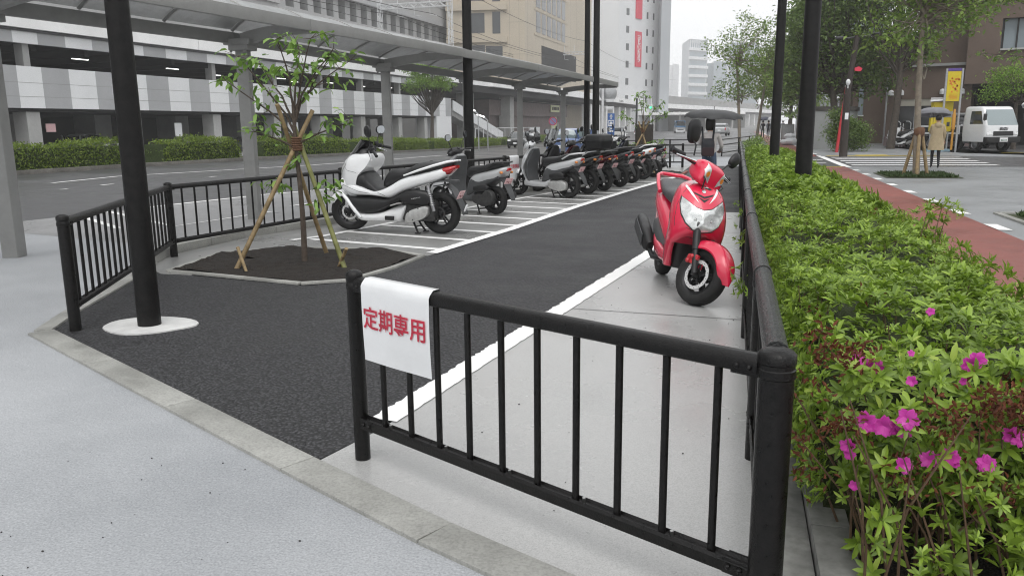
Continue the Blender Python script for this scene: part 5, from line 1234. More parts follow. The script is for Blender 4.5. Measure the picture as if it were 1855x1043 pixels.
tree('leafy shrub as tall as a person behind the red pole', (5.05, 43.9, 0), .6, .06, [((0, 0, .95), (.8, .7, .95)), ((.5, 0, .8), (.7, .7, .8)), ((-.25, 0, 1.75), (.5, .5, .4))], 9000, .12, LF_d, cat='shrub', name='shrub')
tree('bright green tree spreading over the truck cab in front of the dark garage', (13.6, 47.3, 0), 2.6, .12, [((0, 0, 3.5), (1.9, 1.6, .8)), ((-1.0, 0, 2.9), (1.3, 1.2, .6)), ((1.8, 0, 3.2), (1.6, 1.4, .9))], 5000, .13, LF_b)
tree('tree at the right edge whose leafy branch hangs across the brown building', (9.8, 24.5, 0), 3.6, .13, [((-1.0, 0, 5.6), (2.0, 1.8, 1.0)), ((-2.9, 0, 3.15), (1.0, .8, .16)), ((-2.3, .3, 4.7), (1.2, 1.0, .3)), ((-2.2, 0, 2.5), (.6, .6, .12))], 3000, .13, LF_m, clump=14)
tree('small clipped shrub at the end of the guard rail', (.75, 40.5, 0), .3, .04, [((0, 0, .45), (.55, 1.6, .4))], 1800, .09, LF_m, cat='shrub', name='shrub')
# street hedge on the far side of the road, clipped blocks
GH = 'clipped hedge blocks across the road'
def hedge_block(label, a, b, h, d, group=GH):
    a, b = Vector(a), Vector(b); u = (b-a); L = Vector((u.x, u.y)).length; u = Vector((u.x, u.y, 0)).normalized(); n = Vector((-u.y, u.x, 0))
    root = thing('street_hedge', label, 'hedge', a, group=group); P = []; D = []
    cnt = int(L*(h + d)*330)
    for _ in range(cnt):
        s = random.random(); k = random.random()
        hh_ = h*(1 + .10*math.sin(s*L*1.3 + L) + .06*math.sin(s*L*3.7)) *min(1, .6 + 2.5*min(s, 1-s)*L*.4)
        if k < .45: q = (random.random(), 1 + random.gauss(0, .03))
        elif k < .92: q = (random.gauss(0, .03), random.random()**.8)
        else: q = (1, random.random())
        p = u*(s*L) + n*(q[0]*d) + Vector((0, 0, q[1]*hh_ + zg(*(a + u*s*L)[:2]) - a.z)); P.append(p + gauss_v(.04)); D.append((random.gauss(0, .7), random.gauss(0, .7), random.gauss(.4, .6)))
    leaves('foliage', P, D, unit(cnt) + np.array([0, 0, .5]), .095, .055, LF_h, root, .2, .15)
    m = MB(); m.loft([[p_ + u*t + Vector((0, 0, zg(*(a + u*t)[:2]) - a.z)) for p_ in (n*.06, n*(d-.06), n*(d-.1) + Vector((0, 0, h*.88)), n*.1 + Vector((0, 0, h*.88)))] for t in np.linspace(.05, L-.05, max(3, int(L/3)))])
    m.build('dark_core', m_hcore, root, smooth=False)
    return root
HK = [A(20, 318), A(250, 303), A(450, 291), A(640, 281), A(780, 274), A(910, 266), A(1010, 258)]
HL = ['long clipped hedge block at the far left across the road', 'clipped hedge block behind the second canopy pillar', 'clipped hedge block left of the white scooter screen', 'clipped hedge block beside the white end wall of the car park', 'clipped hedge block just left of the dark car', 'low clipped hedge block right of the dark car, before the brown wall']
for i, (a, b) in enumerate(zip(HK, HK[1:])):
    a, b = Vector((*a, 0)), Vector((*b, 0)); a.z = zg(a.x, a.y); b.z = zg(b.x, b.y)
    if i == 0: a = a + (a - b)*.8; a.z = 0
    g_ = (b-a).normalized()*1.5
    hedge_block(HL[i], a + (g_ if i else g_*0) + Vector((-.1, .0, .12)), b - g_*.2 + Vector((-.1, .0, .12)), .95 if i < 3 else .85, 1.2)
hk = MB(); kp_ = [(x_ + .0, y_) for x_, y_ in HK]
P0 = Vector((*HK[0], 0)); P1 = Vector((*HK[1], 0)); kp_ = [tuple((P0 + (P0 - P1)*.9)[:2])] + kp_
for a, b in zip(kp_, kp_[1:]):
    hk.beam((a[0], a[1], zg(*a) + .03), (b[0], b[1], zg(*b) + .03), .18, .24, .02)
tag(hk.build('far_kerb', ground_mat('old_kerb', (.10, .095, .085), (.2, .19, .17), .7, 2, 20, .3), None), kind='structure')
# verge soil behind that kerb and the far pavement
S('verge', kp_ + [(x_ - 3.2, y_ + .6) for x_, y_ in kp_[::-1]], .10, G_moss, 6.0)
# ------------------------------------------------------------------ car park, viaduct and the town beyond
def cwp(lat, d, z=0.0):
    c, s = math.cos(YAW), math.sin(YAW); return Vector((lat*c - d*s, lat*s + d*c, z))
VL, VR = cwp(-29.3, 46), cwp(-8.0, 112)
VU = (VR - VL).normalized(); VN = Vector((VU.y, -VU.x, 0))      # along, and outward towards the road
VLEN = (VR - VL).length
def V(s, t, z): return VL + VU*s + VN*t + Vector((0, 0, z))
def vbox(m, s0, s1, t0, t1, z0, z1):
    m.prism([V(s0, t0, z0), V(s0, t1, z0), V(s1, t1, z0), V(s1, t0, z0)][::1], z1 - z0)
m_wcon = mat('white_concrete', (.90, .90, .895), .7, var=.10, vscale=.35, bump=.1, bscale=3, coords='Object')
m_pw = mat('white_cladding', (.78, .79, .80), .55, var=.06, vscale=.5)
m_pg = mat('grey_cladding', (.40, .405, .415), .55, var=.08, vscale=.5)
m_gcon = mat('grey_concrete', (.30, .30, .295), .75, var=.2, vscale=.5, bump=.2, bscale=4)
m_dcon = mat('shade_and_black', (.022, .022, .022), .85, var=.3, vscale=.5)  # near black: shade of interiors, soffits and recesses put into the colour; also wires
m_lgcon = mat('pale_concrete_column', (.42, .42, .41), .7, var=.15, vscale=.8)
m_glass = mat('dark_window_glass', (.05, .055, .06), .08, spec=.7, var=.3, vscale=.4)
m_lamp = emis('lit_tube_lamp', (1, 1, .97), 2.2)
pk = thing('car_park_building', 'two-storey open car park with grey and white striped parapets across the road', 'building', VL)
def rel(m): m.v = [tuple(Vector(p) - VL) for p in m.v]; return m
bp = [-22.1, -19.9, -17.6, -15.4, -13.1, -10.9, -8.6, -6.4, -4.2, -1.9, .4, 2.3, 4.0, 6.0, 8.1, 10.2, 12.6, 14.8, 17.0, 19.3, 21.6, 23.9, 26.2, 28.5, 30.8, 33.1, 35.4, 37.7, 40.0, 42.3, 44.6, 46.9, 49.2, 51.5, 53.8, 56.1, 58.4, 60.7, 63.0, 65.2, 67.3, 69.3]
for nm, z0, z1, flip, t in (('lower_parapet', 2.75, 5.15, 1, 0), ('upper_parapet', 6.45, 7.12, 1, 0)):
    m = MB()
    for i, (a, b) in enumerate(zip(bp, bp[1:])):
        m.cur = (i + flip) % 2; vbox(m, a, b, t - .25, t, z0, z1)
    rel(m).build(nm, None, pk, smooth=False, mats=[m_pw, m_pg])
for z in (3.4, 4.2):
    m = MB(); vbox(m, -22, 69.2, -.02, .006, z, z + .025); rel(m).build('panel_joint', m_gcon, pk, smooth=False)
for s in range(-20, 68, 4):
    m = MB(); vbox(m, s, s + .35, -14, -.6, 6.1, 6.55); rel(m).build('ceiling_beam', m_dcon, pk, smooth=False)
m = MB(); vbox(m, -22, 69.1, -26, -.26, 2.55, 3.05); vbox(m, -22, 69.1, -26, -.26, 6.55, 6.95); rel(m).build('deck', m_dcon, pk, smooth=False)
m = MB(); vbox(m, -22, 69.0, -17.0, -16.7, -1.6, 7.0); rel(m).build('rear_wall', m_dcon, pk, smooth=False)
m = MB(); vbox(m, -22, 69.3, -.3, .12, 7.125, 7.27); rel(m).build('ledge', mat('overhang_shade', (.07, .07, .075), .5), pk, smooth=False)  # shading under the overhanging parapet is put into this strip's dark colour
for s in (-18, -8.6, 2.9, 11.2, 19.9, 28.2, 36, 44.3, 53.5, 61.0):
    m = MB(); vbox(m, s, s + .95, -1.4, -.35, -1.8, 2.56); rel(m).build('column', m_lgcon, pk, smooth=False)
for s in (-18, -8.6, 2.9, 11.2, 19.9, 28.2, 36, 44.3, 53.5, 61.0):
    m = MB(); vbox(m, s + 3, s + 4.6, -8.5, -6.5, -1.8, 2.56); rel(m).build('inner_column', m_gcon, pk, smooth=False)
    m = MB(); vbox(m, s + .2, s + .65, -.9, -.27, 5.15, 6.46); rel(m).build('upper_column', m_gcon, pk, smooth=False)
m = MB(); vbox(m, 64.2, 69.3, -3, -.02, -1.8, 2.75); rel(m).build('end_wall', m_pw, pk, smooth=False)
for s, t in ((2.0, -3), (8.5, -2.2), (18.2, -3), (26, -5), (33, -3), (38.5, -5), (42, -3), (50, -3.5), (55, -2.5), (60.5, -4), (66, -2)):
    m = MB(); vbox(m, s, s + 1.3, t, t + .12, 6.02, 6.07); rel(m).build('tube_lamp', m_lamp, pk, smooth=False)
for s, z0, z1, w, ma in ((4.6, 1.35, 1.85, .7, m_pink), (16.0, .9, 1.9, .75, m_pw), (31.0, .95, 1.95, 1.7, m_pw), (36.5, 1.1, 2.0, 1.0, mat('pale_blue_board', (.35, .5, .6), .5))):
    m = MB(); vbox(m, s, s + w, -.85, -.80, z0, z1); rel(m).build('sign_board', ma, pk, smooth=False)
# things seen inside the ground floor: parked cars in the dark come with the vehicles
# ---- railway viaduct
vd = thing('railway_viaduct', 'long white concrete railway viaduct running over and past the car park', 'viaduct', VL)
END = 262.0
for a, b in [(-70 + 22*i, -70 + 22*(i+1)) for i in range(int((END + 70)/22) + 1)]:
    m = MB(); vbox(m, a + .03, b - .03, -.6, .35 if a < 66 else 1.0, 7.28, 8.62); rel(m).build('parapet', m_wcon, vd, smooth=False)
m = MB(); vbox(m, -70, END, -17, -.62, 7.30, 7.9); rel(m).build('deck', m_gcon, vd, smooth=False)
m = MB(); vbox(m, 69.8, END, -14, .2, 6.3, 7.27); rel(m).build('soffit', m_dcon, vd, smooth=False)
m = MB(); vbox(m, -70, END, -16.8, -16.5, 7.9, 9.4); rel(m).build('noise_wall', m_gcon, vd, smooth=False)
for s in (80, 100): 
    m = MB(); vbox(m, s, s + 2.2, -3.5, -1.5, -2, 6.3); rel(m).build('pier', m_lgcon, vd, smooth=False)
for i in range(11):
    s = 158 + i*9.5
    m = MB(); vbox(m, s, s + 1.6, -2.2, .0, -2, 6.3); rel(m).build('pier', m_wcon, vd, smooth=False)
m = MB(); vbox(m, 150, END, -10.3, -10, -2, 6.3); rel(m).build('infill_wall', m_lgcon, vd, smooth=False)
ew, ed = cwp(-29.3 + 21.3*END/VLEN, 46 + 66*END/VLEN), cwp(190, 560)
m2 = (ed - ew).normalized(); mn = Vector((m2.y, -m2.x, 0))
def V2(s, t, z): return ew + m2*s + mn*t + Vector((0, 0, z))
def v2box(m, s0, s1, t0, t1, z0, z1): m.prism([V2(s0, t0, z0), V2(s0, t1, z0), V2(s1, t1, z0), V2(s1, t0, z0)], z1 - z0)
L2 = (ed - ew).length
m = MB(); v2box(m, 0, L2, -.5, .9, 7.2, 8.9); rel(m).build('parapet', m_wcon, vd, smooth=False)
m = MB(); v2box(m, 0, L2, -12, -.52, 6.2, 8.0); rel(m).build('deck', m_dcon, vd, smooth=False)
m = MB(); v2box(m, 4, L2, -1.6, -1.2, 8.0, 12.0); rel(m).build('noise_wall', m_gcon, vd, smooth=False)
m = MB(); v2box(m, 0, L2, -9, -8.6, -2, 6.2); rel(m).build('infill_wall', m_lgcon, vd, smooth=False)
for i in range(14):
    m = MB(); v2box(m, 6 + i*15, 8 + i*15, -3, -.6, -2, 6.2); rel(m).build('pier', m_wcon, vd, smooth=False)
# dark marks of lettering on the parapet near the column bays
m = MB()
for i in range(6): 
    for k in range(3): vbox(m, 190.5 + i*1.0 + .25*k, 190.66 + i*1.0 + .25*k + .1*(i % 2), 1.0, 1.02, 7.5 + .18*((i*k + k) % 3), 8.1 - .12*((i + k) % 4))
rel(m).build('parapet_marks', mat('black_marks', (.03, .03, .03), .6), vd, smooth=False)
# ---- brown brick unit under the viaduct, stair, signs
m_bbrick = mat('mauve_brick', (.17, .13, .125), .8, var=.2, vscale=1.2, bump=.3, bscale=8)
bu = thing('brick_building', 'low brown brick building tucked under the railway viaduct', 'building', V(96, -4, 0)); bo = V(96, -4, 0)
def relb(m): m.v = [tuple(Vector(p) - bo) for p in m.v]; return m
m = MB(); vbox(m, 96, 147, -13, -4, -1.5, 3.2); relb(m).build('wall', m_bbrick, bu, smooth=False)
m = MB(); vbox(m, 94, 147.5, -13, -3.2, 3.2, 5.7); relb(m).build('upper_wall', m_bbrick, bu, smooth=False)
m = MB(); vbox(m, 94, 147.6, -13, -3.1, 5.7, 5.9); relb(m).build('coping', m_dcon, bu, smooth=False)
for s in (112, 141): 
    m = MB(); vbox(m, s, s + 2.4, -4.0, -3.94, -1.0, 2.0 if s > 120 else 1.2); relb(m).build('door', mat('grey_door', (.25, .25, .25), .5), bu, smooth=False)
m_ysign = mat('pale_yellow_board', (.62, .64, .34), .4)
sg = thing('shop_sign', 'pale yellow rectangular sign high on the brown brick building', 'sign', V(132.5, -2.9, 4.2))
m = MB(); vbox(m, 132.5, 139.5, -3.1, -2.9, 4.15, 5.6); m.v = [tuple(Vector(p) - V(132.5, -2.9, 4.2)) for p in m.v]; m.build('board', m_ysign, sg, smooth=False)
m = MB()
for i in range(5): vbox(m, 133.4 + i*1.15, 134.2 + i*1.15, -2.9, -2.86, 4.55, 5.2)
m.v = [tuple(Vector(p) - V(132.5, -2.9, 4.2)) for p in m.v]; m.build('dark_marks', m_dcon, sg, smooth=False)
sg = thing('shop_sign', 'pale yellow upright sign panel by the corner of the brown brick building', 'sign', V(136, -3.8, 1))
m = MB(); vbox(m, 136.2, 140.5, -3.99, -3.8, .7, 3.5); m.v = [tuple(Vector(p) - V(136, -3.8, 1)) for p in m.v]; m.build('board', m_ysign, sg, smooth=False)
st_ = thing('footbridge_stair', 'white sided concrete stair climbing left under the viaduct', 'stair', V(72, -1, 0)); so = V(72, -1, 0)
m = MB()
for t0 in (-1.0, -3.2):
    m.prism([V(72, t0, 3.6), V(72, t0, 5.0), V(94, t0, .4), V(94, t0, -1.0)], VN*.2)
m.v = [tuple(Vector(p) - so) for p in m.v]; m.build('side_wall', m_pw, st_, smooth=False)
m = MB(); m.prism([V(72, -3.0, 2.9), V(72, -3.0, 3.9), V(94, -3.0, -.5), V(94, -3.0, -1.4)], VN*2.0); m.v = [tuple(Vector(p) - so) for p in m.v]; m.build('flight', m_gcon, st_, smooth=False)
wf = thing('steel_fence', 'white steel mesh fence along the pavement in front of the stair', 'fence', V(70, 3.2, -1)); wo = V(70, 3.2, -1)
m = MB()
for i in range(11): m.tube([V(70 + i*3.2, 3.2, -1.2), V(70 + i*3.2, 3.2, 1.15)], .05, 6)
for z in (1.1, -.6): m.tube([V(70, 3.2, z), V(102, 3.2, z)], .045, 6)
m.v = [tuple(Vector(p) - wo) for p in m.v]; m.build('frame', m_whitemetal, wf)
m = MB(); vbox(m, 96, 102, 3.17, 3.23, -.6, 1.1); m.v = [tuple(Vector(p) - wo) for p in m.v]; m.build('panel', m_whitemetal, wf, smooth=False)
# small lamp posts and a round sign
for px, y_, tz, lab in ((872, 62, 2.75, 'small lamp post with a lit head at the foot of the stair, left of two'), (888, 64, 2.35, 'small lamp post with a lit head at the foot of the stair, right of two')):
    p = atd(px, y_); p.z = zg(p.x, p.y); r_ = thing('street_lamp', lab, 'lamp', p); m = MB(); m.tube([(0, 0, 0), (0, 0, tz), (-.3, 0, tz + .25)], .05, 8); m.build('pole', m_galv, r_)
    m = MB(); m.box((-.55, 0, tz + .36), (.65, .22, .10), .03, Matrix.Rotation(R(18), 3, 'Y')); m.build('head', m_lamp, r_)
# ---- portals carrying the overhead line
def portal(label, s, hgt, group):
    o = V(s, 0, 7.9); r_ = thing('catenary_portal', label, 'railway gantry', o, group=group)
    def lattice(a, b, w, n, rad, nm):
        a, b = Vector(a), Vector(b); d = (b-a).normalized(); up = Vector((0, 0, 1)) if abs(d.z) < .5 else VU; m = MB()
        sd = d.cross(up).normalized(); offs = [up*w/2 + sd*w/2, up*w/2 - sd*w/2, -up*w/2 + sd*w/2, -up*w/2 - sd*w/2]
        for q in offs: m.tube([a + q, b + q], rad, 5)
        for i in range(n):
            p0, p1 = a.lerp(b, i/n), a.lerp(b, (i+1)/n)
            for x, y in ((0, 2), (1, 3), (0, 1), (2, 3)):
                m.tube([p0 + offs[x], p1 + offs[y]] if i % 2 == 0 else [p0 + offs[y], p1 + offs[x]], rad*.7, 4)
        m.build(nm, m_whitemetal, r_)
    f, bk = VN*(-.9), VN*(-11.5)
    lattice(f, f + Vector((0, 0, hgt)), .5, 12, .05, 'mast'); lattice(bk, bk + Vector((0, 0, hgt)), .5, 12, .05, 'mast')
    z = Vector((0, 0, hgt*.74)); lattice(f + z, bk + z, .62, 14, .055, 'truss_beam')
    m = MB()
    for q in (.28, .5, .74):
        p = f.lerp(bk, q) + z; m.tube([p + Vector((0, 0, .3)), p + Vector((0, 0, 1.9))], .05, 5); m.tube([p, p + Vector((0, 0, -1.3)), p + VN*1.0 + Vector((0, 0, -1.5))], .04, 5)
    m.build('dropper', m_whitemetal, r_); return r_
GP = 'white lattice portals over the railway'
for s, h_, lab in ((72, 13.4, 'white lattice portal over the railway, nearest, in front of the grey department store'), (157, 13.6, 'white lattice portal over the railway in front of the beige building'), (258, 14.6, 'white lattice portal over the railway in front of the red banner tower')): portal(lab, s, h_, GP)
wr = thing('overhead_wires', 'thin dark railway wires strung between the white lattice portals', 'wires', V(0, -5, 14)); wo = V(0, -5, 14)
for t, z in ((-3.5, 16.6), (-9.0, 16.6), (-3.5, 15.2), (-9.0, 15.2), (-1.0, 20.6)):
    m = MB(); sp = [-13, 72, 157, 258, 340]
    for a, b in zip(sp, sp[1:]): m.tube([V(lerp(a, b, k/8), t, z - (1.2 if z > 16 else .15)*4*(k/8)*(1-k/8)) - wo for k in range(9)], .035, 4)
    m.build('wire', m_dcon, wr)
# ---- tall buildings
def bframe(corner, u, w, d):
    """u along the front; v into the depth"""
    u = Vector(u).normalized(); v = Vector((-u.y, u.x, 0)); return Vector(corner), u, v
def block(root, name, o, u, v, x0, x1, y0, y1, z0, z1, ma):
    m = MB(); q = [o + u*x0 + v*y0, o + u*x1 + v*y0, o + u*x1 + v*y1, o + u*x0 + v*y1]
    m.prism([(p.x - root.location.x, p.y - root.location.y, z0) for p in q], z1 - z0); return m.build(name, ma, root, smooth=False)
m_beige = mat('beige_panels', (.50, .44, .35), .65, var=.06, vscale=.12)
m_beigeline = mat('panel_joint', (.26, .23, .19), .8)
m_store = mat('grey_store_cladding', (.42, .42, .42), .6, var=.10, vscale=.1)
m_tile = mat('white_tile', (.68, .69, .70), .5, var=.05, vscale=.15)
m_towerg = mat('grey_tower_side', (.40, .42, .44), .6, var=.06, vscale=.1)
m_bluegl = mat('blue_grey_glass', (.26, .31, .34), .15, var=.2, vscale=.1)
m_banner = mat('red_banner', (.62, .04, .08), .5)
m_white = mat('white_lettering', (.8, .8, .8), .5)
# grey department store, parallel to the viaduct
gs = thing('department_store', 'large grey department store with ribbed walls behind the viaduct at top left', 'building', V(-60, -24, 0))
def gb(name, s0, s1, t0, t1, z0, z1, ma):
    m = MB(); vbox(m, s0, s1, t0, t1, z0, z1); m.v = [tuple(Vector(p) - gs.location) for p in m.v]; return m.build(name, ma, gs, smooth=False)
gb('wall', -60, 133, -60, -24, -2, 18.2, m_store); gb('wall', 66, 133, -60, -26.5, 18.2, 21.2, m_dcon); gb('upper_wall', -60, 133, -60, -23.2, 21.2, 60, m_store); gb('left_wall', -60, 66, -60, -23.6, 18.2, 21.2, m_store)
for i in range(18): gb('recess_pier', 67 + i*3.7, 68.6 + i*3.7, -26.4, -24.4, 18.2, 21.2, m_store)
for z in (21.25, 24.6, 27.8, 31.0, 34.2, 37.4): gb('wall_groove', -60, 133, -23.2, -23.12, z, z + (.35 if z > 22 else .9), m_pg)
# beige building
bc = cwp((955-927.5)/F*168, 168); u_side = VU; u_front = Vector((VU.y, -VU.x, 0)) # front faces us
be = thing('office_building', 'beige panelled office building with dark square windows', 'building', bc)
fu = cwp(-1, .12) ; fu = (fu - cwp(0, 0)).normalized()         # along the front, going left
def seg(root, name, p, u, n, x0, x1, z0, z1, off, th, ma):
    q = [p + u*x0 + n*off, p + u*x1 + n*off, p + u*x1 + n*(off - th), p + u*x0 + n*(off - th)]
    m = MB(); m.prism([(a.x - root.location.x, a.y - root.location.y, z0) for a in q], z1 - z0); return m.build(name, ma, root, smooth=False)
q = [bc, bc + VU*62, bc + VU*62 + fu*30, bc + fu*16]
m = MB(); m.prism([(a.x - bc.x, a.y - bc.y, -2) for a in q], 52); m.build('wall', m_beige, be, smooth=False)
n_s = VN; n_f = Vector((fu.y, -fu.x, 0));
if n_f.dot(-bc) < 0: n_f = -n_f
for r_ in range(5):
    for k in range(6): seg(be, 'window', bc, VU, n_s, 8 + k*4.3 + (k > 3)*.0, 11.2 + k*4.3, 20.6 + r_*5.0, 24.7 + r_*5.0, .06, .1, m_glass)
    seg(be, 'window_band', bc, VU, n_s, 6.5, 35, 19.9 + r_*5.0, 20.3 + r_*5.0, .12, .14, m_beige)
seg(be, 'opening_shade', bc, VU, n_s, 12, 44, 12.0, 18.2, .05, .1, m_dcon)  # flat panel on the wall; the shade of the opening is its colour
for r_ in range(5):
    seg(be, 'window', bc, fu, n_f, 8.2, 11.6, 13.6 + r_*6.2 - (1.0 if r_ == 0 else 0), 17.4 + r_*6.2, .06, .1, m_glass)
    if r_: seg(be, 'window', bc, fu, n_f, 5.0, 6.6, 13.4 + r_*6.2, 17.6 + r_*6.2, .06, .1, m_glass)
    else: seg(be, 'window', bc, fu, n_f, 4.6, 8.0, 12.6, 17.2, .06, .1, m_glass)
    seg(be, 'ledge', bc, fu, n_f, 3.6, 16, 17.9 + r_*6.2, 19.0 + r_*6.2, .7, .7, m_beige)
for k in range(9): seg(be, 'panel_joint', bc, VU, n_s, 1.6 + k*6.1, 1.66 + k*6.1, 8, 49, .012, .01, m_beigeline)
for k in range(2): seg(be, 'panel_joint', bc, fu, n_f, 1.2 + k*1.9, 1.25 + k*1.9, 8, 49, .012, .01, m_beigeline)
for z in (15.5, 21.7, 27.9, 34.1):
    seg(be, 'panel_joint', bc, fu, n_f, 0, 3.5, z, z + .06, .012, .01, m_beigeline); seg(be, 'panel_joint', bc, VU, n_s, 0, 6.4, z, z + .06, .012, .01, m_beigeline)
# white tower with the red banner
wc = cwp((1118-927.5)/F*250, 250); wu = (cwp(.62, .785) - cwp(0, 0)).normalized(); wl = (cwp(-1, .1) - cwp(0, 0)).normalized()
wt = thing('tower_building', 'tall white tower carrying a long vertical red banner with white lettering', 'building', wc)
q = [wc, wc + wu*27, wc + wu*27 + wl*22, wc + wl*10.5]
m = MB(); m.prism([(a.x - wc.x, a.y - wc.y, -2) for a in q], 74); m.build('wall', m_tile, wt, smooth=False)
wn = Vector((wu.y, -wu.x, 0)); wn = wn if wn.dot(-wc) > 0 else -wn; wln = Vector((wl.y, -wl.x, 0)); wln = wln if wln.dot(-wc) > 0 else -wln
for r_ in range(9):
    z = 8.2 + r_*5.1
    for x0, x1 in ((4.2, 5.9), (16.6, 17.6), (20.6, 21.5)): seg(wt, 'window', wc, wu, wn, x0, x1, z, z + 2.0, .05, .1, m_glass)
seg(wt, 'banner', wc, wu, wn, 9.6, 13.2, 18.9, 29.4, .35, .3, m_banner); b2 = seg(wt, 'banner', wc, wu, wn, 9.6, 13.2, 33.2, 58, .35, .3, m_banner)
for i, ch in enumerate('ヨドバシカメラ'):
    t = text_mb(ch, 1.55, .03, .03); t.xf(Matrix.Diagonal((1.5, 1, 1, 1))); t.xf(frame_m(wc + wu*11.4 + wn*.40 + Vector((0, 0, 27.6 - i*1.12)), wu if (cwp(1, 0)-cwp(0, 0)).dot(wu) > 0 else -wu, (0, 0, 1))); t.v = [tuple(Vector(p) - Vector((wc.x, wc.y, 0))) for p in t.v]; t.build('lettering', m_white, b2, smooth=False)
# its grey neighbour and the fading towers
def tower(label, px0, px1, pxs, d, z1, ma, ma2, bands=None, fins=False):
    """front between px0..px1, left side wall seen from px0 to pxs (px0 < pxs: side first)"""
    a = cwp((pxs - 927.5)/F*d, d); b = cwp((px1 - 927.5)/F*d, d*1.02); c = cwp((px0 - 927.5)/F*d*1.06, d*1.06)
    r_ = thing('tower_building', label, 'building', a); dd = (a - b).normalized(); back = Vector((-dd.y, dd.x, 0)); back = back if back.dot(a) > 0 else -back
    q = [a, b, b + back*22, c + back*2]
    m = MB(); m.prism([(p.x - a.x, p.y - a.y, -3) for p in q], z1 + 3); m.build('wall', ma, r_, smooth=False)
    u = -dd; n = -back; w = (b - a).length
    if bands:
        z = 6.0
        while z < z1 - 5:
            seg(r_, 'window_band', a, u, n, w*.04, w*.94, z, z + bands*.52, .05, .1, ma2); seg(r_, 'balcony', a, u, n, -.2, w + .2, z - bands*.34, z - .05, 1.1, 1.2, m_tile); z += bands
    if fins:
        for k in range(9): seg(r_, 'roof_fin', a, u, n, w*(.04 + k*.112), w*(.07 + k*.112), z1 - 6.4, z1 - .6, .3, .3, m_tile)
    return r_
tower('dark grey slab side of a tower immediately right of the white tower', 1190, 1213, 1191, 262, 62, m_towerg, m_glass)
tower('pale narrow block low beside the white tower, nearly lost in the haze', 1213, 1230, 1214, 600, 44, m_tile, m_glass)
tower('hazy white high-rise with stacked balconies and a finned roof', 1232, 1280, 1241, 640, 65, m_towerg, m_bluegl, 6.6, True)
tower('hazy blue-grey office block behind the slender corner tree, lower one', 1281, 1316, 1285, 660, 50, m_bluegl, m_glass)
tower('hazy blue-grey office block behind the slender corner tree, taller one', 1306, 1372, 1312, 680, 66, m_bluegl, m_glass, None)
tower('distant grey-blue office tower behind the tree tops at upper right', 1478, 1600, 1486, 120, 22.5, m_towerg, m_bluegl, 3.8)
# ---- brown building on the right
m_brown = mat('brown_tile_wall', (.135, .098, .078), .7, var=.14, vscale=.8, bump=.25, bscale=18)
BA = Vector((8.35, 54.5, 0)); BB = Vector((26, 49.5, 0)); BUv = (BB - BA).normalized(); BN = Vector((BUv.y, -BUv.x, 0)); BN = BN if BN.y < 0 else -BN
bw = thing('brown_building', 'brown tiled apartment building with a shop window and dark garage on the right', 'building', BA)
def bs(name, x0, x1, z0, z1, off, th, ma): return seg(bw, name, BA, BUv, BN, x0, x1, z0, z1, off, th, ma)
bs('wall', .3, .9, -.5, 4.6, 0, 12, m_brown); bs('wall', .9, 2.7, -.5, .95, 0, 12, m_brown); bs('wall', .9, 2.7, 2.75, 4.6, 0, 12, m_brown); bs('wall', 2.7, 4.7, -.5, 4.6, 0, 12, m_brown)
bs('shop_window', .9, 2.7, .95, 2.35, -.35, .1, m_glass); bs('shutter_box', .9, 2.7, 2.35, 2.75, -.05, .3, mat('cream_shutter', (.42, .40, .34), .5)); bs('shop_window_frame', 1.75, 1.83, .95, 2.35, -.3, .08, m_galv)
bs('wall_base', .25, 4.9, -.5, .55, .25, .25, mat('mauve_tile', (.20, .15, .15), .7, var=.2, vscale=2))
bs('ledge', .25, 4.28, 4.6, 4.75, .2, 12, m_gcon); bs('upper_wall', 1.5, 18, 4.76, 16, -1.2, 11, m_brown)
bs('garage_shade', 4.71, 18, -.5, 3.3, -4, .3, m_dcon); bs('garage_ceiling', 4.71, 18, 3.3, 3.5, .3, 6, m_dcon); bs('upper_wall', 4.3, 18, 3.51, 5.3, .6, 8, m_brown); bs('upper_wall', 4.3, 18, 7.0, 16, .6, 8, m_brown); bs('upper_wall', 4.3, 5.9, 5.3, 7.0, .6, 8, m_brown); bs('window_sill', 5.9, 18, 5.28, 5.37, .75, .3, m_lgcon); bs('wall_ledge', 4.3, 18, 7.95, 8.1, .72, .3, m_lgcon)  # garage back slab and ceiling: the shade inside is put into their colour
bs('room_window', 5.9, 7.4, 5.4, 7.0, .1, .1, m_bluegl); bs('room_window', 8.4, 12.6, 5.4, 7.0, .1, .1, m_bluegl); bs('wall_pier', 7.4, 8.4, 5.37, 7.0, .58, .6, m_brown); bs('rear_wall', 5.9, 18, 5.2, 7.2, -.3, .2, m_brown)
for x in (5.92, 6.6, 7.3, 8.42, 9.4): bs('window_frame', x, x + .09, 5.38, 6.99, .2, .1, m_blk)
for x in (.45, 1.0, 3.2, 4.2):
    m = MB(); m.sph((0, 0, 0), (.16, .14, .16), 10, 7); m.lathe([(.16, -.16), (.16, 0)], (0, 0, 0), n=10); p = BUv*x + BN*.14 + Vector((0, 0, 3.15)); m.xf(Matrix.Translation(p)); m.build('vent_hood', m_whitemetal, bw)
m = MB(); m.tube([BUv*.22 + BN*.1, BUv*.22 + BN*.1 + Vector((0, 0, 4.5))], .05, 8); m.build('drain_pipe', m_galv, bw)
lw = thing('brown_annex', 'darker brown wing set back left of the brown building, with a narrow window', 'building', (7.6, 60.5, 0))
m = MB(); m.b2((-.2, 0, -.5), (4, 8, 7)); m.build('wall', m_brown, lw, smooth=False); m = MB(); m.b2((.15, -.06, 1.9), (.45, .03, 4.0)); m.build('window', m_bluegl, lw, smooth=False); m = MB(); m.b2((.08, -.05, 1.82), (.52, .02, 1.9)); m.build('sill', m_pw, lw, smooth=False)
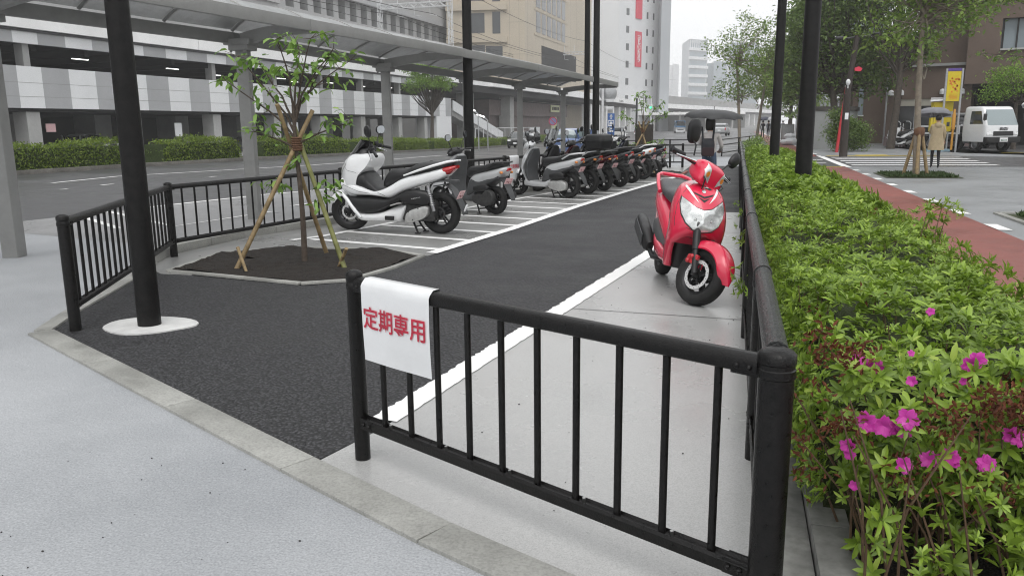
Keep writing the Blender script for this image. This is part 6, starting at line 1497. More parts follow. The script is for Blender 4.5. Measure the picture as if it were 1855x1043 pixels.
gw = thing('concrete_wall', 'plain grey concrete garden wall with dark coping beside the cycle path', 'wall', (3.68, 46.3, 0)); gd = Vector((5.95, 48.1, 0)) - Vector((3.68, 46.3, 0))
m = MB(); m.prism([(0, 0, -.2), (gd.x, gd.y, -.2), (gd.x + .6, gd.y + 3.0, -.2), (1.1, 9, -.2)], 2.25); m.build('wall', mat('grey_render', (.27, .28, .275), .8, var=.12, vscale=.9), gw, smooth=False)
m = MB(); m.prism([(-.08, -.1, 2.05), (gd.x + .1, gd.y - .1, 2.05), (gd.x + .7, gd.y + 3.1, 2.05), (1.0, 9.1, 2.05)], .22); m.build('coping', mat('dark_coping', (.055, .05, .045), .9, var=.4, vscale=3), gw, smooth=False)
# ------------------------------------------------------------------ vehicles
m_cwhite = mat('white_car_paint', (.74, .75, .76), .25, coat=.8)
m_cdark = mat('dark_car_paint', (.018, .022, .022), .22, coat=.9)
m_cblue = mat('blue_car_paint', (.10, .15, .30), .25, coat=.9)
m_csil = mat('silver_car_paint', (.42, .43, .44), .28, metal=.4, coat=.6)
m_cgl = mat('car_glass', (.035, .04, .042), .05, coat=1.0, spec=.8)
m_cglb = mat('pale_car_glass', (.22, .27, .28), .06, coat=1.0, spec=.8)
m_bblue = mat('bus_blue', (.05, .22, .45), .3, coat=.6)
def vwheel(root, x, y, r, w=.2):
    m = MB(); s = 1 if y > 0 else -1
    m.lathe([(r*.62, -w/2), (r*.9, -w/2), (r, -w/2+.03), (r, w/2-.03), (r*.9, w/2), (r*.62, w/2)], (x, y - s*w/2, r), 'y', 24, full=True); o = m.build('wheel', m_tyre, root)
    k = MB(); k.lathe([(.05, s*(w/2-.01)), (r*.3, s*(w/2-.03)), (r*.6, s*(w/2-.05)), (r*.64, s*(w/2-.02)), (r*.64, -s*w*.3), (.05, -s*w*.3)], (x, y - s*w/2, r), 'y', 20); k.build('rim', m_rims, o)
def car(label, cat, loc, rz_, L, Wd, H, paint, kind='suv', group=None, glass=m_cgl, back=False):
    name = {'suv': 'parked_car', 'van': 'van', 'bus': 'bus'}.get(kind, 'car')
    if kind == 'suv': name = 'car'
    root = thing(name, label, cat, loc, rz_, group); hw = Wd/2; r = .34 if kind != 'bus' else .48
    if kind == 'suv':
        st = [(L/2, .72, .42, hw*.78), (L/2-.12, .92, .30, hw*.93), (L/2-.9, 1.04, .24, hw), (0, 1.08, .22, hw), (-L/2+.8, 1.08, .24, hw), (-L/2+.1, 1.02, .32, hw*.95), (-L/2, .85, .45, hw*.85)]
        gh = [(L/2-1.05, 1.06, 1.0, hw*.86), (L/2-1.75, H-.10, 1.0, hw*.84), (L/2-2.2, H-.03, 1.0, hw*.82), (-L/2+.9, H-.05, 1.0, hw*.82), (-L/2+.35, 1.2, 1.0, hw*.8)]
        rf = [(L/2-1.95, H-.04, H-.10, hw*.70), (L/2-2.3, H, H-.12, hw*.76), (-L/2+1.0, H-.01, H-.12, hw*.76), (-L/2+.6, H-.2, H-.28, hw*.72)]
    else:
        k = .5 if kind == 'bus' else .45; zm = H*.50
        st = [(L/2, zm*.8, .40, hw*.86), (L/2-.08, zm*.95, .32, hw*.95), (L/2-.4, zm, .26, hw), (-L/2+.3, zm, .28, hw), (-L/2+.02, zm, .36, hw*.96), (-L/2, zm*.9, .42, hw*.9)]
        sl = .05 if kind == 'bus' else .55
        gh = [(L/2-.15, zm + .02, zm - .06, hw*.93), (L/2-.15-sl*.5, H*.78, zm - .06, hw*.93), (L/2-.15-sl, H-.06, zm-.06, hw*.90), (-L/2+.12, H-.06, zm-.06, hw*.90), (-L/2+.04, zm + .1, zm-.06, hw*.92)]
        rf = [(L/2-.18-sl, H-.04, H-.16, hw*.86), (L/2-.35-sl, H, H-.2, hw*.91), (-L/2+.2, H, H-.2, hw*.91), (-L/2+.06, H-.05, H-.2, hw*.86)]
    def loft(stn, name_, ma, par, n=5, tw=1.0):
        m = MB(); m.loft([rx(x, zt, zb, w, n, 28, 0, tw) for x, zt, zb, w in fit(stn, 2)]); raw = MB(); raw.join(m); return m.build(name_, ma, par, ang=50), raw
    bo_, braw = loft(st, 'body', paint, root); g_, graw = loft(gh, 'window_glass', glass, root, 5, .86); loft(rf, 'roof', paint if kind != 'bus' else m_cwhite, root, 5)
    for s in (-1, 1):
        for x0, x1 in ((L/2-1.0, L/2-2.0), (-.1, -.1), (-L/2+.6, -L/2+.35)) if kind == 'suv' else ((L/2-.22, L/2-.22-.5), (.2, .2), (-L/2+.2, -L/2+.2)):
            m = MB(); m.beam((x0, s*hw*.90, 1.02 if kind == 'suv' else H*.5), (x1, s*hw*.80, H-.08), .07, .09, .01, up=(1, 0, 0)); m.build('pillar', paint if kind != 'bus' else m_bblue, root)
        for x in (L/2 - (.85 if kind != 'bus' else 2.2), -L/2 + (.85 if kind != 'bus' else 2.6)): vwheel(root, x, s*hw*.97, r)
        z = .78 if kind == 'suv' else H*.38
        q = braw.patch([(L, s*hw*.45, z + .06), (L, s*hw*.84, z + .10), (L, s*hw*.82, z - .06), (L, s*hw*.50, z - .04)], (-1, 0, 0), .006, 3); q.build('headlight', m_refl, root)
        q = braw.patch([(-L, s*hw*.72, z + .16), (-L, s*hw*.90, z + .16), (-L, s*hw*.88, z - .1), (-L, s*hw*.74, z - .1)], (1, 0, 0), .006, 3); q.build('tail_light', m_tail, root)
        m = MB(); m.sph((L/2 - (1.3 if kind == 'suv' else .45), s*(hw + .09), H*.64), (.05, .09, .08), 10, 6); m.build('mirror', paint, root)
    q = braw.patch([(L, -hw*.4, .80), (L, hw*.4, .80), (L, hw*.34, .58), (L, -hw*.34, .58)] if kind == 'suv' else [(L, -hw*.6, H*.30), (L, hw*.6, H*.30), (L, hw*.6, H*.24), (L, -hw*.6, H*.24)], (-1, 0, 0), .006, 4); q.build('grille', m_blk, root)
    m = MB(); m.b2((L/2 - .02, -.17, .44), (L/2 + .025, .17, .60), .004); m.build('number_plate', m_cwhite, root)
    m = MB(); m.b2((-L/2 - .025, -.17, .55), (-L/2 + .02, .17, .71), .004); m.build('number_plate', m_cwhite, root)
    if kind == 'bus':
        m = MB(); m.loft([rx(x, zt, zb, w, 6, 28) for x, zt, zb, w in ((L/2-.10, 1.75, 1.32, hw*.97), (L/2-.2, 1.8, 1.32, hw*1.005), (-L/2+.2, 1.8, 1.32, hw*1.005), (-L/2+.08, 1.75, 1.32, hw*.97))]); m.build('blue_band', m_bblue, root)
        m = MB(); m.loft([rx(x, zt, zb, w, 6, 28) for x, zt, zb, w in ((L/2-.2, H-.05, H-.55, hw*.93), (L/2-.3, H+.02, H-.62, hw*.96), (-L/2+.2, H+.02, H-.62, hw*.96), (-L/2+.05, H-.05, H-.55, hw*.92))]); m.build('roof_panel', m_bblue, root)
    return root
def hd(dx, dy): return math.atan2(dy, dx)
p = at(934, 269); car('dark sport utility car coming along the road toward the camera', 'car', (p.x, p.y + 1.6, p.z), hd(.05, -1), 4.5, 1.84, 1.68, m_cdark, 'suv')
p = at(1050, 283); car('blue hatchback stopped behind the row of scooters, seen past the canopy pillars', 'car', (p.x, p.y, p.z - .12), hd(.35, 1), 3.9, 1.68, 1.50, m_cblue, 'suv', glass=m_cglb)
p = at(1116, 262); car('white van waiting on the road behind the parked scooters, nearer one', 'van', (p.x, p.y, p.z), hd(.3, -1), 4.7, 1.7, 1.95, m_cwhite, 'van')
p = at(1155, 246); car('small white van farther along the road, seen from behind', 'van', (p.x + .5, p.y, p.z), hd(.08, 1), 4.2, 1.7, 1.9, m_cwhite, 'van')
p = at(1228, 241.5); car('blue and white city bus far down the road', 'bus', (p.x, p.y + 5, p.z), hd(.12, -1), 10.5, 2.5, 3.05, m_cwhite, 'bus')
p = at(1330, 246); car('silver car far down the road beyond the person with the umbrella', 'car', (p.x - 1.5, p.y, p.z), hd(.1, 1), 4.2, 1.7, 1.45, m_csil, 'suv')
car('silver van parked behind the white truck', 'van', (11.9, 50.6, 0), hd(.3, -1), 4.2, 1.68, 1.88, m_csil, 'van')
for s_, lab in ((12, 'dark car parked inside the ground floor of the car park, left'), (31.5, 'dark car parked inside the ground floor of the car park, right')):
    q = V(s_, -5.0, 0); car(lab, 'car', (q.x, q.y, zg(q.x, q.y) - .1), math.atan2(VN.y, VN.x), 4.3, 1.7, 1.5, m_csil, 'suv')
# truck
tr = thing('flatbed_truck', 'small white flatbed truck parked in front of the dark garage', 'truck', (10.8, 45.2, 0), hd(.44, -.9), scale=1.06)
cab = MB(); cab.loft([rz(z, xf_, xb, hw, 9, 44) for z, xf_, xb, hw in fit([(.44, 2.30, .75, .83), (.75, 2.34, .75, .86), (1.1, 2.31, .75, .86), (1.2, 2.28, .75, .855), (1.72, 2.05, .76, .80), (1.93, 1.93, .78, .765), (1.985, 1.78, .88, .70)], 2)])
craw = MB(); craw.join(cab); co = cab.build('cab', m_cwhite, tr, ang=45)
craw.patch([(5, -.76, 1.16), (5, .76, 1.16), (5, .73, 1.5), (5, .68, 1.84), (5, -.68, 1.84), (5, -.73, 1.5)], (-1, 0, 0), .008, 5).build('windscreen', m_cglb, co)
for s in (-1, 1):
    craw.patch([(2.08, s*3, 1.22), (1.30, s*3, 1.22), (1.28, s*3, 1.78), (1.86, s*3, 1.78), (1.93, s*3, 1.5)], (0, -s, 0), .008, 4).build('side_window', m_cgl, co)
    craw.patch([(5, s*.50, .74), (5, s*.80, .72), (5, s*.79, .90), (5, s*.56, .88)], (-1, 0, 0), .010, 4).build('headlight', m_refl, co)
    m = MB(); m.tube([(2.15, s*.84, 1.35), (2.35, s*.98, 1.45), (2.35, s*.98, 1.75)], .014, 6); m.box((2.34, s*.99, 1.52), (.05, .16, .28), .02); m.build('mirror', m_blk, co)
    for x in (1.60, -1.35): vwheel(tr, x, s*.80, .35, .22)
craw.patch([(5, -.52, .70), (5, .52, .70), (5, .50, .90), (5, -.50, .90)], (-1, 0, 0), .007, 4).build('grille', m_blk, co)
m = MB(); m.b2((2.18, -.86, .40), (2.40, .86, .66), .04); bmp = m.build('bumper', m_blk, tr)
m = MB(); m.b2((2.40, -.20, .44), (2.412, .20, .62), .003); m.build('number_plate', m_cwhite, bmp)
m = MB()
for i in range(5): m.b2((2.412, -.13 + i*.06, .47), (2.414, -.10 + i*.06, .55))
m.build('plate_marks', mat('green_marks', (.03, .12, .07), .5), bmp, smooth=False)
t = text_mb('ISUZU', .15, .006, .004); t.xf(frame_m(Vector((2.352, 0, 1.0)), (0, 1, 0), (0, 0, 1))); t.build('lettering', m_blk, co, smooth=False)
for s in (-1, 1):
    m = MB(); m.tube([(2.29, s*.1, 1.19), (2.22, s*.5, 1.24)], .008, 5); m.build('wiper', m_blk, co)
bd = MB(); bd.b2((-2.35, -.84, .68), (.68, .84, .80), .01); bdo = bd.build('bed', m_gry, tr, ang=30)
for s in (-1, 1):
    m = MB(); m.b2((-2.3, s*.845, .80), (.64, s*.805, 1.12), .004); sbo = m.build('side_board', m_blk, bdo, ang=30)
    m = MB()
    for z in (.80, 1.12): m.beam((-2.34, s*.85, z), (.68, s*.85, z), .05, .085, .005)
    for x in (-2.33, -.85, .66): m.beam((x, s*.85, .80), (x, s*.85, 1.12), .05, .05, .005)
    m.build('board_frame', m_cwhite, sbo)
m = MB(); m.b2((-2.3, -.4, .42), (1.8, .4, .64), .02); m.build('chassis', m_blk, tr)
# white scooter by the brown building
c = copy_tree(white); c.location = (8.75, 50.2, 0); c.rotation_euler = (0, 0, R(215)); c.scale = (1.1,)*3; c['label'] = 'white scooter parked far off beneath the brown building shop window'; del c['group']

# ------------------------------------------------------------------ people
m_skin = mat('skin', (.50, .31, .22), .55); m_hair = mat('black_hair', (.012, .010, .009), .4)
m_blouse = mat('pale_blouse', (.58, .54, .53), .7, var=.08, vscale=12); m_jean = mat('blue_jeans', (.07, .10, .16), .8, var=.25, vscale=14)
m_coat = mat('beige_raincoat', (.44, .35, .22), .6, var=.15, vscale=8, bump=.3, bscale=9); m_darkc = mat('dark_clothes', (.018, .019, .024), .8, var=.2, vscale=10); m_shoe = mat('black_shoes', (.012, .012, .012), .5); m_greyc = mat('grey_clothes', (.16, .18, .21), .8)
def person(label, loc, rz_, h, J, cl, hairlen=.12, fingers=False, coat=None):
    """J overrides joints; cl colours: torso, arms, legs, shoes"""
    root = thing('person', label, 'person', loc, rz_)
    j = {'pel': (0, 0, .93), 'wst': (0, .01, 1.07), 'chs': (0, 0, 1.27), 'nck': (0, -.01, 1.44), 'hd0': (0, .02, 1.53), 'hd1': (0, .03, 1.61), 'hd2': (0, .015, 1.675)}
    for s, n in ((-1, 'l'), (1, 'r')):
        j.update({'sh'+n: (.165*s, -.01, 1.39), 'el'+n: (.215*s, -.03, 1.12), 'wr'+n: (.22*s, .06, .90), 'hn'+n: (.22*s, .08, .83), 'hp'+n: (.085*s, 0, .90), 'kn'+n: (.09*s, .02, .49), 'an'+n: (.09*s, -.02, .085), 'to'+n: (.095*s, .13, .035)})
    j.update(J); k = h/1.70
    rad = {'pel': (.145, .105), 'wst': (.125, .095), 'chs': (.155, .11), 'nck': (.052, .052), 'hd0': (.062, .07), 'hd1': (.078, .092), 'hd2': (.06, .07)}
    for n in 'lr': rad.update({'sh'+n: (.060, .060), 'el'+n: (.043, .043), 'wr'+n: (.028, .028), 'hn'+n: (.036, .020), 'hp'+n: (.088, .088), 'kn'+n: (.058, .058), 'an'+n: (.038, .038), 'to'+n: (.038, .026)})
    if coat:
        for n in ('pel', 'wst'): rad[n] = (.17, .13)
        for n in 'lr': rad['sh'+n] = (.075, .07); rad['el'+n] = (.06, .06)
    E_ = [('pel', 'wst', 0), ('wst', 'chs', 0), ('chs', 'nck', 0), ('nck', 'hd0', 3), ('hd0', 'hd1', 3), ('hd1', 'hd2', 3)]
    for n in 'lr': E_ += [('chs', 'sh'+n, 0), ('sh'+n, 'el'+n, 1), ('el'+n, 'wr'+n, 1), ('wr'+n, 'hn'+n, 3), ('pel', 'hp'+n, 2), ('hp'+n, 'kn'+n, 2), ('kn'+n, 'an'+n, 2), ('an'+n, 'to'+n, 4)]
    if fingers:
        for n, s in (('l', -1), ('r', 1)):
            hnd = Vector(j['hn'+n]); wr = Vector(j['wr'+n]); d = (hnd - wr).normalized(); a = d.cross(Vector((0, 1, 0))).normalized()
            if a.length < .1: a = Vector((1, 0, 0))
            b = d.cross(a)
            for i, ln in enumerate((.062, .072, .068, .052)):
                o = (i - 1.5)*.017; f1, f2 = 'f%s%d' % (n, i), 'g%s%d' % (n, i)
                j[f1] = tuple(hnd + d*ln*.5 + a*o); j[f2] = tuple(hnd + d*ln*.85 + a*o + b*.022); rad[f1] = (.0095,)*2; rad[f2] = (.008,)*2; E_ += [('hn'+n, f1, 3), (f1, f2, 3)]
            j['t'+n] = tuple(wr.lerp(hnd, .6) + a*.036 + d*.01); j['u'+n] = tuple(wr.lerp(hnd, .6) + a*.046 + d*.045); rad['t'+n] = (.012,)*2; rad['u'+n] = (.0095,)*2; E_ += [('wr'+n, 't'+n, 3), ('t'+n, 'u'+n, 3)]
    names = list(j); idx = {n: i for i, n in enumerate(names)}
    me = bpy.data.meshes.new('person_body'); me.from_pydata([Vector(j[n])*k for n in names], [(idx[a], idx[b]) for a, b, _ in E_], []); me.update()
    o = bpy.data.objects.new('person_body', me); COL.objects.link(o)
    o.modifiers.new('s', 'SKIN'); sv = me.skin_vertices[0].data
    for n in names: sv[idx[n]].radius = tuple(q*k for q in rad[n])
    sv[idx['pel']].use_root = True
    md = o.modifiers.new('d', 'SUBSURF'); md.levels = 2; md.render_levels = 2
    dg = bpy.context.evaluated_depsgraph_get(); dg.update(); m2_ = bpy.data.meshes.new_from_object(o.evaluated_get(dg)); bpy.data.objects.remove(o)
    b = MB(); b.add([v.co.copy() for v in m2_.vertices], [list(p_.vertices) for p_ in m2_.polygons]); mats = [cl[0], cl[1], cl[2], m_skin, cl[3]]
    segs = [(Vector(j[a])*k, Vector(j[b_])*k, c_) for a, b_, c_ in E_]; b.mi = []
    for p_ in m2_.polygons:
        c_ = p_.center; best = min(segs, key=lambda q: (c_ - (q[0] + (q[1]-q[0])*min(1, max(0, (c_-q[0]).dot(q[1]-q[0])/max(1e-9, (q[1]-q[0]).length_squared))))).length); b.mi.append(best[2])
    b.build('body', None, root, mats=mats, ang=180)
    hdp = Vector(j['hd1'])*k; hr = MB(); hr.sph(hdp + Vector((0, -.022, .032)), (.098*k, .112*k, .105*k), 18, 12)
    hr.v = [(x, y, z if y < hdp.y + .02 else max(z, hdp.z + .055)) for x, y, z in hr.v]
    if hairlen > 0: hr.loft([[(hdp.x + w*math.cos(t), hdp.y - .045 + dd*math.sin(t), hdp.z + z) for t in [2*math.pi*i/14 for i in range(14)]] for z, w, dd in ((.05, .09, .075), (-.04, .092, .07), (-.04 - hairlen*.6, .088, .055), (-.04 - hairlen, .07, .04))])
    hr.build('hair', m_hair, root)
    fc = MB(); f0 = hdp + Vector((0, .085*k, -.015))
    fc.sph(f0 + Vector((0, .012, -.008)), (.012, .016, .018), 8, 6)
    for s in (-1, 1): fc.sph(hdp + Vector((s*.085*k, -.005, -.01)), (.012, .022, .03), 8, 6)
    fc.build('nose_and_ears', m_skin, root)
    ey = MB()
    for s in (-1, 1): ey.sph(f0 + Vector((s*.032, -.004, .022)), (.012, .006, .007), 8, 5)
    ey.sph(f0 + Vector((0, -.004, -.052)), (.022, .006, .006), 8, 5); ey.build('eyes_and_mouth', m_hair, root)
    if coat:
        ct = MB(); ct.loft([rx_ for rx_ in [[(w*k*math.cos(t)*(1 + .03*math.sin(7*t)), .01 + d_*k*math.sin(t)*(1 + .03*math.sin(5*t)), z*k) for t in [2*math.pi*i/28 for i in range(28)]] for z, w, d_ in ((.60, .25, .20), (.75, .235, .185), (.95, .205, .165), (1.10, .19, .15), (1.28, .205, .15), (1.39, .19, .13), (1.45, .11, .10), (1.48, .085, .085))]]); ct.build('raincoat', coat, root)
        hd_ = MB(); hd_.sph((0, -.085*k, 1.40*k), (.12*k, .075*k, .10*k), 16, 10); hd_.build('hood', coat, root)
    return root
def umbrella(label, top, hand, rad, ma, group=None, depth=.22, tilt=(0, 0)):
    top, hand = Vector(top), Vector(hand); root = thing('umbrella', label, 'umbrella', hand, group=group); ax = (top - hand).normalized()
    m_ = frame_m(top - hand, ax.cross(Vector((0, 1, 0))).cross(ax) if abs(ax.y) < .9 else (1, 0, 0), (0, 1, 0))
    zax = ax; xax = Vector((1, 0, 0)); xax = (xax - zax*xax.dot(zax)).normalized(); yax = zax.cross(xax); o = top - hand
    def P(r, a, z): return o + xax*(r*math.cos(a)) + yax*(r*math.sin(a)) + zax*z
    m = MB(); n = 48; rows = []
    for i in range(9):
        t = i/8; r = rad*math.sin(t*math.pi/2*.98)/math.sin(math.pi/2*.98); row = []
        for j in range(n):
            a = 2*math.pi*j/n; fl = abs(math.sin(4*a)); rr = r*(1 - .055*fl*t); row.append(P(rr, a, -depth*(t**2.1) + .02*fl*t))
        rows.append(row)
    vs = [p_ for r_ in rows for p_ in r_]; vs2 = [p_ - zax*.004 for p_ in vs]
    fs = [(i*n+j, i*n+(j+1) % n, (i+1)*n+(j+1) % n, (i+1)*n+j) for i in range(8) for j in range(n)]
    m.add(vs, fs); m.add(vs2, [f[::-1] for f in fs]); m.build('canopy', ma, root, ang=60)
    s = MB(); s.tube([o + zax*.06, Vector((0, 0, 0)) - zax*.04], .0055, 8); s.tube([-zax*.0, -zax*.10], .012, 8); s.build('shaft', m_blk, root)
    rb = MB()
    for i in range(8):
        a = 2*math.pi*i/8; rb.tube([P(rad*t*.99, a, -depth*(t**2.1) - .008) for t in (0.02, .35, .7, 1.0)], .0025, 4); rb.tube([P(.01, a, -.25), P(rad*.48, a, -depth*.21)], .0022, 4)
    rb.build('ribs', m_chr, root); return root
m_umb = mat('black_umbrella_cloth', (.035, .036, .038), .55, var=.15, vscale=6); m_umbg = mat('grey_umbrella_cloth', (.20, .20, .22), .55); m_umbw = mat('clear_white_umbrella', (.70, .71, .73), .35); m_umbn = mat('navy_umbrella_cloth', (.03, .035, .06), .55)
wl_ = (-.52, 15.6, .004)
person('person in a pale blouse and jeans walking away under a large dark umbrella', wl_, R(6), 1.53, {'knl': (-.09, .12, .50), 'anl': (-.09, -.02, .10), 'tol': (-.09, .12, .04), 'anr': (.09, -.16, .12), 'tor': (.095, -.03, .03), 'ell': (-.20, .10, 1.20), 'wrl': (-.06, .24, 1.26), 'hnl': (-.035, .25, 1.33), 'elr': (.25, .06, 1.14), 'wrr': (.23, .25, 1.05), 'hnr': (.22, .31, 1.03)}, (m_blouse, m_blouse, m_jean, m_shoe), .09, True)
umbrella('large dark grey umbrella held over the person in the pale blouse', (-.47, 15.78, 1.70), (-.50, 15.80, 1.17), .54, m_umb, None, .16)
bp_ = thing('backpack', 'black backpack worn by the person in the pale blouse', 'backpack', (-.55, 15.45, .98), R(6))
m = MB(); m.loft([rz(z, xf_, xb, hw, 4, 24) for z, xf_, xb, hw in ((-.12, .0, -.10, .10), (-.09, .03, -.14, .115), (.08, .03, -.15, .12), (.16, .02, -.12, .11), (.20, 0, -.07, .08))]); m.xf(Matrix.Rotation(R(90), 4, 'Z')); raw = MB(); raw.join(m); m.build('bag', m_darkc, bp_)
m = MB(); m.loft([rz(z, -.13, -.185, hw, 4, 18) for z, hw in ((-.11, .10), (-.06, .115), (.02, .11), (.04, .09))]); m.xf(Matrix.Rotation(R(90), 4, 'Z')); m.build('pocket', mat('dark_maroon_cloth', (.03, .015, .018), .8), bp_)
for s in (-1, 1):
    m = MB(); m.tube([(s*.09, .0, .17), (s*.105, .03, .36), (s*.11, .12, .40), (s*.12, .22, .34)], .018, 8); m.build('strap', m_darkc, bp_)
rp_ = (5.95, 28.1, 0)
person('person in a beige hooded raincoat walking away on the grey path', rp_, R(-4), 1.60, {'knl': (-.09, .10, .50), 'anl': (-.085, .10, .09), 'tol': (-.09, .24, .04), 'anr': (.09, -.14, .12), 'tor': (.095, -.02, .03), 'ell': (-.20, .08, 1.16), 'wrl': (-.12, .24, 1.16), 'hnl': (-.10, .26, 1.23)}, (m_coat, m_coat, m_darkc, m_shoe), .0, True, m_coat)
umbrella('grey umbrella held by the person in the beige raincoat', (5.88, 28.5, 1.86), (5.86, 28.4, 1.16), .50, m_umbg, None, .24)
for px, py, rot_, cl, lab, um in ((1381, 251, 0, (m_darkc, m_darkc, m_darkc, m_shoe), 'person in dark clothes on the far path under a navy umbrella', (m_umbn, 'navy umbrella far down the cycle path')),
        (1391, 251, 20, (m_darkc, m_greyc, m_darkc, m_shoe), 'person in black walking beside the navy umbrella on the far path', None),
        (1399, 253, -10, (m_greyc, m_greyc, m_darkc, m_shoe), 'person in grey on the far path, half behind the farther hedge pole', (m_umbw, 'pale umbrella just left of the farther hedge pole')),
        (1417, 247, 0, (m_greyc, m_greyc, m_greyc, m_shoe), 'distant person under a white umbrella right of the farther hedge pole', (m_umbw, 'white umbrella right of the farther hedge pole'))):
    p = at(px, py); person(lab, p, R(rot_), 1.65, {'elr': (.2, .1, 1.18), 'wrr': (.12, .22, 1.25), 'hnr': (.10, .22, 1.32)}, cl, .05)
    if um: umbrella(um[1], p + Vector((.05, .1, 1.98)), p + Vector((.10, .24, 1.28)), .56, um[0])
person('person in black cut by the right edge of the picture', (9.42, 30.6, 0), R(160), 1.68, {'elr': (.2, .1, 1.18), 'wrr': (.12, .22, 1.25), 'hnr': (.10, .22, 1.32)}, (m_darkc, m_darkc, m_darkc, m_shoe), .05, True)
umbrella('white umbrella at the right edge of the picture', (9.49, 30.5, 2.02), (9.32, 30.4, 1.28), .58, m_umbw)
# ------------------------------------------------------------------ street furniture
rpz = thing('red_pole', 'slim red pole leaning beside the black lamp post and the shrub', 'pole', (4.63, 42.75, 0)); m = MB(); m.tube([(0, 0, -.1), (.13, 0, 1.5), (.27, 0, 3.1)], .075, 10); m.build('shaft', mat('red_pole_paint', (.45, .03, .04), .4), rpz); m = MB(); m.sph((.27, 0, 3.13), (.09, .09, .07), 10, 6); m.build('cap', m_galv, rpz)
q = at(1527, 285); ps = thing('street_lamp', 'dark street lamp post with two short arms and a camera, next to the red pole', 'lamp', q)
m = MB(); m.tube([(0, 0, -.1), (0, 0, 2.6)], [.17, .14], 14); m.tube([(0, 0, 2.6), (.22, 0, 4.9)], [.12, .10], 12); m.build('shaft', mat('brown_pole_paint', (.03, .022, .018), .45), ps)
m = MB(); m.tube([(-.45, 0, 4.78), (.9, 0, 4.9)], .035, 8); m.build('arm', m_blk, ps)
for x in (-.45, .9): m = MB(); m.loft([rz(z, .16, -.16, w, 3, 14) for z, w in ((-.04, .05), (.0, .12), (.06, .10))]); m.xf(Matrix.Translation((x, 0, 4.87 + x*.09))); m.build('lamp_head', m_gry, ps)
m = MB(); m.sph((-.02, -.16, 3.05), (.09, .09, .13), 10, 7); m.tube([(0, -.05, 2.9), (-.02, -.2, 2.82), (-.02, -.16, 2.95)], .02, 6); m.build('camera', m_whitemetal, ps)
m = MB(); m.b2((-.06, -.19, 1.55), (.08, -.17, 1.82), .003); m.build('sticker', m_cwhite, ps)
m = MB(); m.prism([(.22, -.02, 3.50), (.46, -.02, 3.48), (.50, -.02, 3.60), (.36, -.02, 3.68), (.20, -.02, 3.62)], (0, .06, 0)); m.build('red_plate', m_banner, ps, smooth=False)
# yellow pay station and its banner
yb = thing('pay_station', 'yellow and grey parking pay station with a white roof behind the person in the raincoat', 'pay station', (9.25, 43.6, 0)); m_yel = mat('yellow_board', (.58, .45, .015), .45, var=.1, vscale=3)
m = MB(); m.b2((-.45, -.25, 0), (.55, .25, .12), .01); m.build('base', mat('pale_blue_base', (.25, .38, .45), .5), yb); m = MB(); m.b2((-.40, -.2, .95), (.50, .2, 1.62), .01); m.build('cabinet', m_yel, yb, ang=30); m = MB(); m.b2((-.42, -.22, 1.62), (.52, .2, 1.90), .01); m.build('screen_panel', m_galv, yb, ang=30); m = MB(); m.b2((-.36, -.3, 1.90), (.50, .24, 2.34), .01); m.build('header_board', m_yel, yb, ang=30)
m = MB(); m.prism([(-.55, -.5, 2.36), (.75, -.5, 2.44), (.75, .4, 2.5), (-.35, .4, 2.5)], .07); m.build('roof', m_cwhite, yb, smooth=False)
for x in (-.33, .43): m = MB(); m.tube([(x, 0, .12), (x, 0, .95)], .04, 8); m.build('post', m_galv, yb)
for i in range(4): m = MB(); m.b2((-.30 + .2*i, -.212, 1.05 + .15*(i % 2)), (-.17 + .2*i, -.2, 1.25 + .15*(i % 2)), .002); m.build('instruction_plate', m_gry if i % 2 else m_cwhite, yb)
yf = thing('banner_stand', 'tall yellow and orange banner on two grey poles left of the truck', 'banner', (9.42, 43.0, 0))
for x in (-.15, .52): m = MB(); m.tube([(x, 0, -.1), (x, 0, 3.85)], .05, 8); m.build('pole', m_galv, yf)
m = MB(); m.b2((-.10, -.03, 2.35), (.47, .0, 3.72), .004); bo2 = m.build('banner', m_yel, yf, smooth=False); m = MB(); m.b2((-.10, -.035, 3.74), (.47, .0, 3.86), .004); m.build('banner_header', mat('purple_board', (.10, .06, .25), .5), yf, smooth=False)
m = MB(); rr_ = random.Random(3)
for i in range(26): x, z = rr_.uniform(.0, .40), rr_.uniform(2.75, 3.4); m.b2((x - .03, -.036, z - .02), (x + .04, -.031, z + rr_.uniform(.02, .07)))
for i in range(5): m.b2((.02, -.036, 2.45 + i*.055), (.38, -.031, 2.465 + i*.055))
m.build('banner_print', mat('orange_print', (.62, .17, .02), .5), bo2, smooth=False)
m = MB(); m.tube([(.30, -.15, .1), (.30, -.15, 1.05)], .05, 8); m.lathe([(.08, 1.05), (.08, 1.75), (.05, 1.8), (.05, 1.95), (.02, 2.0)], (.30, -.15, 0), n=12); m.build('orange_cover', mat('dull_orange', (.45, .22, .03), .6), yf)
bk_ = thing('bicycle_stand', 'white tubular bicycle stand in front of the brown building shop window', 'stand', (8.55, 51.6, 0)); m = MB()
for i in range(2): m.tube([(i*.55, 0, 0), (i*.55, 0, 1.35), (i*.55 + .12, 0, 1.45), (i*.55 + .3, 0, 1.45), (i*.55 + .4, 0, 1.35), (i*.55 + .4, 0, 0)], .025, 6); m.tube([(i*.55, 0, .9), (i*.55 + .4, 0, .9)], .02, 6)
m.build('frame', m_whitemetal, bk_)
gc = thing('grey_cabinet', 'grey street cabinet beside the far cycle path left of the garden wall', 'cabinet', (3.55, 66, 0)); m = MB(); m.b2((-.45, -.3, 0), (.45, .3, 1.35), .02); m.build('body', m_gcon, gc, ang=30); m = MB(); m.b2((-.38, -.315, .12), (.38, -.302, 1.25), .006); m.build('door', m_galv, gc, ang=30)
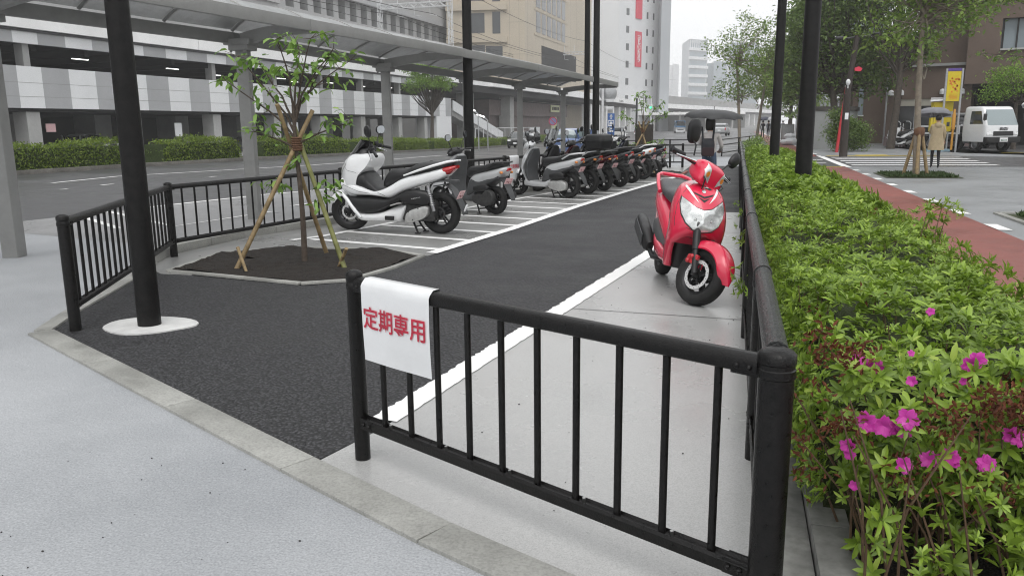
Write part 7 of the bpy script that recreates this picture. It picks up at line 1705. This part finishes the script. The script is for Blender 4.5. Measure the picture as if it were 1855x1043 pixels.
for i, (px, py, s, lab) in enumerate(((1422, 263, .34, 'white rubbish bag lying by the far cycle path, front left of the heap'), (1432, 262, .42, 'white rubbish bag lying by the far cycle path, large one at the right'), (1430, 252.5, .34, 'white rubbish bag on top of the heap by the far cycle path'))):
    q = at(px, 263); b = thing('rubbish_bag', lab, 'bag', (q.x, q.y + (.3 if i == 2 else 0), .38 if i == 2 else 0), group='rubbish bags heaped by the far cycle path'); m = MB(); m.sph((0, 0, s*.55), (s, s*.8, s*.58), 18, 12); m.v = [(x*(1 + .10*math.sin(9*y/s + i) + .07*math.sin(13*z/s)), y*(1 + .1*math.sin(8*x/s)), max(0, z*(1 + .06*math.sin(11*x/s + 7*y/s)))) for x, y, z in m.v]; m.build('bag', mat('white_plastic_bag', (.60, .61, .63), .3, var=.1, vscale=6), b)
    m = MB(); m.lathe([(.05, s*1.05), (.02, s*1.16), (.07, s*1.3)], (.05, 0, 0), n=8); m.build('knot', _M['white_plastic_bag'], b)
cn_ = thing('traffic_cone', 'red traffic cone at the foot of the grey garden wall', 'cone', (3.45, 48.5, 0)); m = MB(); m.lathe([(.17, .03), (.05, .68), (.03, .70)], n=16); m.box((0, 0, .015), (.38, .38, .03), .005); m.build('cone', m_banner, cn_); m = MB(); m.lathe([(.127, .28), (.098, .43)], n=16); m.v = [(x*1.03, y*1.03, z) for x, y, z in m.v]; m.build('white_band', m_cwhite, cn_)
# signs and signals over on the street
def street_pole(label, name, cat, px, d, z1, r, ma): p = atd(px, d); p.z = zg(p.x, p.y); o = thing(name, label, cat, p); m = MB(); m.tube([(0, 0, -.1), (0, 0, z1 - p.z)], r, 10); m.build('pole', ma, o); return o, p
o, p = street_pole('white signal post with a round grey disc, right of the paired black poles', 'signal_post', 'post', 1088, 62, 4.35, .10, m_whitemetal)
m = MB(); m.lathe([(.62, 0), (.66, .03), (.60, .07), (.2, .12), (.02, .13)], (.35, .25, 3.75 - p.z), 'y', 28); m.build('round_disc', m_galv, o)
for z in (3.3, 2.75): m = MB(); m.beam((-.25, 0, z - p.z), (.85, 0, z - p.z), .05, .05); m.box((.55, -.05, z - .1 - p.z), (.55, .06, .22), .01); m.build('arm_board', m_whitemetal, o)
o, p = street_pole('blue upright traffic sign with a white arrow and bus symbol on a thin post', 'traffic_sign', 'sign', 1103, 72, 1.2, .04, m_galv)
m = MB(); m.box((0, -.05, 1.45 - p.z), (.62, .03, 1.9), .01); bo3 = m.build('board', mat('sign_blue', (.04, .11, .32), .4), o, ang=30)
m = MB()
m.b2((-.04, -.08, 1.9 - p.z), (.04, -.068, 2.25 - p.z)); m.prism([(-.14, -.08, 2.12 - p.z), (.14, -.08, 2.12 - p.z), (0, -.08, 2.34 - p.z)], (0, .012, 0)); m.b2((-.24, -.08, 1.3 - p.z), (.24, -.068, 1.42 - p.z)); m.b2((-.24, -.08, 1.75 - p.z), (.24, -.068, 1.82 - p.z)); m.b2((-.24, -.08, 1.42 - p.z), (-.2, -.068, 1.75 - p.z)); m.b2((.2, -.08, 1.42 - p.z), (.24, -.068, 1.75 - p.z)); m.b2((-.14, -.08, 1.48 - p.z), (.14, -.068, 1.6 - p.z)); m.b2((-.08, -.08, 1.6 - p.z), (.1, -.068, 1.68 - p.z)); m.b2((-.2, -.08, .8 - p.z), (.2, -.068, .95 - p.z)); m.b2((-.1, -.08, 1.05 - p.z), (.1, -.068, 1.15 - p.z))
m.build('symbols', m_white, bo3, smooth=False)
o, p = street_pole('thin dark pole standing in front of the viaduct arches', 'utility_pole', 'pole', 1147, 80, 3.9, .10, m_gry); 
m = MB(); m.beam((-.5, 0, 4.5 - 1), (.6, 0, 4.6 - 1), .06, .06); m.build('cross_arm', m_gry, o)
o, p = street_pole('white signal post showing a green light in front of the viaduct', 'signal_post', 'post', 1172, 85, 4.2, .09, m_whitemetal)
m = MB(); m.box((0, -.1, 2.9 - p.z), (.36, .22, 1.0), .03); sb = m.build('signal_head', m_whitemetal, o); m = MB(); m.sph((0, -.22, 3.12 - p.z), (.11, .04, .11), 12, 8); m.build('green_lamp', emis('lit_green_lamp', (.05, .9, .45), 4.0), sb)
o, p = street_pole('round red-rimmed no-parking sign on a short white post before the brown wall', 'traffic_sign', 'sign', 1002, 66, 1.75, .04, m_whitemetal)
m = MB(); m.lathe([(.33, -.01), (.33, .01)], (0, -.06, 1.75 - p.z), 'y', 28); bo4 = m.build('disc', mat('sign_blue_pale', (.18, .20, .36), .4), o); m = MB(); m.lathe([(.34, -.02), (.34, .02), (.27, .02), (.27, -.02)], (0, -.07, 1.75 - p.z), 'y', 28, full=True); m.beam((-.2, -.09, 1.95 - p.z), (.2, -.09, 1.55 - p.z), .02, .06); m.build('red_rim', mat('sign_red', (.42, .05, .09), .4), bo4)
# awning block beside the bus
aw = thing('bus_terminal_roof', 'pale flat roof of the bus terminal beside the distant bus', 'roof', cwp(48, 262)); m = MB(); m.b2((-9, -4, 4.2), (26, 8, 5.0)); m.build('roof', m_wcon, aw, smooth=False); m = MB(); m.prism([(-9, -4, -1.2), (-8.6, -4, -1.2), (-8.6, 8, -1.2), (-9, 8, -1.2)], 5.4); m.build('wall', m_bluegl, aw, smooth=False)
for x in (-2, 6, 14, 22): m = MB(); m.b2((x, -3, -1.2), (x + .5, -2.5, 4.2)); m.build('column', m_lgcon, aw, smooth=False)
m = MB(); m.b2((-8.6, 7.5, -1.2), (26, 8, 4.2)); m.build('rear_wall', m_gcon, aw, smooth=False)
# ------------------------------------------------------------------ rain haze
hzm = bpy.data.materials.new('rain_haze'); hzm.use_nodes = True; n = hzm.node_tree.nodes; n.clear()
vo = n.new('ShaderNodeVolumePrincipled'); vo.inputs['Color'].default_value = (.99, .99, .995, 1); vo.inputs['Density'].default_value = .0008; vo.inputs['Anisotropy'].default_value = .2
oo = n.new('ShaderNodeOutputMaterial'); hzm.node_tree.links.new(vo.outputs[0], oo.inputs['Volume'])
m = MB(); m.b2((-720, -120, -8), (720, 820, 78)); tag(m.build('haze', hzm, None, smooth=False), kind='stuff')
